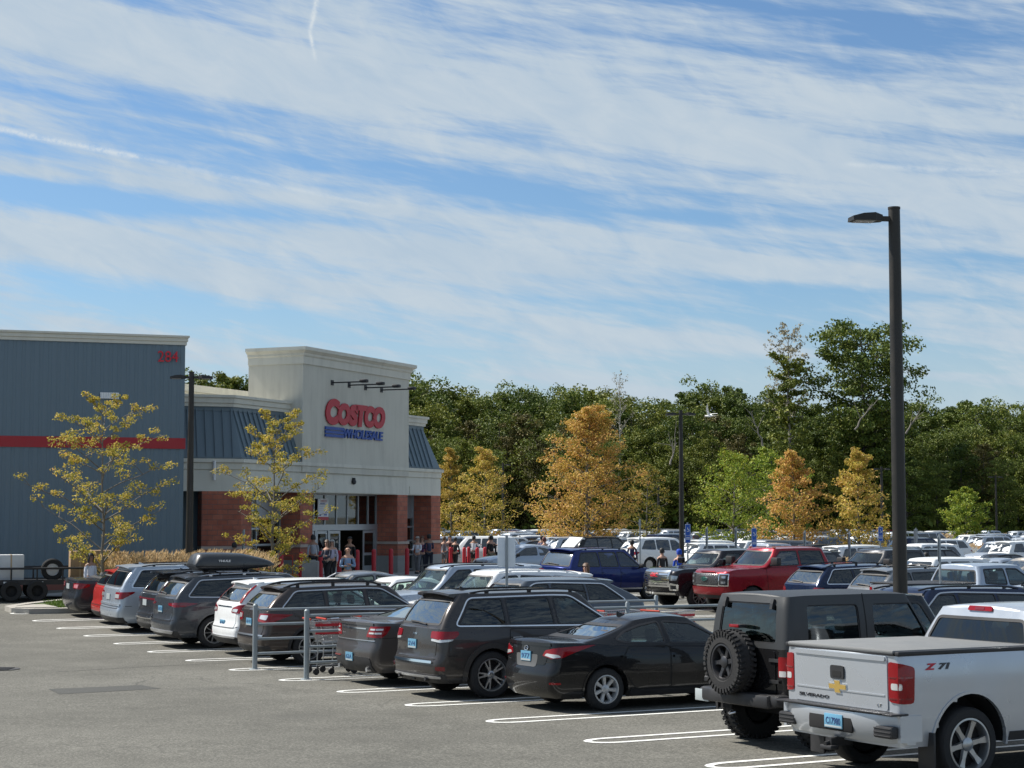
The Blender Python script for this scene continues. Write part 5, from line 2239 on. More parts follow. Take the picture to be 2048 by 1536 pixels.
for s_ in (1, -1):
 bb.box((.26, s_ * .985, .62), (.30, .05, .28))
bump = bb.build('rear_bumper', P_SILVER, truck, auto=40)
mb = MB()
mb.rbox((.07, 0, .782), (.22, 1.72, .018), .005)
for s_ in (1, -1):
 mb.rbox((.10, s_ * .86, .775), (.24, .32, .02), .006)
 mb.rbox((.060, s_ * .83, .585), (.10, .30, .13), .02)
 for i in range(3):
  mb.rbox((.012, s_ * .83, .545 + i * .04), (.02, .27, .012), .004)
mb.build('step_pad', M_BLK, bump)
mb = MB()
mb.rbox((-.012, .0, .63), (.03, .76, .20), .02)
mb.build('plate_recess', M_DARK, bump)
mb = MB()
mb.rbox((-.035, -.07, .635), (.01, .31, .155), .004)
mb.rbox((-.0405, -.07, .575), (.002, .29, .022), .0008, 1)
pl = mb.build('license_plate', [M_PLATE, M_PLATEW], bump)
local_text('C17980', .25, .075, lambda u, v, q: Vector((-.0412 - q, -.07 + .125 - u, .60 + v)), M_INK, 'plate_lettering', pl, .01)
mb = MB()
mb.box((.10, 0, .40), (.30, .10, .09))
mb.tube([(.05, 0, .42), (-.10, 0, .38)], .028, 8)
mb.rbox((-.04, .0, .345), (.12, .20, .05), .015)
mb.build('tow_hitch', M_BLK, truck)
bc = MB()
bc.rbox((1.09, 0, 1.43), (1.98, W * .90, .045), .018)
bc.build('bed_cover', plain('bed_cover_vinyl', (0.165, 0.17, 0.172), .7, bump=.2, bscale=90, var=.06), truck)
mb = MB()
for s_ in (1, -1):
 mb.rbox((1.10, s_ * W * .468, 1.415), (1.96, .07, .05), .015)
mb.rbox((.135, 0, 1.412), (.06, W * .90, .04), .012)
mb.build('bed_rail_cap', M_BLK, truck)
for s_ in (1, -1):
 mb = MB()
 mb.rbox((1.11 - .57, s_ * .93, .36), (.03, .26, .42), .012)
 mb.build('mud_flap', M_BLK, truck)
lab(truck, 'silver pickup nearest the camera with covered bed and gold emblem on its tailgate', 'pickup truck')
park(truck, -.5, solve_a(-.5, .95, .05, 1560))
W = 1.87
sp = dict(L=4.15, W=W, H=1.96, wb=2.42, ro=.72, R=.42, zb=.62, mat=P_BLACK, name='parked_car',
   belt=[(0, 1.26), (2.4, 1.27), (2.6, 1.25), (3.9, 1.22), (4.15, 1.18)],
   roof=[(0, 1.88), (.5, 1.905), (1.6, 1.91), (2.2, 1.89), (2.6, 1.84)],
   rp=[(0, .08), (.5, .06), (1, .06)], fp=[(0, .25), (.5, .22), (1, .25)],
   gr=[(0, .07), (.8, .13), (1, .17)], gf=[(0, 2.80), (1, 2.42)], rc=.09, bl=.02, urc=.10, ubl=.02, tr=.0, tf=.28, inset=.015,
   prof=[(0, .90), (.5, .905), (1, .89)], roofw=.72, crown=.035, archk=.85, Ra=.50, wr=.06,
   win=[[(1.46, 1.31), (2.58, 1.31), (2.28, 1.80), (1.47, 1.80)], [(.40, 1.33), (1.24, 1.33), (1.24, 1.80), (.42, 1.80)]],
   wtrim=None, clear=(0,), rwin=[(-.62, 1.32), (.62, 1.32), (.57, 1.82), (-.57, 1.82)], fwin=[(-.66, 1.30), (.66, 1.30), (.60, 1.80), (-.60, 1.80)],
   doors=[[(1.53, .72), (2.52, .72), (2.52, 1.22), (1.53, 1.24)]], mirror=(2.44, 1.40), mirk=1.1, clad=M_BLK, cladw=.05,
   tail=[('rear', [(W * .385, .92), (W * .455, .92), (W * .455, 1.17), (W * .385, 1.17)], M_RED, .045, .02),
    ('rear', [(W * .395, .93), (W * .445, .93), (W * .445, 1.0), (W * .395, 1.0)], M_CLR, .05, .01)],
   head=[('front', [(.45, .98), (.62, .98), (.62, 1.14), (.45, 1.14)], M_LAMP)],
   central=[('grille', 'front', [(-.4, .9), (.4, .9), (.4, 1.16), (-.4, 1.16)], M_BLK, .01, .03),
     ('tailgate', 'rear', [(-.62, .70), (.62, .70), (.62, 1.235), (-.62, 1.235)], P_BLACK, .012, .05)],
   lines=[('tailgate_hinge', 'rear', [(-.70, 1.12), (-.52, 1.12)], .04, .03, M_BLK, False), ('tailgate_hinge', 'rear', [(-.70, .86), (-.52, .86)], .04, .03, M_BLK, False)],
   style='mud', rim=M_RIMD, rr=.225, tw=.30, headz=1.62, gside=glass('jeep_side_glass', (.16, .2, .2)), gfront=glass('jeep_front_glass', (.82, .95, .90)), seatx=(1.55, .95), dashd=.5)
jeep = make_car(sp)
rear_m, side_m, us = sp['_maps']['rear'], sp['_maps']['side'], sp['_maps']['uside']
ur = sp['_maps']['urear']
up = sp['_maps']['up']
upcrown = .035
holes_ = [roundpoly(p, .06) for p in sp['win']]
off_shell = Shell(lambda v: up.xr(v) - .012, lambda v: up.xf(v) - .30 + .30 * 0, lambda x: 1.255, lambda x: up.Z1(x) + .012, lambda x, v: up.Yf(x, v) + .012, .10, .02)
ht = skin(off_shell, 46, 9, 4, 12, holes_side=holes_, holes_rear=[roundpoly(sp['rwin'], .06)], holes_front=[roundpoly([(-.66, 1.22), (.66, 1.22), (.60, 1.80), (-.60, 1.80)], .05)], crown=.035)
ht.build('hard_top', P_MATTE, jeep, auto=40)
mb = MB()
for sg in (1, -1):
 trimline(mb, [(1.34, 1.27), (1.34, 1.93)], us[sg], .014, .016, .004, closed=False)
mb.build('roof_seam', M_DARK, jeep)
mb = MB()
for y_ in (.50, -.50):
 trimline(mb, [(y_, 1.74), (y_, 1.86)], ur, .05, .05, .05, closed=False)
mb.build('window_hinge', M_BLK, jeep)
mb = MB()
mb.rbox((-.06, 0, .62), (.20, 1.42, .17), .04)
for s_ in (1, -1):
 mb.rbox((.02, s_ * .74, .63), (.26, .20, .15), .05)
mb.build('rear_bumper', M_BLK, jeep)
mb = MB()
mb.rbox((-.13, .72, .60), (.02, .30, .15), .006)
mb.build('license_plate', M_PLATEW, jeep)
mb = MB()
for s_ in (1, -1):
 for xa in (.72, .72 + 2.42):
  P = [(xa - .62, .80), (xa - .52, .93), (xa - .36, 1.01), (xa + .34, 1.01), (xa + .50, .95), (xa + .62, .78)]
  vs = []
  for (xx, zz) in P:
   vs += [(xx, s_ * .80, zz + .02), (xx, s_ * 1.0, zz), (xx, s_ * 1.0, zz - .05), (xx, s_ * .80, zz - .03)]
  fs = []
  for i in range(len(P) - 1):
   for j in range(4):
    fs.append((i * 4 + j, (i + 1) * 4 + j, (i + 1) * 4 + (j + 1) % 4, i * 4 + (j + 1) % 4))
  fs += [(0, 1, 2, 3), tuple(range(len(P) * 4 - 4, len(P) * 4))]
  mb.add(vs, fs)
mb.build('fender_flare', M_BLK, jeep)
spare = put_wheel(jeep, 0, 0, .39, .225, .26, 'mud', M_RIMD, 'spare_wheel', M=Matrix.Translation((-.16, .06, 1.07)) @ Matrix.Rotation(pi / 2, 4, 'Z') @ Matrix.Rotation(.3, 4, 'Y'))
mb = MB()
mb.box((-.02, .06, 1.07), (.18, .12, .3))
mb.rbox((-.02, .06, 1.52), (.12, .22, .045), .015)
mb.build('spare_carrier', M_BLK, jeep)
mb = MB()
mb.rbox((-.085, .06, 1.52), (.02, .20, .04), .006)
mb.build('brake_lamp', M_RED, jeep)
mb = MB()
mb.tube([(-.05, .15, .45), (-.14, .12, .42), (-.17, .05, .42), (-.12, -.0, .44)], .012, 6)
mb.build('tow_hook', M_SAT, jeep)
lab(jeep, 'boxy black off-roader with matte black hard top and knobbly spare wheel on its tailgate', 'off-road car')
park(jeep, .5, 1.32)
W = 1.775
sp = sedan_spec(L=4.53, W=W, H=1.435, wb=2.70, ro=.93, R=.325, deck=1.04, belt=.94, hood=.9, nose=.74, cowl=1.02, decklen=.42, rslope=1.16, mat=P_BLACK, tr=.13, tf=.18,
    style='7', rr=.215, tw=.21, rim=plain('hubcap_silver', (.5, .51, .52), .35, .5), gside=M_GLASS_M, grear=glass('sedan_rear_glass', (.35, .42, .40), .32), seatmat=M_SEAT,
    tail=[('rear', [(W * .26, .84), (W * .40, .80), (W * .52, .82), (W * .64, .90), (W * .82, 1.0), (W * .62, .985), (W * .44, .965), (W * .30, .925)], M_RED, .014, .02),
      ('rear', [(W * .29, .845), (W * .42, .812), (W * .50, .83), (W * .47, .865), (W * .32, .88)], M_CLR, .018, .02)],
    plate=(0, .74, M_PLATE, '977'), fin=1.75,
    addc=[('plate_recess', 'rear', [(-.30, .66), (.30, .66), (.34, .85), (-.34, .85)], plain('recess_grey', (.10, .10, .10), .4), .008, .05),
      ('reflector', 'rear', [(W * .40, .42), (W * .53, .42), (W * .53, .45), (W * .40, .45)], M_RED, .012, .01),
      ('reflector', 'rear', [(-W * .53, .42), (-W * .40, .42), (-W * .40, .45), (-W * .53, .45)], M_RED, .012, .01),
      ('boot_lip', 'rear', [(-W * .38, .985), (W * .38, .985), (W * .36, 1.03), (-W * .36, 1.03)], None, .02, .015)],
    addl=[('shoulder_crease', 'side', [(.55, .80), (1.6, .83), (3.0, .80), (3.9, .76)], .012, .004, P_BLACK, False)])
sedan = make_car(sp)
rm = sp['_maps']['rear']
mb = MB()
mb.tube([rm(.055 * cos(a * pi / 8), .935 + .035 * sin(a * pi / 8), .02) for a in range(16)], .006, 5, closed=True)
mb.tube([rm(.03, .955, .02), rm(.02, .93, .022), rm(-.02, .94, .022), rm(-.03, .915, .02)], .006, 5)
mb.build('emblem', M_CHR, sedan)
lab(sedan, 'black four-door sedan with long red tail lamps and silver wheel covers beside the empty stall')
park(sedan, 2.5, solve_a(2.5, .80, .06, 1010))
W = 1.94
sp = suv_spec(L=4.82, W=W, H=1.76, wb=2.915, ro=.98, R=.385, belt=1.11, hood=1.08, nose=.98, cowl=1.30, slant=.36, rise=.05, mat=P_GBROWN, roofdrop=.02,
    style='5split', rr=.265, tw=.25, clad=paint('granite_clad', (0.05, 0.047, 0.045), .2, .45), cladw=.085, trimmat=M_CHR,
    rails=(.75, 3.0, .035), fin=.95, wiper=(-.30, .30, 1.20), finmat=M_BLK, handle=M_CHR,
    grear=glass('suv_rear_glass', (.13, .13, .12), .30),
    tail=[('rear', [(W * .285, .99), (W * .42, .97), (W * .58, .985), (W * .615, 1.05), (W * .60, 1.10), (W * .285, 1.10)], M_RED, .016, .03),
     ('rear', [(W * .30, .945), (W * .44, .925), (W * .56, .945), (W * .575, .978), (W * .42, .966), (W * .30, .98)], M_CLR, .014, .015)],
    plate=(.06, .80, M_PLATE, '2V4'),
    addc=[('bumper_chrome', 'rear', [(-W * .36, .585), (W * .36, .585), (W * .36, .625), (-W * .36, .625)], M_CHR, .03, .01),
     ('bumper_lower_trim', 'rear', [(-W * .46, .355), (W * .46, .355), (W * .46, .385), (-W * .46, .385)], M_SAT, .03, .01),
     ('fog_lamp', 'rear', [(W * .42, .48), (W * .52, .47), (W * .52, .54), (W * .42, .54)], M_DRED, .02, .015),
     ('fog_lamp', 'rear', [(-W * .52, .47), (-W * .42, .48), (-W * .42, .54), (-W * .52, .54)], M_DRED, .02, .015)])
gc = make_car(sp)
rm = sp['_maps']['rear']
local_text('Jeep', .17, .05, lambda u, v, q: rm(.085 - u, 1.02 + v, .012 + q), M_CHR, 'badge_lettering', gc, .02)
mb = MB()
mb.box((.10, 0, .33), (.22, .10, .08))
mb.tube([(.10, .5, .33), (-.04, .5, .33)], .035, 10)
mb.tube([(.10, -.5, .33), (-.04, -.5, .33)], .035, 10)
mb.build('exhaust_pipe', M_BLK, gc)
lab(gc, 'dark grey-brown SUV with chrome window surround beside the black sedan')
park(gc, 3.5, solve_a(3.5, .88, .06, 792))
W = 1.93
sp = sedan_spec(L=5.15, W=W, H=1.54, wb=2.87, ro=1.16, R=.36, deck=1.12, belt=1.03, hood=1.0, nose=.84, cowl=1.20, decklen=.30, rslope=1.25, mat=P_TAUR, tr=.09,
    style='10', rr=.24, gside=M_GLASS_D, grear=glass('sedan_rear_glass', (.35, .42, .40), .32), zb=.24,
    tail=[('rear', [(W * .28, .87), (W * .51, .86), (W * .565, .92), (W * .60, 1.06), (W * .34, 1.06)], M_RED, .014, .03),
      ('rear', [(W * .33, .925), (W * .42, .925), (W * .42, .955), (W * .335, .955)], M_CLR, .02, .01),
      ('rear', [(W * .43, .925), (W * .51, .925), (W * .51, .955), (W * .43, .955)], M_CLR, .02, .01),
      ('rear', [(W * .35, .99), (W * .43, .99), (W * .435, 1.02), (W * .355, 1.02)], M_CLR, .02, .01),
      ('rear', [(W * .44, .99), (W * .52, .99), (W * .525, 1.02), (W * .445, 1.02)], M_CLR, .02, .01)],
    plate=(.0, .43, M_PLATE, '62A'), fin=2.0,
    addc=[('lower_valance', 'rear', [(-W * .42, .25), (W * .42, .25), (W * .40, .52), (-W * .40, .52)], M_BLK, .012, .06),
      ('boot_chrome', 'rear', [(-W * .27, 1.0), (W * .27, 1.0), (W * .27, 1.022), (-W * .27, 1.022)], M_CHR, .016, .005),
      ('boot_lip', 'rear', [(-W * .40, 1.07), (W * .40, 1.07), (W * .39, 1.115), (-W * .39, 1.115)], None, .022, .015),
      ('bumper_line', 'rear', [(-W * .44, .80), (W * .44, .80), (W * .44, .815), (-W * .44, .815)], M_SAT, .012, .004),
      ('reflector', 'rear', [(W * .22, .50), (W * .40, .50), (W * .40, .52), (W * .22, .52)], M_RED, .02, .005)])
taurus = make_car(sp)
mb = MB()
for s_ in (1, -1):
 mb.tube([(.2, s_ * .62, .30), (.0, s_ * .62, .30)], .045, 12)
mb.build('exhaust_pipe', M_SAT, taurus)
lab(taurus, 'dark grey sedan with four-bar tail lamps next to the trolley bay')
park(taurus, 4.5, solve_a(4.5, .88, .06, 676))
W = 1.84
sp = suv_spec(L=4.82, W=W, H=1.655, wb=2.745, ro=1.0, R=.355, belt=1.06, hood=.99, nose=.86, cowl=1.20, slant=.46, rise=.07, mat=P_BRONZE, roofdrop=.05,
    style='5split', rr=.235, rim=M_RIM, clad=M_BLK, cladw=.06, rails=(.55, 2.75, .075), railr=.024, fin=None, wiper=(-.1, .5, 1.20), trimmat=M_SAT,
    gfront=M_GLASS_M, grear=glass('estate_rear_glass', (.40, .41, .38), .36), clear=(0, 1), handle=M_CHR,
    tail=[('rear', [(W * .24, .90), (W * .50, .86), (W * .60, .93), (W * .76, 1.04), (W * .50, 1.065), (W * .27, 1.06)], M_RED, .014, .03),
     ('rear', [(W * .28, .95), (W * .44, .93), (W * .46, 1.03), (W * .30, 1.03)], M_CLR, .018, .03)],
    plate=(.0, .80, M_PLATE, 'AJ 412'),
    addc=[('plate_recess', 'rear', [(-.36, .76), (.36, .76), (.40, .98), (-.40, .98)], None, .004, .04),
     ('bumper_step', 'rear', [(-W * .42, .60), (W * .42, .60), (W * .42, .63), (-W * .42, .63)], M_SAT, .02, .01),
     ('reflector', 'rear', [(W * .46, .50), (W * .56, .50), (W * .56, .56), (W * .46, .56)], M_RED, .02, .01)])
outback = make_car(sp)
lab(outback, 'bronze-grey estate car with raised black roof rails behind the grey railing of the trolley bay')
park(outback, 6.5, solve_a(6.5, .83, .06, 480))
W = 1.855
sp = suv_spec(L=4.59, W=W, H=1.68, wb=2.66, ro=.97, R=.36, belt=1.07, hood=1.02, nose=.90, cowl=1.15, slant=.40, rise=.08, mat=P_WHITE, roofdrop=.06,
    style='5split', rr=.235, clad=M_BLK, cladw=.06, trimmat=M_SAT, fin=.8, wiper=(-.1, .45, 1.22), grear=glass('estate_rear_glass', (.40, .41, .38), .36),
    tail=[('rear', [(W * .25, .95), (W * .50, .93), (W * .60, 1.0), (W * .78, 1.10), (W * .55, 1.125), (W * .42, 1.12), (W * .27, 1.05)], M_RED, .014, .03),
     ('urear', [(W * .385, 1.16), (W * .43, 1.16), (W * .385, 1.54), (W * .355, 1.54)], M_RED, .014, .02),
     ('rear', [(W * .27, .97), (W * .40, .96), (W * .42, 1.03), (W * .29, 1.03)], M_CLR, .018, .02)],
    plate=(.0, .62, M_PLATE, 'BE 705'),
    addc=[('gate_chrome', 'rear', [(-W * .24, 1.06), (W * .24, 1.06), (W * .24, 1.085), (-W * .24, 1.085)], M_CHR, .016, .005),
     ('bumper_skid', 'rear', [(-W * .40, .40), (W * .40, .40), (W * .44, .44), (-W * .44, .44)], M_SAT, .03, .01),
     ('reflector', 'rear', [(W * .43, .42), (W * .56, .46), (W * .56, .54), (W * .43, .50)], M_DRED, .022, .01)])
crv = make_car(sp)
lab(crv, 'white compact SUV with tall red tail lamps beside the bronze-grey estate')
park(crv, 7.5, solve_a(7.5, .84, .06, 430))
W = 1.93
sp = suv_spec(L=4.95, W=W, H=1.73, wb=2.85, ro=1.02, R=.375, belt=1.10, hood=1.04, nose=.92, cowl=1.22, slant=.42, rise=.07, mat=P_DGREY, roofdrop=.06,
    style='10', rr=.255, clad=None, cladw=.05, trimmat=M_SAT, fin=None, wiper=(-.1, .45, 1.24), rails=(.7, 3.0, .03), railmat=M_SAT, bars=(1.25, 2.25),
    grear=glass('estate_rear_glass', (.40, .41, .38), .36),
    tail=[('rear', [(W * .25, 1.0), (W * .44, .955), (W * .58, .97), (W * .74, 1.045), (W * .56, 1.075), (W * .25, 1.05)], M_DRED, .014, .03),
     ('rear', [(W * .28, 1.0), (W * .46, .972), (W * .60, .985), (W * .60, 1.0), (W * .28, 1.018)], M_RED, .018, .01)],
    plate=(.0, .82, M_PLATE, 'AV 331'),
    addc=[('bumper_skid', 'rear', [(-W * .42, .36), (W * .42, .36), (W * .45, .42), (-W * .45, .42)], M_SAT, .03, .015),
     ('bumper_bulge', 'rear', [(W * .34, .64), (W * .60, .62), (W * .62, .76), (W * .36, .76)], None, .035, .05)])
high = make_car(sp)
lab(high, 'slate grey SUV carrying a black roof box, beside the white compact SUV')
ah = solve_a(8.5, .88, .06, 308)
park(high, 8.5, ah)
rbx = empty('roof_box', (0, 0, 0))
mb = MB()
N1, N2 = 22, 18
vs, fs = [], []
for i in range(N1 + 1):
 t = i / N1
 x = 2.05 * t
 env = min(1, (t / .05) ** .5 if t < .05 else 1, ((1 - t) / .42) ** .62 if t > .58 else 1)
 hh = .15 + .27 * (env ** .9) * (1 - .18 * max(0, t - .35) / .65) * min(1, .80 + t * 2)
 ww = .42 * max(.25, min(1, .90 + t * .8, .35 + 1.35 * (1 - t)))
 for j in range(N2):
  a = 2 * pi * j / N2
  sx_, sz_ = cos(a), sin(a)
  y = ww * abs(sx_) ** .55 * (1 if sx_ > 0 else -1)
  z = .10 + (hh - .10) * abs(sz_) ** .7 if sz_ > 0 else .10 - .10 * abs(sz_) ** .6 * env
  vs.append((x, y, z))
for i in range(N1):
 for j in range(N2):
  fs.append((i * N2 + j, i * N2 + (j + 1) % N2, (i + 1) * N2 + (j + 1) % N2, (i + 1) * N2 + j))
fs += [tuple(range(N2)), tuple(N1 * N2 + j for j in range(N2))]
mb.add(vs, fs, 0, True)
mb.build('box_shell', plain('roof_box_shell', (.022, .024, .027), .35, var=.1, coat=.3), rbx, auto=60)
mb = MB()
for i in range(N1):
 pass
mb.tube([(2.05 * t, -.425 * max(.25, min(1, .90 + t * .8, .35 + 1.35 * (1 - t))), .10) for t in [q / 12 for q in range(12)]], .012, 6)
mb.build('lid_seam', M_DARK, rbx)
for s_ in (1, -1):
 local_text('THULE', .30, .05, lambda u, v, q, s_=s_: Vector((.55 + u if s_ < 0 else .85 - u, s_ * (.418 + q), .20 + v)), M_SAT, 'lettering', rbx, .03, .1, .012)
mb = MB()
for xx in (.45, 1.45):
 for yy in (-.25, .25):
  mb.box((xx, yy, -.02), (.12, .06, .06))
mb.build('clamp', M_BLK, rbx)
rbx['_L'] = 2.0
x_, y_ = row_xy(8.5, ah + .72)
plant(rbx, x_, y_, TH, 1.73 + .055)
tag(rbx, 'glossy black tapered roof box clamped on top of the slate grey SUV', 'roof box')
W = 1.85
sp = suv_spec(L=4.65, W=W, H=1.70, wb=2.69, ro=1.0, R=.36, belt=1.08, hood=1.03, nose=.90, slant=.44, rise=.05, mat=P_CHAR, roofdrop=.02, spoiler=(.26, P_BLACK),
    tail=[('rear', [(-.0, .985), (W * .50, .975), (W * .60, 1.0), (W * .60, 1.03), (W * .50, 1.03), (0, 1.02)], M_DRED, .014, .01)],
    plate=(.0, .83, M_PLATEW, ''), rails=(.7, 3.0, .03), style='10',
    addc=[('bumper_skid', 'rear', [(-W * .42, .52), (W * .42, .52), (W * .45, .56), (-W * .45, .56)], M_CHR, .03, .015)])
blk = make_car(sp)
lab(blk, 'charcoal SUV with a full-width thin red lamp strip, mostly hidden behind the slate SUV')
park(blk, 9.5, solve_a(9.5, .84, .06, 279))
W = 1.99
sp = suv_spec(L=4.94, W=W, H=1.77, wb=2.82, ro=1.02, R=.375, belt=1.10, hood=1.06, nose=.95, slant=.36, rise=.05, mat=paint('silver_blue_paint', (.40, .45, .51), .5, .3, .02), roofdrop=.04,
    tail=[('rear', [(W * .27, .88), (W * .48, .88), (W * .62, 1.02), (W * .64, 1.07), (W * .27, 1.05)], M_RED, .014, .02),
     ('rear', [(W * .27, .90), (W * .40, .90), (W * .40, 1.0), (W * .27, 1.0)], M_CLR, .018, .02)],
    plate=(.0, .84, M_PLATEW, ''), rails=(.7, 3.1, .035), style='10', trimmat=M_CHR, fin=.9, finmat=M_SAT,
    addc=[('bumper_ledge', 'rear', [(-W * .44, .70), (W * .44, .70), (W * .44, .76), (-W * .44, .76)], None, .035, .02),
     ('reflector', 'rear', [(W * .40, .42), (W * .54, .42), (W * .54, .50), (W * .40, .48)], M_DRED, .03, .01)])
pilot = make_car(sp)
lab(pilot, 'silver-blue SUV with chrome-framed side glass beside a small red hatchback')
park(pilot, 10.5, solve_a(10.5, .90, .06, 207))
W = 1.72
sp = suv_spec(L=4.10, W=W, H=1.52, wb=2.5, ro=.72, R=.31, belt=.98, hood=.93, nose=.80, slant=.34, rise=.04, mat=P_RED2, roofdrop=.04, zb=.2, style='10',
    tail=[('rear', [(W * .38, .78), (W * .50, .78), (W * .54, 1.06), (W * .42, 1.10)], M_RED, .014, .03)], fin=None, wtrim=None)
redc = make_car(sp)
lab(redc, 'small red hatchback, a sliver of tail showing beside the silver-blue SUV')
park(redc, 11.5, solve_a(11.5, .78, .06, 189))
W = 1.76
sp = sedan_spec(L=4.54, W=W, H=1.465, wb=2.6, ro=.98, R=.315, deck=1.07, belt=.95, decklen=.55, rslope=.95, mat=P_CHAR, style='10', rr=.21, gside=M_GLASS_D,
    grear=glass('sedan_rear_glass', (.35, .42, .40), .32),
    tail=[('rear', [(W * .26, .84), (W * .50, .82), (W * .66, .90), (W * .66, .96), (W * .48, 1.0), (W * .27, .98)], M_RED, .014, .02),
      ('rear', [(W * .30, .86), (W * .44, .85), (W * .46, .96), (W * .31, .95)], plain('pink_lens', (.62, .22, .24), .15, coat=1), .018, .02)],
    plate=(.0, .80, M_PLATEW, ''),
    addc=[('boot_chrome', 'rear', [(-W * .2, .97), (W * .2, .97), (W * .2, 1.0), (-W * .2, 1.0)], M_CHR, .016, .005)])
cor = make_car(sp)
lab(cor, 'dark grey sedan at the far end of the near row by the grass island')
park(cor, 12.5, solve_a(12.5, .80, .06, 131))
# ================================================================== ROW 2: noses towards row 1
W = 1.99
sp = suv_spec(L=4.99, W=W, H=1.705, wb=2.99, ro=1.0, R=.385, belt=1.12, hood=1.08, nose=.95, slant=.85, rise=.03, mat=P_STEEL, roofdrop=.10, cowl=1.15,
    trimmat=M_CHR, fin=None, style='10', tail=[('rear', [(-.0, .93), (W * .5, .93), (W * .62, .97), (W * .62, 1.01), (W * .5, 1.0), (0, .99)], M_DRED, .014, .01)],
    addl=[('door_strip', 'side', [(.4, .82), (4.2, .80)], .022, .012, M_SAT, False), ('door_strip', 'side', [(.5, .52), (4.0, .50)], .03, .02, M_SAT, False)],
    spoiler=(.16, None))
q8 = make_car(sp)
lab(q8, 'blue-grey coupe-backed SUV with bright window surround behind the black sedan, facing left')
def park_rev(root, k, a_rear, skew=0):
 park(root, k, a_rear, False, skew=skew)
park_rev(q8, 6.5, 10.05)
sp = suv_spec(L=5.05, W=1.97, H=1.80, wb=2.95, ro=1.0, R=.385, belt=1.13, hood=1.08, nose=.98, slant=.40, rise=.04, mat=P_WHITE, roofdrop=.10, cowl=1.25,
    trimmat=M_SAT, rails=(.8, 3.0, .03), railmat=P_WHITE, fin=.9, finmat=M_BLK, style='10')
wsuv = make_car(sp)
lab(wsuv, 'large white SUV with white roof rails directly behind the blue-grey coupe-backed SUV')
park_rev(wsuv, 7.5, 10.75)
sp = suv_spec(L=5.0, W=1.98, H=1.87, wb=2.9, ro=1.0, R=.385, belt=1.17, hood=1.15, nose=1.04, slant=.28, rise=.02, mat=P_LBLUE, roofdrop=.03, cowl=1.35,
    wtrim=None, rails=(.8, 3.2, .03), fin=None, style='10', gside=M_GLASS_D)
ssuv = make_car(sp)
lab(ssuv, 'silver SUV with dark roof rails, bonnet showing above the bronze-grey estate')
park_rev(ssuv, 8.5, 5.75 + 5.0)
sp = sedan_spec(L=4.75, W=1.85, H=1.46, mat=P_WHITE, fin=1.5, gside=M_GLASS_D)
wlow = make_car(sp)
lab(wlow, 'low white sedan wedged between a silver SUV and an arched dark-glass car')
park_rev(wlow, 9.5, 5.6 + 4.75)
sp = sedan_spec(L=4.70, W=1.86, H=1.50, decklen=.40, rslope=1.35, deck=1.08, mat=P_MGREY, gside=M_GLASS_D, cowl=.95, wtrim=None,
    addl=[('roof_chrome', 'uside', [(1.1, 1.14), (1.6, 1.36), (2.3, 1.45), (3.0, 1.40), (3.55, 1.10)], .03, .012, M_SAT, False)])
tes = make_car(sp)
lab(tes, 'grey sedan with an arched roofline and dark glass in front of the entrance bollards')
park_rev(tes, 10.5, 5.8 + 4.70)
sp = suv_spec(L=4.95, W=1.97, H=1.78, wb=2.9, ro=1.0, R=.385, belt=1.12, hood=1.08, nose=.98, slant=.40, rise=.04, mat=P_NAVY, roofdrop=.05, cowl=1.3,
    trimmat=M_SAT, rails=(.8, 3.1, .03), fin=None, style='10')
nsuv = make_car(sp)
lab(nsuv, 'navy SUV with a curved silver window line between the black off-roader and the silver pickup')
park_rev(nsuv, 2.5, 6.75 + 4.95)
# ================================================================== ROW 3
sp = pickup_spec(L=5.8, W=2.02, H=1.86, mat=P_LBLUE, rail=1.34, belt=1.28, style='6wide', rr=.26, seatmat=M_SEAT, gside=M_GLASS_M)
tun = make_car(sp)
mb = MB()
mb.rbox((1.08, 0, 1.365), (1.96, 1.84, .04), .015)
mb.build('bed_cover', M_BLK, tun)
mb = MB()
mb.rbox((.03, 0, .62), (.2, 1.9, .24), .05)
mb.build('rear_bumper', M_CHR, tun)
lab(tun, 'pale silver pickup truck with a black bed cover just right of the near lamp post', 'pickup truck')
park(tun, 6.5, 17.9)
W = 1.845
sp = suv_spec(L=4.60, W=W, H=1.68, wb=2.66, ro=.95, R=.36, belt=1.06, hood=1.0, nose=.88, slant=.44, rise=.04, mat=P_MGREY, roofdrop=.05, wtrim=None,
    rails=(.7, 2.9, .035), style='10', bars=(1.2, 2.1), wiper=(-.2, .4, 1.18), grear=glass('suv_rear_glass', (.13, .13, .12), .30),
    tail=[('rear', [(W * .22, .89), (W * .46, .84), (W * .60, .96), (W * .68, 1.04), (W * .50, 1.07), (W * .22, 1.0)], M_RED, .016, .02)],
    plate=(.0, .76, M_PLATEW, ''), clad=M_BLK,
    addc=[('gate_garnish', 'rear', [(-W * .21, .92), (W * .21, .92), (W * .2, .98), (-W * .2, .98)], M_CHR, .02, .01)])
rav = make_car(sp)
lab(rav, 'grey SUV with red tail lamps and white plate left of the near lamp post')
park(rav, 7.5, solve_a(7.5, .83, .06, 1683))
W = 1.86
sp = suv_spec(L=4.87, W=W, H=1.69, wb=2.745, ro=1.03, R=.36, belt=1.06, hood=1.0, nose=.88, slant=.46, rise=.06, mat=P_NAVY, roofdrop=.05,
    rails=(.6, 2.8, .06), style='10', wiper=(-.1, .45, 1.18), grear=glass('suv_rear_glass', (.13, .13, .12), .30), trimmat=M_CHR, clad=M_BLK,
    tail=[('rear', [(W * .30, .90), (W * .50, .86), (W * .62, .96), (W * .55, 1.04), (W * .36, 1.05)], M_DRED, .016, .02)],
    plate=(.0, .74, M_PLATEW, ''))
nout = make_car(sp)
lab(nout, 'dark navy estate with chrome window line left of the grey SUV')
park(nout, 8.5, solve_a(8.5, .84, .06, 1559))
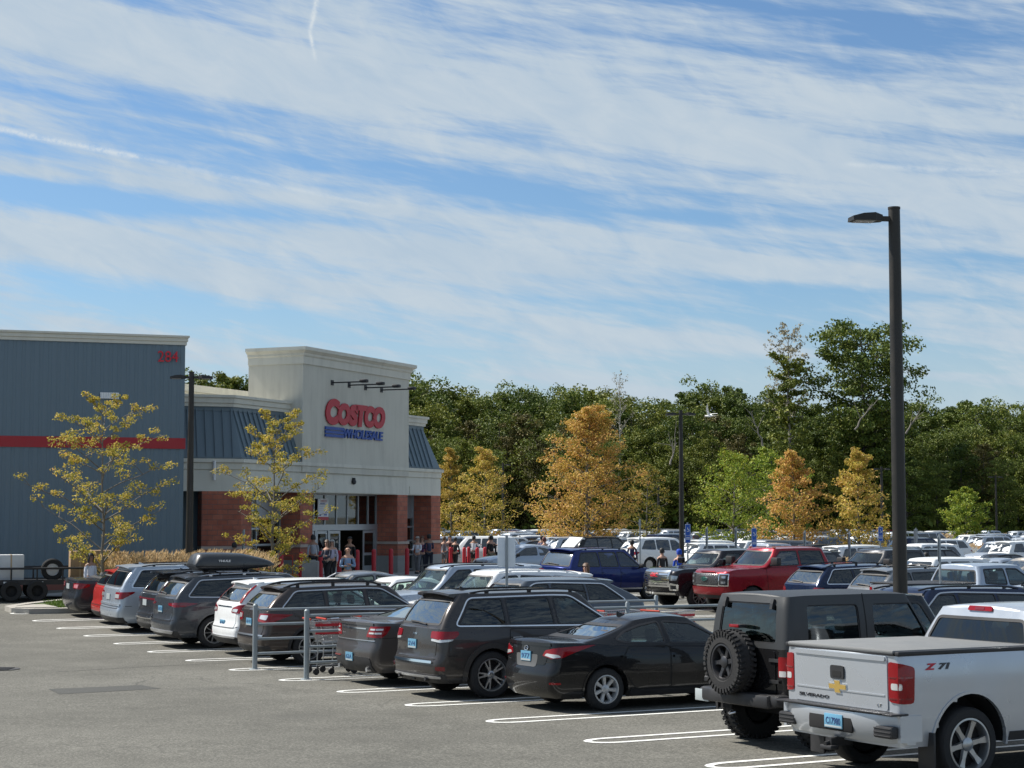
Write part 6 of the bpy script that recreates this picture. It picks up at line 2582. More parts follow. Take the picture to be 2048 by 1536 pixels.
sp = sedan_spec(L=4.7, W=1.84, H=1.44, mat=P_LBLUE, fin=1.5, finmat=M_BLK, gside=M_GLASS_D)
o_ = make_car(sp)
lab(o_, 'silver sedan with a small roof aerial at the right edge, beside the pale silver pickup')
park(o_, 5.5, 18.3)
W = 2.06
def hexgrille(mb, w0, w1, z0, z1, mp, off):
 nx_, nz_ = 12, 5
 for i in range(nx_):
  for j in range(nz_):
   y = lerp(w0, w1, (i + .5 * (j % 2) + .25) / nx_)
   z = lerp(z0, z1, (j + .5) / nz_)
   d = .022
   trimline(mb, [(y - d * 2, z), (y - d, z + d), (y + d, z + d), (y + d * 2, z), (y + d, z - d), (y - d, z - d)], mp, .006, off, .006)
sp = pickup_spec(L=6.2, W=W, H=2.07, wb=4.05, ro=1.15, R=.42, rail=1.50, belt=1.46, hood=1.40, nose=1.30, cowl=1.45, bed=1.95, mat=P_RED, zb=.46, style='6wide', rr=.26,
     gside=M_GLASS_D, gfront=glass('grey_screen', (.28, .29, .29), .12),
     head=[('front', [(W * .30, .86), (W * .50, .86), (W * .51, 1.24), (W * .30, 1.24)], M_CHR, .03, .02),
      ('front', [(W * .315, .89), (W * .485, .89), (W * .495, 1.21), (W * .315, 1.21)], M_BLK, .036, .02),
      ('front', [(W * .35, 1.10), (W * .45, 1.10), (W * .45, 1.17), (W * .35, 1.17)], M_LAMP, .042, .01),
      ('front', [(W * .35, .94), (W * .45, .94), (W * .45, 1.01), (W * .35, 1.01)], M_LAMP, .042, .01)],
     addc=[('bumper_strip', 'front', [(-W * .49, .60), (W * .49, .60), (W * .49, .82), (-W * .49, .82)], None, .05, .03),
      ('bumper_intake', 'front', [(-W * .3, .48), (W * .3, .48), (W * .3, .60), (-W * .3, .60)], M_BLK, .03, .03),
      ('grille_chrome', 'front', [(-W * .30, .85), (W * .30, .85), (W * .30, .88), (-W * .30, .88)], M_CHR, .04, .01),
      ('hood_scoop', 'front', [(-.4, 1.275), (.4, 1.275), (.36, 1.31), (-.36, 1.31)], None, .03, .02)],
     mirk=1.7)
f250 = make_car(sp)
fm = sp['_maps']['front']
mb = MB()
hexgrille(mb, -W * .28, W * .28, .92, 1.22, fm, .03)
mb.build('grille_mesh', M_SAT, f250)
mb = MB()
ov = [(.16 * cos(a * pi / 12), 1.07 + .07 * sin(a * pi / 12)) for a in range(24)]
patch(mb, ov, fm, .05, .03, .2)
e1 = mb.build('emblem', M_CHR, f250)
mb = MB()
patch(mb, shrink2(ov, .012), fm, .054, .01, .2)
mb.build('emblem_fill', plain('green_blue_enamel', (.03, .12, .10), .3), e1)
local_text('Ford', .2, .07, lambda u, v, q: fm(u - .10, 1.035 + v, .056 + q), M_CHR, 'emblem_lettering', e1, .0, .3, .004)
mb = MB()
for yy in (-.62, -.18, 0, .18, .62):
 mb.rbox((6.2 - 1.45 - .66, yy, 2.035), (.12, .07, .03), .01)
mb.build('cab_lamp', plain('amber_lens', (.5, .12, .02), .2), f250)
lab(f250, 'tall dark red pickup with honeycomb grille and oval emblem, facing left', 'pickup truck')
park_rev(f250, 10.5, 19.95 + 6.2)
W = 2.06
P_GMC = paint('onyx_paint', (0.013, 0.012, 0.016), .2, .25, .03)
sp = pickup_spec(L=5.9, W=W, H=1.95, wb=3.75, ro=1.15, R=.42, rail=1.42, belt=1.38, hood=1.32, nose=1.22, cowl=1.45, bed=1.85, mat=P_GMC, zb=.44, style='10', rr=.27,
     gside=M_GLASS_M, mirmat=P_GMC,
     head=[('front', [(W * .36, .93), (W * .50, .93), (W * .53, 1.08), (W * .36, 1.10)], M_LAMP, .02, .02),
      ('front', [(W * .34, .62), (W * .52, .62), (W * .54, .80), (W * .38, .86), (W * .34, .80)], M_CHR, .04, .02),
      ('front', [(W * .38, .66), (W * .49, .66), (W * .49, .77), (W * .38, .79)], M_BLK, .045, .02)],
     addc=[('grille_frame', 'front', [(-W * .35, .72), (W * .35, .72), (W * .36, 1.24), (-W * .36, 1.24)], M_CHR, .05, .06),
      ('bumper_strip', 'front', [(-W * .45, .50), (W * .45, .50), (W * .45, .56), (-W * .45, .56)], M_CHR, .05, .02)])
gmc = make_car(sp)
fm = sp['_maps']['front']
mb = MB()
for i in range(6):
 z = .78 + i * .072
 patch(mb, [(-W * .31, z), (W * .31, z), (W * .31, z + .022), (-W * .31, z + .022)], fm, .058, .01, .3)
patch(mb, [(-W * .32, .76), (W * .32, .76), (W * .32, .765), (-W * .32, .765)], fm, .058, .01, .3)
mb.build('grille_slot', M_BLK, gmc)
local_text('GMC', .40, .10, lambda u, v, q: fm(u - .20, 1.03 + v, .064 + q), M_SIGNR, 'badge_lettering', gmc, .05, 0, .006)
lab(gmc, 'glossy black pickup with big chrome grille lettered in red, facing left', 'pickup truck')
park_rev(gmc, 11.5, 19.85 + 5.9)
W = 2.0
sp = suv_spec(L=4.9, W=W, H=1.82, wb=2.9, ro=1.0, R=.39, belt=1.13, hood=1.08, nose=.96, slant=.34, rise=.03, mat=P_BLUE, roofdrop=.03, wtrim=None,
    rails=(.7, 3.0, .03), style='10', wiper=(-.2, .4, 1.24), grear=glass('estate_rear_glass', (.40, .41, .38), .36), fin=None,
    tail=[('rear', [(W * .24, .98), (W * .50, .95), (W * .60, 1.02), (W * .50, 1.08), (W * .24, 1.06)], M_DRED, .016, .02)],
    addl=[('sill_trim', 'side', [(1.7, .42), (3.5, .42)], .05, .02, M_SAT, False)])
bsuv = make_car(sp)
lab(bsuv, 'deep blue SUV seen from behind, left of the pickup with chrome grille')
park(bsuv, 13.2, 18.5, True, skew=.22)
sp = pickup_spec(L=5.9, W=2.03, H=1.98, rail=1.42, belt=1.38, hood=1.33, nose=1.24, mat=P_CHAR, style='6wide', rr=.26, gside=M_GLASS_D, mirk=1.6)
o_ = make_car(sp)
lab(o_, 'black pickup facing left behind the near lamp post, above the navy estate', 'pickup truck')
park_rev(o_, 10.5, 24.5 + 5.9)
sp = suv_spec(L=4.6, W=1.85, H=1.80, mat=P_CHAR, roofdrop=.02, wtrim=None)
o_ = make_car(sp, 1)
lab(o_, 'dark SUV whose rear spoiler peeks out behind the cab of the red pickup')
park_rev(o_, 12.2, 29.0)
sp = suv_spec(L=4.7, W=1.88, H=1.72, mat=P_MGREY, roofdrop=.03, rails=(.7, 3.0, .03))
o_ = make_car(sp, 1)
lab(o_, 'mid grey SUV at the right edge behind the cab of the pale silver pickup')
park_rev(o_, 6.2, 24.6 + 4.7)
# ================================================================== FAR CARS
rndf = random.Random(11)
far_proto = {}
def far_car(kind, k_):
 key = (kind, k_)
 if key in far_proto:
  return copy_tree(far_proto[key])
 if kind == 'suv':
  sp = suv_spec(L=4.6 + .12 * k_, W=1.86, H=1.68 + .05 * k_, mat=P_WHITE, roofdrop=.03 + .02 * k_, slant=.34 + .05 * k_, rails=None, wtrim=None)
 elif kind == 'sedan':
  sp = sedan_spec(L=4.6 + .1 * k_, mat=P_WHITE, fin=None)
 elif kind == 'van':
  sp = suv_spec(L=5.1, W=1.95, H=1.78, mat=P_WHITE, slant=.22, hood=.98, nose=.85, cowl=1.0, wtrim=None)
 elif kind == 'jeep':
  sp = suv_spec(L=4.4, W=1.88, H=1.86, mat=P_WHITE, slant=.10, belt=1.2, hood=1.16, nose=1.08, cowl=1.5, wtrim=None, roofdrop=.0)
 else:
  sp = pickup_spec(L=5.7, mat=P_WHITE)
 r = make_car(sp, 0)
 far_proto[key] = r
 return r
def recolor(root, mat, wname=None):
 for ch in root.children:
  if ch.name.split('.')[0] in ('body', 'tailgate', 'spoiler', 'boot_lid'):
   for sl in ch.material_slots:
    sl.link = 'OBJECT'
    sl.material = mat
    break
FARC = [(P_WHITE, 'white', 50), (P_SILVER, 'silver', 20), (P_LBLUE, 'pale silver', 8), (P_MGREY, 'grey', 12), (P_CHAR, 'dark grey', 9), (P_BLACK, 'black', 9),
  (P_NAVY, 'navy', 4), (P_RED, 'dark red', 3), (P_BLUE, 'blue', 2), (paint('champagne_paint', (.42, .38, .32), .5, .3), 'beige', 3)]
FARK = [('suv', 'SUV', 52), ('sedan', 'sedan', 26), ('pickup', 'pickup truck', 9), ('van', 'minivan', 6), ('jeep', 'boxy off-roader', 4)]
def pick(lst):
 t = sum(c[-1] for c in lst)
 r = rndf.uniform(0, t)
 for c in lst:
  r -= c[-1]
  if r <= 0:
   return c
 return lst[-1]
ISLE = []           # world points kept clear of cars (tree trunks, poles)
TREES = [  # px, depth, height, half width, kind
 (1172, 112, 10.2, 4.6, 'orange'), (903, 140, 8.6, 2.0, 'orange'), (968, 136, 8.4, 3.3, 'gold'),
 (1292, 128, 7.0, 1.9, 'yellow'), (1462, 118, 7.4, 3.0, 'green'), (1532, 124, 7.9, 2.7, 'green'),
 (1586, 104, 6.9, 2.6, 'orange'), (1716, 102, 6.9, 2.5, 'gold'), (1928, 140, 5.3, 1.9, 'green')]
for t_ in TREES:
 X_, Y_ = at_px(t_[0], t_[1])
 ISLE.append((X_, Y_))
cars = []
for rowi, (a0, fwd) in enumerate([(24.2, 0), (37.2, 1), (42.7, 0), (55.7, 1), (61.2, 0), (74.2, 1), (79.7, 0), (92.7, 1), (98.2, 0)]):
 for k in range(0, 60):
  if a0 < 30 and k > 9:
   continue
  kk = k + .5
  x, y = row_xy(kk, a0 + 2.3)
  p = px_of(x, y)
  if y < 55 or y > 172 or p < 870 or p > 2120:
   continue
  if y < 92 and p < 1290 or (y < 84 and p < 1440):
   continue
  if a0 < 30 and k in (5, 6):
   continue
  if any(math.hypot(x - q[0], y - q[1]) < 3.1 for q in ISLE):
   continue
  if rndf.random() < .13:
   continue
  cars.append((rowi, a0, fwd, kk, p, y))
ROWN = ['row behind the pale pickup', 'first far row', 'second far row', 'third far row', 'fourth far row', 'fifth far row', 'sixth far row', 'seventh far row', 'eighth far row']
LMK = [(903, 'narrow orange maple'), (968, 'golden store maple'), (1033, 'blank sign plate'), (1172, 'largest orange maple'), (1292, 'sparse yellow tree'),
  (1361, 'middle lamp post'), (1500, 'bright green trees'), (1588, 'conical orange maple'), (1716, 'right golden maple'), (1797, 'near lamp post'), (1928, 'round green tree'), (2030, 'right photo edge')]
cars.sort(key=lambda c: c[4])
seen = {}
ORD = ['', ', second one', ', third one', ', fourth one', ', fifth one', ', sixth one', ', seventh one', ', eighth one']
nfar = 0
for (rowi, a0, fwd, kk, p, y) in cars:
 pt, cn, _ = pick(FARC)
 kd, kn, _ = pick(FARK)
 r = far_car(kd, rndf.randrange(3) if kd in ('suv', 'sedan') else 0)
 recolor(r, pt)
 lm = min(LMK, key=lambda q: abs(q[0] - p))[1]
 lb = '%s %s, %s, near the %s' % (cn, kn, ROWN[rowi], lm)
 n_ = seen.get(lb, 0)
 seen[lb] = n_ + 1
 lb += ORD[n_]
 tag(r, lb, 'pickup truck' if kd == 'pickup' else 'car', 'cars parked in the far lot')
 r['_L'] = 5.0
 off = rndf.uniform(-.25, .35)
 if rndf.random() < .15:
  fwd = not fwd
 x, y = row_xy(kk + rndf.uniform(-.06, .06), a0 + .4 + off if fwd else a0 + 5.0 + off)
 plant(r, x, y, TH + (0 if fwd else pi) + rndf.uniform(-.02, .02))
 r.scale = (1, rndf.uniform(.97, 1.02), rndf.uniform(.92, 1.05))
 nfar += 1
print('far cars', nfar)
def place_px(root, px, depth, ang, L):
 root['_L'] = L
 x, y = at_px(px, depth)
 plant(root, x - cos(ang) * L / 2, y - sin(ang) * L / 2, ang)
sp = suv_spec(L=4.9, W=1.95, H=1.78, mat=P_WHITE, rails=None, wtrim=None)
c_ = make_car(sp, 1)
tag(c_, 'white SUV stopped beyond the red bollards behind the blank sign plate', 'car', 'cars near the entrance')
place_px(c_, 1003, 97, radians(-12), 4.9)
sp = sedan_spec(L=4.7, W=1.84, H=1.45, mat=P_LBLUE, fin=None)
c_ = make_car(sp, 1)
mb = MB()
vs = []
for (xx, zz) in ((.60, 1.02), (.30, 1.45), (-.05, 1.78), (-.16, 1.74)):
 for yy in (-.62, .62):
  vs.append((xx, yy, zz))
for (xx, zz) in ((.62, .97), (.33, 1.40), (-.03, 1.72), (-.15, 1.70)):
 for yy in (-.62, .62):
  vs.append((xx, yy, zz))
fs = [(0, 1, 3, 2), (2, 3, 5, 4), (4, 5, 7, 6), (8, 10, 11, 9), (10, 12, 13, 11), (12, 14, 15, 13), (0, 2, 10, 8), (2, 4, 12, 10), (4, 6, 14, 12), (1, 9, 11, 3), (3, 11, 13, 5), (5, 13, 15, 7), (6, 7, 15, 14), (0, 8, 9, 1)]
mb.add(vs, fs)
mb.build('raised_boot_lid', P_WHITE, c_)
tag(c_, 'pale sedan with its white boot lid raised beside the blank sign plate', 'car', 'cars near the entrance')
place_px(c_, 1052, 76, radians(205), 4.7)
for (px, dep, ang, mt, lb, kd) in ((925, 104, 20, P_SILVER, 'silver SUV parked right behind the standing shoppers at the store corner', 'suv'),
         (1075, 118, 30, P_NAVY, 'dark SUV with a tinted rear window behind the walker in lilac', 'suv'),
         (1145, 112, 24, P_WHITE, 'white SUV to the left of the big orange tree trunk', 'suv'),
         (1250, 112, 24, P_WHITE, 'white SUV to the right of the big orange tree trunk', 'suv'),
         (1320, 108, 26, P_NAVY, 'dark blue pickup behind the man in a black jacket', 'pickup')):
 sp = suv_spec(L=4.7, W=1.88, H=1.72, mat=mt, wtrim=None) if kd == 'suv' else pickup_spec(L=5.8, mat=mt, H=1.95)
 c_ = make_car(sp, 1)
 tag(c_, lb, 'car' if kd == 'suv' else 'pickup truck', 'cars near the entrance')
 place_px(c_, px, dep, radians(ang), sp['L'])
# ================================================================== LAMP POSTS, SIGNS, BOLLARDS
M_POLE = plain('bronze_pole', (0.035, 0.032, 0.028), .5, .4, bump=.05, bscale=30, var=.15)
M_GALV = plain('galvanised_steel', (0.30, 0.33, 0.35), .5, .55, var=.12, vscale=8)
M_BOLL = plain('red_bollard', (0.42, 0.012, 0.022), .45, bump=.05, var=.08)
def lamp_post(x, y, h, heads, label, r0=.105, r1=.08):
 z = gz(x, y)
 o = empty('lamp_post', (x, y, z), 0, label, 'lamp post', 'lamp posts of the lot')
 mb = MB()
 mb.tube([(0, 0, .6), (0, 0, h)], [r0, r1], 16)
 mb.lathe([(0, h + .012), (r1 + .006, h + .01), (r1 + .006, h - .02)], n=16)
 mb.box((0, 0, .62), (.34, .34, .04))
 mb.build('pole', M_POLE, o)
 mb = MB()
 mb.lathe([(0, .6), (.27, .6), (.30, .56), (.30, -.2)], n=20)
 mb.build('base', M_CONC, o)
 for ang in heads:
  Mx = Matrix.Translation((0, 0, h - .17)) @ Matrix.Rotation(ang, 4, 'Z')
  mb = MB()
  mb.box((.14, 0, 0), (.22, .07, .07), M=Mx)
  sec_ = [(.20, .07, .05), (.34, .16, .075), (.52, .16, .06), (.68, .14, .018)]
  vs, fs = [], []
  for (xx, ww, hh) in sec_:
   for yy, zz in ((-ww, -.045), (ww, -.045), (ww * .85, hh), (-ww * .85, hh)):
    vs.append(Mx @ Vector((xx, yy, zz)))
  for i in range(3):
   for j in range(4):
    fs.append((i * 4 + j, (i + 1) * 4 + j, (i + 1) * 4 + (j + 1) % 4, i * 4 + (j + 1) % 4))
  fs += [(0, 1, 2, 3), (12, 13, 14, 15)]
  mb.add(vs, fs)
  hd = mb.build('lamp_head', M_POLE, o)
  mb = MB()
  mb.box((.48, 0, -.05), (.30, .22, .012), M=Mx)
  mb.build('lamp_lens', plain('lamp_lens', (.35, .36, .35), .3), hd)
 return o
NANG = TH
x_, y_ = row_xy(1.16, 5.5)
lamp_post(x_, y_, 7.56, [pi + .15], 'tall dark lamp post in front at right with a single head pointing left', .112, .088)
x_, y_ = row_xy(13.8, 5.97)
lamp_post(x_, y_, 7.45, [pi + .1, .1], 'dark double-headed lamp post before the corner of the metal wall', .13, .085)
for (px, dep, top, hd, lb) in ((1362, 80, 821, [pi, .0], 'double-headed lamp post rising behind the black pickup with chrome grille'),
        (1006, 152, 926, [0.1], 'thin distant lamp post left of the biggest orange tree'),
        (1316, 150, 965, [pi], 'thin distant lamp post hidden in the foliage behind the sparse yellow tree'),
        (1541, 150, 906, [pi, 0], 'distant lamp post poking above the bright green tree'),
        (1762, 135, 934, [pi, 0], 'distant lamp post just left of the near lamp post'),
        (1990, 168, 951, [pi, 0], 'thin distant lamp post at the far right before the woods')):
 X_, Y_ = at_px(px, dep)
 H_ = CAMZ + (HORIZ - top) * dep / FPX - gz(X_, Y_)
 lamp_post(X_, Y_, H_, hd, lb, .12, .085)
bpr = None
blist = []
for px in (517, 564, 604, 643, 680, 716, 749, 783, 815):
 q = P0 + NF * 2.6
 r = (px - 1024) / FPX
 u = (r * q.y - q.x) / (E_.x - r * E_.y)
 p = q + E_ * u
 blist.append((px, p.x, p.y))
for px, dep in ((875, 86), (902, 88), (907, 93), (929, 90), (938, 95), (955, 91), (970, 94), (1004, 97)):
 X_, Y_ = at_px(px, dep)
 blist.append((px, X_, Y_))
BL = ['beside the left glazed bay', 'in front of the brick pier left of the doors', 'just left of the concrete bin by the doors', 'before the doors, left of the man in blue',
  'touching the left shoulder of the man in blue', 'touching the right side of the man in blue', 'in front of the right door panel', 'before the brick pier right of the doors', 'at the narrow glazed bay right of the doors',
  'off the last brick pier', 'right of the last pier, nearer of the close pair', 'right of the last pier, farther of the close pair', 'left of the shopper in a white shirt, nearer one', 'left of the shopper in a white shirt, farther one',
  'right of the shopper in a white shirt', 'left of the shopper in black', 'farthest right, before the white SUV']
for (px, X_, Y_), lb in zip(blist, BL):
 if bpr is None:
  bpr = empty('bollard', (X_, Y_, 0))
  mb = MB()
  mb.lathe([(.095, -.1), (.095, 1.08), (.088, 1.13), (.06, 1.17), (0, 1.185)], n=16)
  mb.build('post', M_BOLL, bpr)
  mb = MB()
  mb.lathe([(.0, .04), (.13, .04), (.14, .0), (.14, -.05)], n=16)
  mb.build('footing', M_CONC, bpr)
  o = bpr
 else:
  o = copy_tree(bpr)
 o.location = (X_, Y_, gz(X_, Y_) + (.02))
 tag(o, 'red steel bollard ' + lb, 'bollard', 'red bollards at the store entrance')
X_, Y_ = at_px(623, 66.5)
mb = MB()
mb.rbox((0, 0, .45), (.6, .6, .9), .04)
mb.lathe([(.0, .90), (.20, .90), (.20, .94), (0, .94)], n=16)
bn = mb.build('litter_bin', M_CONC)
bn.location = (X_, Y_, gz(X_, Y_))
tag(bn, 'square grey concrete litter bin left of the entrance doors', 'bin')
def flat_cart(px, dep, ang, label):
 X_, Y_ = at_px(px, dep)
 o = empty('flatbed_cart', (X_, Y_, gz(X_, Y_)), ang, label, 'cart', 'flatbed carts by the brick piers')
 mb = MB()
 mb.rbox((0, 0, .28), (1.2, .62, .05), .015)
 mb.build('deck', M_BOLL, o)
 mb = MB()
 M_ = M_BOLL
 for yy in (-.29, .29):
  mb.tube([(-.58, yy, .3), (-.60, yy, 1.05)], .018, 8)
 for zz in (.65, 1.05):
  mb.tube([(-.60, -.29, zz), (-.60, .29, zz)], .016, 8)
 mb.build('handle', plain('orange_tube', (.40, .035, .012), .4), o)
 for xx in (-.45, .45):
  for yy in (-.24, .24):
   mb = MB()
   mb.lathe([(0, -.02), (.085, -.02), (.09, -.01), (.09, .01), (.085, .02), (0, .02)], (xx, yy, .09), 14, 'Y')
   mb.box((xx, yy, .2), (.05, .05, .16))
   mb.build('wheel', M_BLK, o)
flat_cart(590, 68.5, atan2(E_.y, E_.x), 'orange-red flatbed cart standing before the brick pier between two bollards')
flat_cart(533, 64.5, atan2(E_.y, E_.x) + .3, 'orange-red flatbed cart beside the leftmost visible bollard')
def sign_post(px, dep, top, bot, w, label, mat=M_GALV, blue=False, face=0.0, post_top=None, pw=.055, h=None):
 X_, Y_ = at_px(px, dep)
 g0 = gz(X_, Y_)
 z1 = CAMZ + (HORIZ - top) * dep / FPX - g0
 z0 = CAMZ + (HORIZ - bot) * dep / FPX - g0
 o = empty('sign_post', (X_, Y_, g0), face, label, 'sign', None)
 mb = MB()
 mb.box((0, 0, (z1 + .04) / 2), (pw, .03, z1 + .08))
 mb.box((-.02, .012, (z1 + .04) / 2), (.012, .03, z1 + .07))
 mb.box((.02, .012, (z1 + .04) / 2), (.012, .03, z1 + .07))
 mb.build('post', M_GALV, o)
 mb = MB()
 pl_ = roundpoly([(-w / 2, z0), (w / 2, z0), (w / 2, z1), (-w / 2, z1)], .03, 3)
 n = len(pl_)
 yy = .032 if not blue else -.032
 vs = [(x, yy - .003, z) for x, z in pl_] + [(x, yy + .003, z) for x, z in pl_]
 mb.add(vs, [tuple(range(n)), tuple(reversed(range(n, 2 * n)))] + [(i, (i + 1) % n, n + (i + 1) % n, n + i) for i in range(n)])
 p = mb.build('sign_plate', mat, o)
 if blue:
  hh = (z1 - z0)
  c = z0 + hh * .70
  s_ = w * .30
  mb = MB()
  F = -.039
  mb.tube([(s_ * .75 * cos(a), F, c - s_ * .35 + s_ * .75 * sin(a)) for a in [(-2.6 + i * .28) for i in range(15)]], w * .045, 5)
  mb.lathe([(0, -.004), (w * .09, -.004), (w * .09, .004), (0, .004)], (-s_ * .15, F, c + s_ * 1.05), 12, 'Y')
  mb.tube([(-s_ * .1, F, c + s_ * .8), (-s_ * .05, F, c + s_ * .05), (s_ * .5, F, c), (s_ * .75, F, c - s_ * .8)], w * .05, 5)
  mb.box((0, F + .003, z0 + hh * .40), (w * .8, .003, hh * .015))
  mb.box((0, F + .003, z0 + hh * .30), (w * .65, .003, hh * .035))
  mb.box((0, F + .003, z0 + hh * .22), (w * .72, .003, hh * .035))
  mb.build('sign_symbol', M_WHITE, p)
  mb = MB()
  trim = roundpoly([(-w / 2 + .015, z0 + .015), (w / 2 - .015, z0 + .015), (w / 2 - .015, z1 - .015), (-w / 2 + .015, z1 - .015)], .02, 3)
  mb.tube([(x, -.036, z) for x, z in trim], .006, 4, closed=True)
  mb.build('sign_border', M_WHITE, p)
 return o
M_BACK = plain('sign_back_aluminium', (0.74, 0.78, 0.82), .45, .3, var=.04)
x_, y_ = row_xy(5.62, 5.5)
s1 = sign_post(px_of(x_, y_), y_, 1075, 1133, .375, 'blank pale back of a parking sign on a steel post behind the chrome-trimmed SUV', M_BACK, face=.12)
M_BSIGN = plain('blue_sign_face', (0.012, 0.09, 0.42), .4)
for (px, dep, t, b_, w, lb) in ((1374, 66, 1048, 1086, .21, 'blue accessible parking sign next to the middle lamp post'),
        (1506, 70, 1056, 1096, .21, 'blue accessible parking sign above the roof of the dark red pickup'),
        (1758, 76, 1054, 1082, .21, 'blue accessible parking sign just left of the near lamp post')):
 sign_post(px, dep, t, b_, w * 1.0, lb, M_BSIGN, True, face=.1)
for (px, dep, t, b_, w, lb) in ((1413, 72, 1056, 1094, .15, 'grey sign back on a steel post right of the middle lamp post'),
        (1471, 70, 1057, 1096, .15, 'grey sign back on a steel post left of the blue sign above the red pickup'),
        (1608, 68, 1064, 1098, .15, 'grey sign back on a steel post over the rear of the red pickup cab'),
        (1697, 60, 1066, 1120, .14, 'grey sign back on a steel post before the windscreen of the black pickup'),
        (1829, 90, 1058, 1085, .20, 'small grey-brown sign on a post right of the near lamp post'),
        (1876, 44, 1073, 1122, .11, 'narrow grey sign back on a tall post over the pale silver pickup'),
        (490, 62, 1062, 1100, .12, 'narrow grey sign back on a post at the end of the tan grass'),
        (1279, 84, 1040, 1052, .12, 'steel post with a little pale sign on top, left of the middle lamp post')):
 sign_post(px, dep, t, b_, w, lb, M_GALV, face=.9 if px not in (1829, 1279) else .1, pw=.06)
# ================================================================== TROLLEY BAY
M_RAIL = plain('grey_rail_paint', (0.25, 0.285, 0.30), .5, .2, var=.1)
def rail_fence(k, posts, label):
 x0, y0 = row_xy(k, posts[0])
 o = empty('trolley_bay_rail', (x0, y0, 0), 0, label, 'railing', 'railings of the trolley bay')
 o.location.z = gz(x0, y0)
 P = []
 for a in posts:
  x, y = row_xy(k, a)
  P.append(Vector((x - x0, y - y0, gz(x, y) - o.location.z)))
 for i, p in enumerate(P):
  mb = MB()
  big_ = i == 0
  r = .05 if big_ else .045
  mb.tube([p + Vector((0, 0, -.02)), p + Vector((0, 0, 1.27)), p + Vector((0, 0, 1.30))], [r, r, r * .55], 14)
  mb.lathe([(0, .02), (.10, .02), (.11, 0)], p, 14)
  mb.build('post', M_RAIL, o)
 for z in (.31, .60, .89, 1.18):
  mb = MB()
  mb.tube([p + Vector((0, 0, z)) for p in P], .028, 8)
  mb.build('rail', M_RAIL, o)
rail_fence(5, [.35, 3.9, 7.4, 9.9], 'grey tube railing nearest the dark grey sedan, along the trolley bay')
rail_fence(6, [.35, 3.9, 7.4, 9.9], 'grey tube railing beside the bronze-grey estate, far side of the trolley bay')
rail_fence(5, [9.9, 10.6], 'short end piece of grey tube railing at the back of the trolley bay')
def cart_proto():
 o = empty('shopping_trolley', (0, 0, 0))
 wr = plain('trolley_wire', (.42, .43, .44), .3, .8)
 mb = MB()
 def ring(z, x0, x1, w0, w1):
  return [Vector((x0, -w0, z)), Vector((x1, -w1, z + .02)), Vector((x1, w1, z + .02)), Vector((x0, w0, z))]
 top = ring(1.02, -.05, .95, .30, .26)
 bot = ring(.62, .12, .80, .25, .22)
 for t in [i / 6 for i in range(7)]:
  R_ = [a.lerp(b, t) for a, b in zip(bot, top)]
  mb.tube(R_, .006 if 0 < t < 1 else .011, 5, closed=True)
 for i in range(4):
  n = 12 if i % 2 else 16
  for j in range(n):
   t = j / n
   a = bot[i].lerp(bot[(i + 1) % 4], t)
   b = top[i].lerp(top[(i + 1) % 4], t)
   mb.tube([a, b], .0045, 4, cap=False)
 for j in range(14):
  t = j / 13
  mb.tube([bot[0].lerp(bot[1], t), bot[3].lerp(bot[2], t)], .0045, 4, cap=False)
 mb.build('basket', wr, o, fix=False)
 mb = MB()
 for s_ in (1, -1):
  mb.tube([(-.12, s_ * .28, 1.05), (-.05, s_ * .29, .95), (.02, s_ * .27, .55), (.0, s_ * .28, .18), (.80, s_ * .20, .20)], .014, 6)
  mb.tube([(.10, s_ * .25, .60), (.70, s_ * .20, .60), (.80, s_ * .20, .20)], .012, 6)
 for xx in (.1, .3, .5, .7):
  mb.tube([(xx, -.25, .22), (xx, .25, .22)], .010, 5)
 mb.build('frame', wr, o)
 mb = MB()
 mb.tube([(-.13, -.29, 1.06), (-.13, .29, 1.06)], .020, 8)
 mb.build('handle', plain('orange_tube', (.40, .035, .012), .4), o)
 mb = MB()
 for z in (.80, .95):
  mb.box((.45, -.283, z), (.98, .012, .05), rz=.045)
  mb.box((.45, .283, z), (.98, .012, .05), rz=-.045)
 mb.build('red_slats', M_BOLL, o)
 for xx, yy in ((.02, .26), (.02, -.26), (.80, .19), (.80, -.19)):
  mb = MB()
  mb.lathe([(0, -.017), (.06, -.017), (.065, -.008), (.065, .008), (.06, .017), (0, .017)], (xx - .03, yy, .065), 16, 'Y')
  mb.box((xx, yy, .14), (.03, .05, .09))
  mb.build('wheel', M_BLK, o)
 return o
cp = cart_proto()
spots = [(5.42, .95, 'shopping trolley nearest the open end of the trolley bay'), (5.42, 1.25, 'second shopping trolley nested from the open end of the bay'),
   (5.7, 2.3, 'shopping trolley standing loose near the estate side of the bay'), (5.35, 6.4, 'shopping trolley deep in the bay behind the black sedan'),
   (5.5, 7.6, 'shopping trolley at the back end of the trolley bay'), (5.30, 8.6, 'orange-handled trolley at the far end of the bay, left of the off-roader')]
for i, (k, a, lb) in enumerate(spots):
 o = cp if i == 0 else copy_tree(cp)
 x, y = row_xy(k, a)
 o.location = (x, y, gz(x, y))
 o.rotation_euler = (0, 0, TH + .06 * (i - 2))
 tag(o, lb, 'shopping trolley', 'trolleys in the bay')
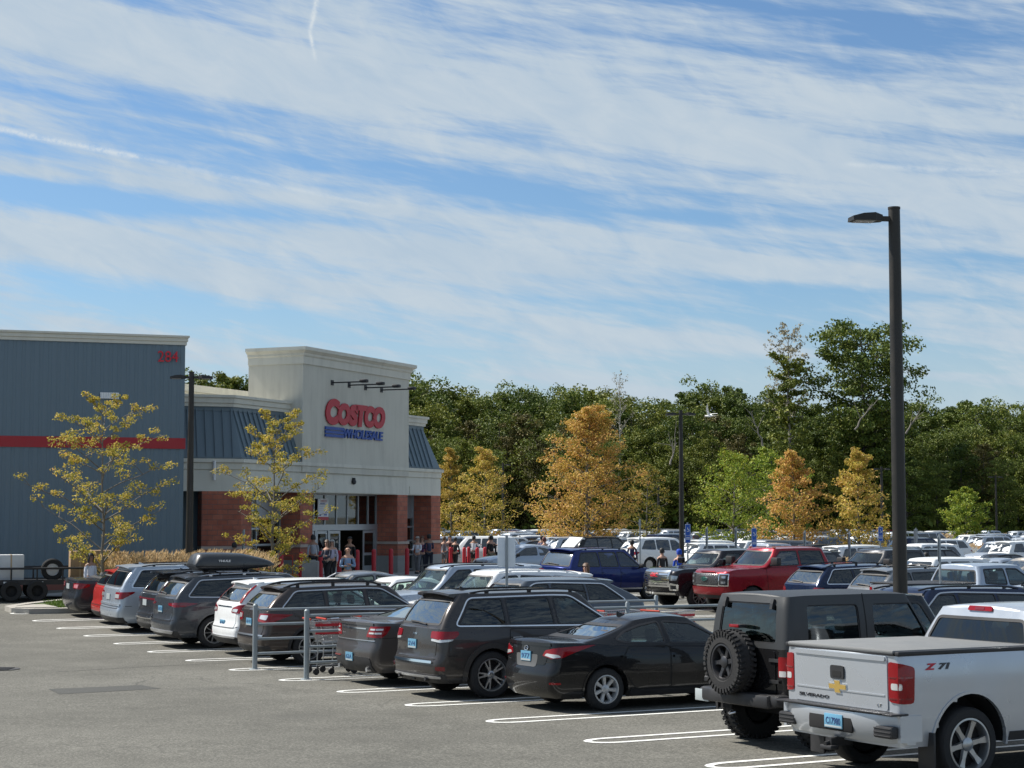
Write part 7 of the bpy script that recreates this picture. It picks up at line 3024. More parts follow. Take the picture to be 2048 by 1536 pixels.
# ================================================================== TRAILER at the left
ta = atan2(WD.y, WD.x)
X_, Y_ = at_px(88, 57.5)
tr_ = empty('utility_trailer', (X_, Y_, gz(X_, Y_)), ta, 'black utility trailer with a tube railing, parked before the metal wall at far left', 'trailer')
mb = MB()
mb.rbox((-.6, 0, .62), (5.6, 1.9, .07), .01, 0)
for yy in (-.95, .95):
 mb.box((-.6, yy, .60), (5.7, .06, .16))
mb.build('deck', M_BLK, tr_)
mb = MB()
for yy in (-.93, .93):
 mb.tube([(-3.4, yy, 1.04), (2.2, yy, 1.04)], .035, 8)
 for i in range(8):
  mb.tube([(-3.4 + i * .8, yy, .62), (-3.4 + i * .8, yy, 1.04)], .028, 6)
mb.build('side_rail', M_BLK, tr_)
for yy in (-1.06, 1.06):
 for xx in (-1.0, -.2):
  mb = MB()
  mb.lathe([(.18, -.09), (.30, -.10), (.33, -.07), (.33, .07), (.30, .10), (.18, .09), (0, .05)], (xx, yy, .33), 20, 'Y')
  mb.build('wheel', M_TYRE, tr_)
mb = MB()
for i in range(6):
 mb.box((-3.0 + i * .95, -.985, .60), (.28, .012, .05))
mb.build('reflector', M_WHITE, tr_)
mb = MB()
mb.tube([(2.2, .5, .58), (3.4, 0, .55)], .04, 6)
mb.tube([(2.2, -.5, .58), (3.4, 0, .55)], .04, 6)
mb.build('drawbar', M_BLK, tr_)
M_CARD = plain('cardboard', (0.30, 0.20, 0.115), .85, var=.12, vscale=3)
def crate(lx, ly, d, mats, label, tape=True, name='cardboard_box'):
 o = empty(name, tr_.location + Vector((lx * cos(ta) - ly * sin(ta), lx * sin(ta) + ly * cos(ta), .655)), ta, label, 'box', 'boxes on the trailer')
 mb = MB()
 mb.rbox((0, 0, d[2] / 2), d, .012)
 mb.build('carton', mats, o)
 if tape:
  mb = MB()
  mb.box((0, -d[1] / 2 - .002, d[2] / 2), (.05, .004, d[2]))
  mb.box((0, 0, d[2] + .002), (.05, d[1], .004))
  mb.build('tape', plain('brown_tape', (.38, .28, .17), .5), o)
 return o
crate(-1.0, -.35, (.80, .8, .82), plain('white_carton', (.5, .51, .52), .6, var=.08), 'white printed carton on the trailer, strapped with a black band')
crate(-1.9, -.30, (.85, .85, .86), M_CARD, 'plain brown carton at the left edge of the photo on the trailer')
crate(1.18, -.20, (.62, .7, .92), M_CARD, 'brown carton with a pale stripe, left of the pair on the trailer right end')
crate(1.86, -.15, (.66, .7, .94), M_CARD, 'brown carton at the right end of the trailer by the person in white')
o = empty('spare_tyre', tr_.location + Vector((.32 * cos(ta), .32 * sin(ta), .98)), ta, 'black spare tyre standing on the trailer between the white carton and the brown ones', 'tyre')
mb = MB()
mb.lathe([(.20, -.10), (.32, -.115), (.36, -.08), (.36, .08), (.32, .115), (.20, .10)], (0, -.3, 0), 26, 'Y')
mb.build('tyre', M_TYRE, o)
mb = MB()
mb.lathe([(0, -.03), (.19, -.03), (.205, -.09)], (0, -.3, 0), 20, 'Y')
mb.build('rim', M_RIM, o)
# ================================================================== GULL
gl = empty('gull', (0, 0, 0), 0, 'white gull gliding with raised wings before the dark trees', 'bird')
X_, Y_ = at_px(1420, 95)
gl.location = (X_, Y_, CAMZ + (HORIZ - 832) * 95 / FPX)
mb = MB()
ring = [(-.22, .01), (-.12, .045), (0, .065), (.12, .06), (.20, .045), (.26, .035), (.30, .01)]
mb.tube([(x, 0, 0) for x, r in ring], [r for x, r in ring], 10)
mb.build('bird_body', plain('gull_white', (.75, .75, .73), .8), gl)
for s_ in (1, -1):
 mb = MB()
 P = [(.03, s_ * .03, .03, .16), (.07, s_ * .22, .20, .15), (.02, s_ * .42, .30, .12), (-.10, s_ * .68, .42, .03)]
 vs = []
 for (x, y, z, c) in P:
  vs += [(x + c / 2, y, z), (x, y, z + .02), (x - c / 2, y, z), (x, y, z - .012)]
 fs = []
 for i in range(3):
  for j in range(4):
   fs.append((i * 4 + j, (i + 1) * 4 + j, (i + 1) * 4 + (j + 1) % 4, i * 4 + (j + 1) % 4))
 mb.add(vs, fs, 0, True)
 mb.build('wing', plain('gull_white', (.75, .75, .73), .8), gl)
mb = MB()
mb.add([(-.2, -.02, 0), (-.2, .02, 0), (-.36, .08, .0), (-.36, -.08, 0), (-.2, 0, .02), (-.36, 0, .012)], [(0, 1, 4), (3, 5, 2), (0, 4, 5, 3), (1, 2, 5, 4), (0, 3, 2, 1)])
mb.build('tail', plain('gull_white', (.75, .75, .73), .8), gl)
gl.rotation_euler = (.35, 0, 2.6)
# ================================================================== TREES
M_BARK = plain('grey_bark', (0.16, 0.145, 0.12), .9, bump=.6, bscale=14, var=.25, vscale=5)
M_BARKD = plain('dark_bark', (0.06, 0.052, 0.042), .9, bump=.6, bscale=14, var=.25, vscale=5)
M_BARKP = plain('pale_bark', (0.34, 0.32, 0.28), .9, bump=.4, bscale=8, var=.2, vscale=3)
ML = dict(
 orange=leafmat('orange_maple_leaf', [(0.15, (0.20, 0.17, 0.025)), (0.4, (0.40, 0.29, 0.05)), (0.65, (0.56, 0.38, 0.09)), (0.9, (0.60, 0.33, 0.12))], trans=.35),
 gold=leafmat('gold_maple_leaf', [(0.15, (0.20, 0.20, 0.025)), (0.4, (0.38, 0.32, 0.05)), (0.65, (0.56, 0.42, 0.09)), (0.9, (0.60, 0.36, 0.13))], trans=.35),
 yellow=leafmat('yellow_leaf', [(0.15, (0.10, 0.13, 0.02)), (0.5, (0.25, 0.22, 0.035)), (0.9, (0.46, 0.28, 0.07))], trans=.35),
 locust=leafmat('locust_leaf', [(0.15, (0.20, 0.21, 0.035)), (0.4, (0.42, 0.36, 0.06)), (0.62, (0.58, 0.44, 0.09)), (0.88, (0.60, 0.34, 0.14))], trans=.4),
 green=leafmat('bright_green_leaf', [(0.15, (0.08, 0.14, 0.015)), (0.5, (0.20, 0.28, 0.03)), (0.9, (0.40, 0.38, 0.05))], trans=.3),
 wood1=leafmat('woodland_leaf', [(0.15, (0.030, 0.055, 0.009)), (0.5, (0.078, 0.118, 0.017)), (0.85, (0.17, 0.20, 0.033))], trans=.18),
 wood2=leafmat('olive_woodland_leaf', [(0.15, (0.045, 0.070, 0.010)), (0.5, (0.11, 0.14, 0.02)), (0.85, (0.21, 0.22, 0.035))], trans=.18),
 wood3=leafmat('russet_woodland_leaf', [(0.15, (0.04, 0.045, 0.012)), (0.5, (0.10, 0.095, 0.024)), (0.85, (0.19, 0.15, 0.05))], trans=.18),
 pale=leafmat('pale_sparse_leaf', [(0.15, (0.16, 0.16, 0.12)), (0.6, (0.30, 0.28, 0.20)), (0.9, (0.40, 0.36, 0.27))], trans=.3),
)
def leaf(mb, p, s, rnd, o=None):
 n = Vector((rnd.gauss(0, .8), rnd.gauss(0, .8), rnd.gauss(0, .8) + .5))
 if o is not None:
  n += o * .75
 n.normalize()
 a = n.cross(Vector((rnd.gauss(0, 1), rnd.gauss(0, 1), rnd.gauss(0, 1)))).normalized()
 b = n.cross(a)
 l, w = s * rnd.uniform(.7, 1.25), s * rnd.uniform(.4, .75)
 mb.v += [tuple(p - a * l * .5), tuple(p + b * w * .5 + n * l * .08), tuple(p + a * l * .5), tuple(p - b * w * .5 + n * l * .08)]
 i = len(mb.v) - 4
 mb.f.append((i, i + 1, i + 2, i + 3))
 mb.m.append(0)
 mb.sm.append(False)
def limb(mb, p0, p1, r0, r1, rnd, n=5, wob=.08, sides=6):
 P = []
 L = (p1 - p0).length
 for i in range(n + 1):
  t = i / n
  q = p0.lerp(p1, t)
  if 0 < i < n:
   q += Vector((rnd.gauss(0, wob), rnd.gauss(0, wob), rnd.gauss(0, wob * .6))) * L * .25
  q.z += .08 * L * sin(pi * t) * .6
  P.append(q)
 mb.tube(P, [lerp(r0, r1, i / n) for i in range(n + 1)], sides, cap=False)
 return P
def build_tree(name, H, R, prof, seed, nb, leafs, ls, mats, clear=.2, spread=.35, r0=.10, rise=.45, droop=0, sub=4, clump=.32, lean=0.0, trunks=1, fill=.3):
 """prof(t) -> relative crown radius at relative height t. Limbs carry clumps of separate leaves."""
 rnd = random.Random(seed)
 root = empty(name, (0, 0, 0))
 tb, lb_ = MB(), MB()
 tops = []
 for q in range(trunks):
  top = Vector((rnd.gauss(0, .05 * R) + lean * H, rnd.gauss(0, .05 * R), H * .95))
  if trunks > 1:
   top += Vector((cos(q * 2.2) * R * .35, sin(q * 2.2) * R * .3, -H * .1 * q))
  P = limb(tb, Vector((0, 0, -.2)), top, r0 if q == 0 else r0 * .8, r0 * .12, rnd, 9, .015, 8)
  tops.append(P)
 per = max(1, int(leafs / max(1, nb * sub)))
 def trunk_at(P, t):
  f = t * (len(P) - 1)
  i = min(int(f), len(P) - 2)
  return P[i].lerp(P[i + 1], f - i)
 for i in range(nb):
  P = tops[i % trunks]
  t = clear + (1 - clear) * ((i + rnd.random()) / nb) ** .9
  rr = prof((t - clear) / (1 - clear)) * R * rnd.uniform(.58, 1.12)
  s0 = max(.05, t - rise * rr / H * rnd.uniform(.7, 1.2))
  a = i * 2.399 + rnd.uniform(-.4, .4)
  st = trunk_at(P, min(.97, s0))
  en = Vector((cos(a) * rr, sin(a) * rr, H * t * .98))
  en.z -= droop * rr
  en += trunk_at(P, t) * 1.0 - Vector((0, 0, trunk_at(P, t).z))
  B = limb(tb, st, en, r0 * .36 * (1 - s0) + .012, .008, rnd, 4, .09, 5)
  for j in range(sub):
   u = .30 + .70 * (j + rnd.random() * .9) / sub
   c = trunk_at(B, min(1, u))
   sp_ = max(.15, spread * rr * (1.15 - u * .4)) if rr > 0 else .2
   c2 = c + Vector((rnd.gauss(0, sp_ * .55), rnd.gauss(0, sp_ * .55), rnd.gauss(.1, sp_ * .35)))
   if j % 2 == 0:
    limb(tb, c, c2, .014, .005, rnd, 2, .08, 4)
   cr = clump * R * rnd.uniform(.6, 1.25) * (.42 + .58 * min(1, rr / R))
   for q in range(per):
    d = Vector((rnd.gauss(0, 1), rnd.gauss(0, 1), rnd.gauss(0, .7)))
    d.normalize()
    dn = d * (cr * rnd.random() ** fill)
    dn.z *= .66
    leaf(lb_, c2 + dn, ls, rnd, d)
 tb.build('trunk', mats[1], root, auto=0, fix=False)
 lb_.build('crown', mats[0], root, auto=0, fix=False)
 return root
maple_prof = lambda t: (.66 + .34 * min(1, t / .25)) * (1 - max(0, t - .28) / .80) ** .78 if t < 1 else .08
round_prof = lambda t: max(.1, (1 - (2 * (t - .45)) ** 2 * .85)) ** .6
young_prof = lambda t: .62 + .42 * sin(pi * min(1, t * 1.05)) if t < .93 else .45
LB = {1172: ('biggest orange-leaved maple rising in the middle of the lot', 'orange maple with twin trunks'), }
def put_tree(px, dep, H, R, kind, seed, label, leafs=5200, ls=.23, nb=34, prof=maple_prof, clear=.14, bark=M_BARK, **kw):
 t = build_tree('maple_tree' if kind in ('orange', 'gold') else 'lot_tree', H, R, prof, seed, nb, leafs, ls, (ML[kind], bark), clear, **kw)
 X_, Y_ = at_px(px, dep)
 t.location = (X_, Y_, gz(X_, Y_) + .05)
 tag(t, label, 'tree', 'trees planted in the lot')
 return t
TL = ['largest orange-leaved maple, with a pale forked trunk in the middle of the lot', 'narrow orange maple half hidden by the corner of the store', 'golden maple with a wide base just right of the store corner',
  'sparse yellow-green tree touching the right side of the largest orange maple', 'bright green spreading tree, left half of the green pair', 'bright green tree behind the orange one, right half of the green pair',
  'conical orange maple right of the bright green trees', 'golden conical maple just left of the near lamp post', 'small round dark green tree at the right before the woods']
for i, ((px, dep, H, R, kd), lb) in enumerate(zip(TREES, TL)):
 big_ = i == 0
 put_tree(px, dep, H, R, kd, 100 + i, lb, leafs=16000 if big_ else (6600 if kd != 'yellow' else 2400), ls=.18, nb=64 if big_ else 34,
    prof=round_prof if kd in ('green', 'yellow') else maple_prof, clear=.13 if kd != 'green' else .18, r0=.16 if big_ else .09, clump=.17 if big_ else .24, sub=5, spread=.24)
for (k, a, H, R, sd, lb) in ((13.8, 3.2, 6.75, 2.15, 5, 'sparse young tree with yellow-green leaves before the blue-grey metal wall'),
        (13.8, 8.8, 6.35, 2.0, 8, 'sparse young tree with yellowing leaves in front of the entrance piers')):
 t = build_tree('young_tree', H, R, young_prof, sd, 30, 8600, .085, (ML['locust'], M_BARK), .17, .20, .055, .62, 0, 7, .12)
 x_, y_ = row_xy(k, a)
 t.location = (x_, y_, gz(x_, y_) + .1)
 tag(t, lb, 'tree', 'young trees on the near island')
oak_prof = lambda t: (.35 + .65 * min(1, t / .3)) * (1 - .25 * max(0, t - .75) / .25)
wp = []
for i, (kd, H, R, nb, lf, ls, cl, cp_) in enumerate([('wood1', 17, 4.6, 46, 5600, .50, .14, .26), ('wood2', 16, 4.2, 46, 5600, .46, .12, .26), ('wood1', 18, 4.0, 42, 5200, .48, .10, .30),
              ('wood3', 14, 3.8, 40, 4400, .42, .10, .26), ('wood2', 13, 4.4, 40, 5200, .44, .06, .28), ('wood1', 15.5, 4.8, 50, 6000, .46, .10, .24)]):
 t = build_tree('woodland_tree', H, R, oak_prof if i % 2 == 0 else round_prof, 300 + i, nb, int(lf * 2.3), ls * .62, (ML[kd], M_BARKD if i % 3 else M_BARK), cl, .3, r0=.2, sub=3, clump=cp_, fill=.22)
 wp.append((t, H, kd))
WN_ = {'wood1': 'dark green', 'wood2': 'olive green', 'wood3': 'russet tinged'}
rw = random.Random(77)
used = set()
skyline = curve([(380, 745), (500, 738), (700, 760), (830, 752), (940, 776), (1100, 766), (1220, 765), (1290, 795), (1420, 762), (1520, 775), (1640, 800), (1800, 800), (1860, 800), (1940, 785), (2030, 800), (2200, 770)])
places = []
for row, (dep, n, dy) in enumerate(((176, 27, 95), (184, 27, 50), (193, 27, 12), (201, 26, 0))):
 for i in range(n):
  px = 820 + (2160 - 820) * (i + (row % 2) * .5 + rw.uniform(-.22, .22)) / n
  places.append((px, dep + rw.uniform(-3, 3), dy + rw.uniform(0, 26) * (1 if row < 3 else .5), row))
for px in (400, 440, 480, 520, 560, 760, 800):
 places.append((px + rw.uniform(-8, 8), 190, rw.uniform(0, 15), 9))
ROWD = {0: 'front of the woods', 1: 'second rank of woods', 2: 'third rank of woods', 3: 'back of the woods', 9: 'woods behind the store roof'}
pos_lm = [(905, 'behind narrow orange maple'), (968, 'behind golden store maple'), (1060, 'left of largest maple'), (1172, 'behind largest maple'), (1290, 'behind sparse yellow tree'),
   (1361, 'behind middle lamp post'), (1430, 'behind the gull'), (1500, 'behind bright green trees'), (1588, 'behind conical orange maple'), (1660, 'left of tallest oak'), (1716, 'behind right golden maple'),
   (1797, 'behind near lamp post'), (1860, 'right of near lamp post'), (1928, 'behind round green tree'), (1990, 'behind farthest right post'), (2060, 'at right photo edge')]
places.sort()
cnt = {}
for (px, dep, dy, row) in places:
 j = rw.randrange(6)
 if row >= 2:
  j = rw.choice([0, 0, 1, 2, 5, 4])
 t, H0, kd = wp[j]
 if j in used:
  o = copy_tree(t)
 else:
  o = t
  used.add(j)
 top = skyline(px) + dy
 X_, Y_ = at_px(px, dep)
 g0 = gz(X_, Y_)
 Hn = CAMZ + (HORIZ - top) * dep / FPX - g0
 s_ = Hn / H0
 o.location = (X_, Y_, g0)
 o.scale = (s_ * rw.uniform(.85, 1.15), s_ * rw.uniform(.85, 1.15), s_)
 o.rotation_euler = (0, 0, rw.uniform(0, 6.28))
 lb = '%s tree, %s%s' % (WN_[kd], ROWD[row], '' if row == 9 else ', ' + min(pos_lm, key=lambda q: abs(q[0] - px))[1])
 c = cnt.get(lb, 0)
 cnt[lb] = c + 1
 lb += ORD[c]
 tag(o, lb, 'tree', 'trees of the woods')
t = build_tree('oak_tree', 23.4, 6.6, lambda q: .35 + .3 * q if q < .4 else .62 + .38 * sin(pi * min(1, (q - .4) / .6) * .85), 507, 70, 26000, .38, (ML['wood1'], M_BARKD), .15, .26, r0=.30, sub=5, clump=.20)
X_, Y_ = at_px(1733, 178)
t.location = (X_, Y_, gz(X_, Y_))
tag(t, 'tallest spreading dark green oak rising above the woods beside the near lamp post', 'tree')
t = build_tree('bare_tree', 23.6, 2.9, lambda q: .5 + .5 * sin(pi * q), 502, 44, 2100, .30, (ML['pale'], M_BARKP), .55, .25, r0=.2, sub=5, clump=.16, rise=1.0)
X_, Y_ = at_px(1580, 180)
t.location = (X_, Y_, gz(X_, Y_))
tag(t, 'thin half-bare pale tree standing tall above the woods, left of the tallest oak', 'tree')
t = build_tree('ivy_tree', 19.6, 2.3, lambda q: .75 + .25 * sin(pi * q), 503, 44, 5200, .42, (ML['wood2'], M_BARK), .05, .25, r0=.2, sub=5, clump=.3)
X_, Y_ = at_px(1578, 176)
t.location = (X_, Y_, gz(X_, Y_))
tag(t, 'slim leafy column of a tree directly under the half-bare pale crown', 'tree')
t = build_tree('bare_tree', 18.3, 1.5, lambda q: .5 + .5 * sin(pi * q), 504, 24, 420, .22, (ML['pale'], M_BARKP), .6, .25, r0=.14, sub=4, clump=.2, rise=1.2)
X_, Y_ = at_px(1241, 179)
t.location = (X_, Y_, gz(X_, Y_))
tag(t, 'small bare-topped tree poking out of the woods above the largest orange maple', 'tree')
def snag(px0, y0, px1, y1, dep, label):
 X_, Y_ = at_px(px0, dep)
 g0 = gz(X_, Y_)
 rn = random.Random(int(px0))
 mb = MB()
 a = Vector((0, 0, CAMZ + (HORIZ - y0) * dep / FPX - g0))
 b = Vector(((px1 - px0) / FPX * dep, 1.0, CAMZ + (HORIZ - y1) * dep / FPX - g0))
 base_ = a - (b - a).normalized() * (a.z / max(.3, (b - a).normalized().z))
 P = limb(mb, base_ if y0 - y1 > 900 else a, b, .10, .03, rn, 8, .05, 7)
 for i in range(5):
  q = P[3 + i]
  limb(mb, q, q + Vector((rn.gauss(0, 1), .2, abs(rn.gauss(1, .6)))), .04, .012, rn, 3, .1, 4)
 o = mb.build('dead_tree', M_BARK, auto=0, fix=False)
 o.location = (X_, Y_, g0)
 tag(o, label, 'dead tree')
snag(1710, 860, 1752, 808, 169, 'pale dead limb leaning right in the woods just left of the near lamp post')
snag(1529, 900, 1502, 822, 169, 'pale dead trunk leaning left in the woods left of the tall oak')
snag(1812, 868, 1845, 826, 169, 'pale dead limb leaning right in the woods right of the near lamp post')
snag(1340, 930, 1356, 885, 160, 'pale curved bare limb hanging beside the middle lamp post')
rb_ = random.Random(9)
mb = MB()
for i in range(15000):
 px = rb_.uniform(800, 2200)
 dep = rb_.uniform(172, 206)
 X_, Y_ = at_px(px, dep)
 hgt = 2.2 + 3.0 * noise.noise(Vector((X_ * .12, Y_ * .1, 3))) + (dep - 172) * .10
 z = gz(X_, Y_) + abs(rb_.gauss(0, 1)) * .5 * max(.6, hgt)
 leaf(mb, Vector((X_, Y_, z)), .85, rb_)
o = mb.build('undergrowth', ML['wood1'], auto=0, fix=False)
tag(o, 'dense dark undergrowth along the foot of the woods', 'undergrowth', kind='stuff')
mb = MB()
mb.add([(-60, 171, -.25), (140, 171, -.28), (200, 300, 2), (-90, 300, 2)], [(0, 1, 2, 3)])
tag(mb.build('woodland_floor', plain('leaf_litter', (.035, .032, .018), .95, var=.4, vscale=1), fix=False), kind='structure')
def far_grass(px0, px1, dep, n, h, sd, lb):
 x0, y0 = at_px(px0, dep)
 x1, y1 = at_px(px1, dep)
 plume_grass([(x0, y0 - 1.0), (x1, y1 - 1.0), (x1, y1 + 1.0), (x0, y0 + 1.0)], n, sd, h, .02, .55, lb)
far_grass(1130, 1235, 108, 60, 1.25, 21, 'tan ornamental grass around the trunk of the largest orange maple')
far_grass(1225, 1275, 106, 34, 1.2, 22, 'tan ornamental grass right of the largest orange maple')
far_grass(1640, 1700, 78, 44, 1.25, 23, 'tan ornamental grass behind the dark red pickup cab')
far_grass(1760, 2060, 158, 110, 1.5, 24, 'long band of tan grass before the woods at right')
far_grass(1900, 2040, 120, 60, 1.2, 25, 'tan ornamental grass below the round green tree')
far_grass(900, 960, 128, 30, 1.2, 26, 'tan ornamental grass under the maples by the store corner')
gx = [at_px(1100, 99), at_px(1180, 97), at_px(1185, 101), at_px(1105, 103)]
rr_ = island([(p[0], p[1]) for p in gx], name='kerb_island')
lawn(rr_, 1500, 31, .16, .1)
gx = [at_px(1285, 84), at_px(1335, 82), at_px(1340, 88), at_px(1290, 90)]
rr_ = island([(p[0], p[1]) for p in gx], name='kerb_island')
lawn(rr_, 1500, 32, .2, .1)
# ================================================================== PEOPLE
def skin_mesh(name, nodes, edges, mat, parent, sub=2):
 """nodes: list of (x,y,z,rx,ry); grown with a Skin modifier then baked"""
 me = bpy.data.meshes.new(name)
 me.from_pydata([n[:3] for n in nodes], edges, [])
 o = bpy.data.objects.new(name, me)
 COL.objects.link(o)
 md = o.modifiers.new('s', 'SKIN')
 md.use_smooth_shade = True
 md.use_x_symmetry = False
 sv = me.skin_vertices[0].data
 for i, n in enumerate(nodes):
  sv[i].radius = (n[3], n[4])
  sv[i].use_root = (i == 0)
 sd_ = o.modifiers.new('u', 'SUBSURF')
 sd_.levels = sub
 sd_.render_levels = sub
 dg = bpy.context.evaluated_depsgraph_get()
 m2 = bpy.data.meshes.new_from_object(o.evaluated_get(dg))
 bpy.data.objects.remove(o)
 bpy.data.meshes.remove(me)
 m2.name = name
 m2.materials.clear()
 m2.materials.append(mat)
 for p in m2.polygons:
  p.use_smooth = True
 o = bpy.data.objects.new(name, m2)
 COL.objects.link(o)
 o.parent = parent
 return o
SKINC = {'light': plain('skin_light', (0.48, 0.27, 0.19), .6), 'mid': plain('skin_mid', (0.30, 0.16, 0.10), .6), 'dark': plain('skin_dark', (0.12, 0.06, 0.04), .6)}
CL = {}
def cloth(name, col):
 return plain('cloth_' + name, col, .85, bump=.15, bscale=30, var=.10, vscale=6)
def person(px, dep, face, H, top, bottom, hair, label, skin_='light', arms='down', lean=0.0, stride=.12, shorts=False, longhair=False, bald=False, shoes=(.03, .03, .03), sleeve='long'):
 X_, Y_ = at_px(px, dep)
 root = empty('person', (X_, Y_, gz(X_, Y_) + .02), face, label, 'person', 'shoppers')
 k = H / 1.75
 S = SKINC[skin_]
 hipz, shz, neckz, headz = .93 * k, 1.415 * k, 1.485 * k, 1.615 * k
 lx = lean
 chest = Vector((lx * .30, 0, 1.27 * k - abs(lean) * .05))
 sho = Vector((lx * .38, 0, shz - abs(lean) * .10))
 neck = Vector((lx * .45, 0, neckz - abs(lean) * .13))
 head = Vector((lx * .52 + .02, 0, headz - abs(lean) * .16))
 N = [(0, 0, hipz, .13 * k, .115 * k), (lx * .1, 0, 1.08 * k, .115 * k, .10 * k), (*chest, .14 * k, .105 * k), (*sho, .12 * k, .085 * k), (*neck, .055 * k, .055 * k),
   (head.x, 0, head.z, .082 * k, .09 * k), (head.x, 0, head.z + .085 * k, .07 * k, .075 * k)]
 E2 = [(0, 1), (1, 2), (2, 3), (3, 4), (4, 5), (5, 6)]
 armI = {}
 J = {}
 for s_ in (1, -1):
  a0 = Vector((sho.x, s_ * .165 * k, sho.z - .045 * k))
  if arms == 'down':
   el = a0 + Vector((-.04 * s_ * .6, s_ * .05, -.29 * k))
   wr = el + Vector((.07, s_ * .005, -.25 * k))
  elif arms == 'fold':
   el = a0 + Vector((-.02, s_ * .07, -.28 * k))
   wr = el + Vector((.20, -s_ * .16, .02 + .05 * (s_ > 0)))
  elif arms == 'push':
   el = a0 + Vector((.10, s_ * .03, -.25 * k))
   wr = el + Vector((.24, -s_ * .0, .02))
  else:                                   # reach
   el = a0 + Vector((.20, s_ * .03, -.16 * k))
   wr = el + Vector((.22, 0, .06))
  i0 = len(N)
  N += [(*a0, .055 * k, .055 * k), (*el, .042 * k, .040 * k), (*wr, .030 * k, .026 * k)]
  E2 += [(3, i0), (i0, i0 + 1), (i0 + 1, i0 + 2)]
  hd = (wr - el).normalized()
  pm = wr + hd * .07 * k
  N.append((*pm, .040 * k, .018 * k))
  E2.append((i0 + 2, i0 + 3))
  J[s_] = (a0, el, wr, pm, hd)
 legs = {}
 for s_ in (1, -1):
  h = Vector((0, s_ * .09 * k, hipz - .06 * k))
  f = stride * s_
  kn = Vector((f * .6 + .02, s_ * .095 * k, .50 * k))
  an = Vector((f * 1.1 - .02, s_ * .095 * k, .09 * k))
  i0 = len(N)
  N += [(*h, .085 * k, .085 * k), (*kn, .058 * k, .058 * k), (*an, .038 * k, .038 * k), (an.x + .13, an.y, .045 * k, .035 * k, .03 * k)]
  E2 += [(0, i0), (i0, i0 + 1), (i0 + 1, i0 + 2), (i0 + 2, i0 + 3)]
  legs[s_] = (h, kn, an)
 body = skin_mesh('body', N, E2, S, root, 1)
 mb = MB()
 hx = head.x
 for s_ in (1, -1):
  mb.lathe([(0, .012), (.010, .008), (.013, 0), (.010, -.008), (0, -.012)], (hx + .078 * k, s_ * .032 * k, head.z + .02 * k), 8, 'Z', 1)
  mb.rbox((hx - .005, s_ * .088 * k, head.z), (.035, .018, .06), .008, 0)
  a0, el, wr, pm, hd = J[s_]
  side_ = hd.cross(Vector((0, 0, 1))) if abs(hd.z) < .9 else Vector((1, 0, 0))
  side_.normalize()
  for q in range(4):
   b_ = pm + hd * .03 + side_ * (.024 * (q - 1.5))
   ln = (.070, .080, .076, .060)[q] * k
   bend = Vector((0, -s_ * .35, 0)) if abs(hd.z) > .5 else Vector((0, 0, -.5))
   mb.tube([b_, b_ + hd * ln * .5, b_ + (hd * .8 + bend * .5).normalized() * ln], [.010, .009, .006], 6)
  th0 = wr + hd * .03 + side_ * .03
  mb.tube([th0, th0 + (hd * .6 + side_ * .8) * .04, th0 + (hd * 1.0 + side_ * .8) * .065], [.012, .011, .008], 6)
 mb.tube([(hx + .078 * k, 0, head.z + .03), (hx + .105 * k, 0, head.z - .01), (hx + .08 * k, 0, head.z - .015)], [.008, .014, .010], 6)
 mb.tube([(hx + .075 * k, -.025, head.z - .045 * k), (hx + .084 * k, 0, head.z - .045 * k), (hx + .075 * k, .025, head.z - .045 * k)], .005, 5, 2)
 tmp = mb.build('tmp', [S, M_DARK, plain('lips', (.3, .1, .09), .6)])
 bm = bmesh.new()
 bm.from_mesh(body.data)
 n0 = len(bm.faces)
 bm.from_mesh(tmp.data)
 body.data.materials.append(M_DARK)
 body.data.materials.append(MATS['lips'])
 bm.to_mesh(body.data)
 bm.free()
 bpy.data.objects.remove(tmp)
 e = .022 * k
 TN = [(lx * .05, 0, .95 * k, .155 * k, .13 * k), (lx * .1, 0, 1.08 * k, .135 * k, .115 * k), (*chest, .158 * k, .122 * k), (sho.x, 0, sho.z - .02 * k, .115 * k, .09 * k), (neck.x, 0, neck.z - .03 * k, .066 * k, .062 * k)]
 TE = [(0, 1), (1, 2), (2, 3), (3, 4)]
 for s_ in (1, -1):
  a0, el, wr, pm, hd = J[s_]
  i0 = len(TN)
  TN += [(*a0, .058 * k, .056 * k), (*(a0.lerp(el, .55) if sleeve == 'short' else el),   .050 * k, .048 * k)]
  TE += [(3, i0), (i0, i0 + 1)]
  if sleeve != 'short':
   q = el.lerp(wr, .9)
   TN.append((*q, .042 * k, .040 * k))
   TE.append((i0 + 1, i0 + 2))
 skin_mesh('shirt', TN, TE, top, root, 1)
 PN = [(0, 0, .96 * k, .14 * k, .125 * k)]
 PE = []
 for s_ in (1, -1):
  h, kn, an = legs[s_]
  i0 = len(PN)
  if shorts:
   PN += [(*h, .105 * k, .105 * k), (*(h.lerp(kn, .85)), .085 * k, .085 * k)]
   PE += [(0, i0), (i0, i0 + 1)]
  else:
   PN += [(*h, .100 * k, .102 * k), (*kn, .074 * k, .074 * k), (*(kn.lerp(an, .92)), .058 * k, .058 * k)]
   PE += [(0, i0), (i0, i0 + 1), (i0 + 1, i0 + 2)]
 skin_mesh('trousers' if not shorts else 'shorts', PN, PE, bottom, root, 1)
 mb = MB()
 for s_ in (1, -1):
  an = legs[s_][2]
  mb.rbox((an.x + .06, an.y, .045), (.28 * k, .10, .09), .035)
 mb.build('shoes', plain('shoe_%02d' % int(shoes[0] * 100), shoes, .6), root)
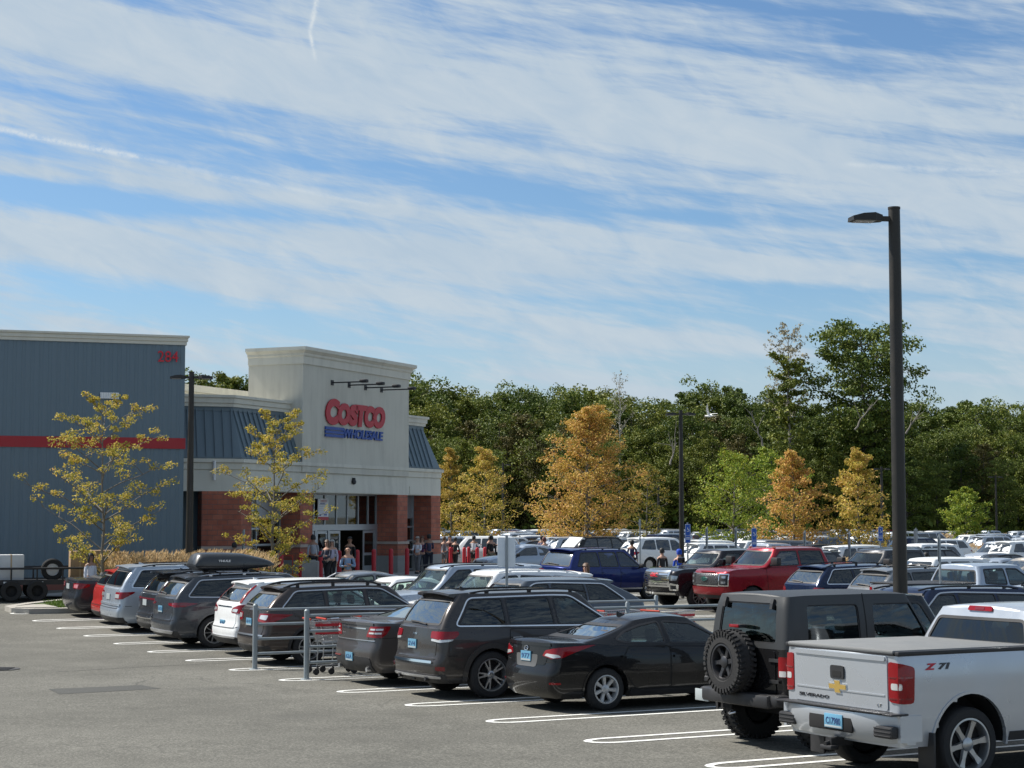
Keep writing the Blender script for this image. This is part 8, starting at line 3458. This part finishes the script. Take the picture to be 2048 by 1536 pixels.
 if not bald:
  mb = MB()
  prof = [(.0, .155), (.045, .150), (.080, .125), (.100, .075), (.104, .02), (.100, -.05)]
  n = 14
  vs, fs = [], []
  for (r, h) in prof:
   for j in range(n):
    a = 2 * pi * j / n
    fx = cos(a)
    hh = h
    if fx > .2:
     hh = max(h, .070 + .03 * (1 - fx))
    if longhair and fx < .35 and h <= .03:
     hh = h - (.10 if h > 0 else .20)
    vs.append((hx - .005 + r * k * (fx if fx < 0 else fx * .92), r * k * sin(a) * 1.0, head.z + hh * k))
  for i in range(len(prof) - 1):
   for j in range(n):
    fs.append((i * n + j, i * n + (j + 1) % n, (i + 1) * n + (j + 1) % n, (i + 1) * n + j))
  mb.add(vs, fs, 0, True)
  mb.build('hair', hair, root, auto=80)
 return root
HB = plain('hair_black', (.010, .009, .009), .6)
HBR = plain('hair_brown', (.10, .055, .03), .6)
HG = plain('hair_grey', (.35, .33, .30), .6)
HRD = plain('hair_dark_red', (.10, .02, .02), .6)
c_ = cloth
BACK, FRONT = pi / 2, -pi / 2
person(697, 58, FRONT + .1, 1.80, c_('light_blue', (.20, .30, .46)), c_('dark_navy', (.02, .025, .04)), HG, 'balding man in a light blue shirt with folded hands before the entrance doors', arms='fold', bald=True, stride=.03)
person(656, 66, FRONT - .5, 1.68, c_('plaid_navy', (.045, .05, .075)), c_('black', (.015, .015, .018)), HBR, 'woman in dark navy pushing a trolley left of the man in light blue', arms='push', longhair=True)
person(666, 67.5, FRONT - .2, 1.66, c_('pale_lilac', (.42, .40, .52)), c_('black', (.015, .015, .018)), HG, 'shopper in a pale lilac top close behind the woman in dark navy', arms='down', longhair=True)
person(628, 71.5, BACK + .3, 1.78, c_('pale_grey', (.36, .38, .42)), c_('black', (.015, .015, .018)), HB, 'shopper in pale grey walking into the dark doorway', skin_='mid')
person(701, 70.5, FRONT, 1.72, c_('black', (.015, .015, .018)), c_('black', (.015, .015, .018)), HB, 'dark-haired person in black standing in the open doorway', skin_='mid')
person(836, 79, FRONT - .3, 1.66, c_('white', (.62, .63, .68)), c_('grey', (.14, .14, .15)), HG, 'shopper in white and pushing a trolley right of the brick pier', arms='push')
person(845, 81, FRONT + .4, 1.66, c_('plum', (.10, .03, .08)), c_('dark_navy', (.02, .025, .04)), HBR, 'shopper in plum beside the one in white at the brick pier', longhair=True)
person(859, 80, BACK + .2, 1.76, c_('slate_blue', (.05, .055, .10)), c_('dark_navy', (.02, .025, .04)), HB, 'shopper in slate blue seen from behind beside the last brick pier', arms='push', skin_='mid')
person(889, 89, BACK, 1.70, c_('heather_grey', (.16, .145, .16)), c_('grey', (.14, .14, .15)), HBR, 'walker in heather grey top and shorts at the store corner', shorts=True, arms='push', sleeve='short')
person(900, 94, FRONT, 1.78, c_('maroon', (.07, .015, .02)), c_('black', (.015, .015, .018)), HB, 'person in maroon behind the close pair of bollards', sleeve='short')
person(911, 88, BACK - .4, 1.66, c_('black', (.015, .015, .018)), c_('black', (.015, .015, .018)), HB, 'person in black right of the close pair of bollards')
person(948, 92.5, BACK - .3, 1.78, c_('white', (.62, .63, .68)), c_('black', (.015, .015, .018)), HB, 'shopper in a white shirt and dark shorts seen from behind among the bollards', shorts=True, arms='reach', skin_='mid')
person(975, 96, FRONT + 1.1, 1.80, c_('black', (.015, .015, .018)), c_('khaki', (.22, .17, .11)), HB, 'person in black leaning by the window of the white SUV', arms='reach', lean=.3)
person(983, 84, BACK + .2, 1.72, c_('black', (.015, .015, .018)), c_('khaki', (.22, .17, .11)), HB, 'shopper in a black top and khaki trousers left of the blank sign plate')
person(1083, 100, BACK - .2, 1.74, c_('lilac', (.26, .24, .34)), c_('grey', (.14, .14, .15)), HB, 'walker in a loose lilac shirt right of the blank sign plate', skin_='mid')
person(1091, 80, BACK + .8, 1.72, c_('pale_blue', (.36, .42, .54)), c_('mauve', (.24, .19, .20)), HRD, 'woman with dark red hair and pale blue top at the raised boot lid', arms='reach', lean=.15)
person(1111, 104, FRONT, 1.80, c_('olive', (.11, .10, .06)), c_('khaki', (.22, .17, .11)), HBR, 'man in an olive jacket and khaki shorts by the green strip', shorts=True)
person(1172, 49, FRONT - .6, 1.74, c_('tan', (.30, .22, .16)), c_('grey', (.14, .14, .15)), HBR, 'brown-haired woman whose head shows between the white and the deep blue SUV', longhair=True)
person(1263, 80, BACK - .3, 1.72, c_('navy', (.015, .02, .07)), c_('black', (.015, .015, .018)), HB, 'person in a navy jacket behind the deep blue SUV roof', skin_='mid')
person(1323, 67, BACK + .3, 1.70, c_('charcoal', (.03, .028, .028)), c_('black', (.015, .015, .018)), HB, 'person in a charcoal jacket between the deep blue SUV and the black pickup')
person(1357, 64, BACK + .1, 1.76, c_('bright_blue', (.01, .06, .42)), c_('black', (.015, .015, .018)), cloth('bright_blue', (.01, .06, .42)), 'person in a bright blue hooded jacket behind the black pickup bonnet')
person(1849, 62, BACK, 1.74, c_('bright_red', (.50, .015, .03)), c_('black', (.015, .015, .018)), HB, 'person in a bright red shirt standing right of the near lamp post', arms='reach', skin_='mid', sleeve='short')
person(185, 53.5, FRONT + .9, 1.70, c_('white', (.62, .63, .68)), c_('grey', (.14, .14, .15)), HB, 'black-haired person in a white top before the cartons on the trailer', longhair=True, skin_='mid')
person(237, 60, FRONT + 1.2, 1.78, c_('black_red', (.08, .015, .02)), c_('black', (.015, .015, .018)), HB, 'dark-haired person in black and red beside the left young tree', skin_='mid', arms='push')
person(471, 64, BACK, 1.62, c_('yellow_green', (.34, .38, .22)), c_('grey', (.14, .14, .15)), HB, 'person in a pale yellow-green top behind the right end of the tan grass', skin_='mid')
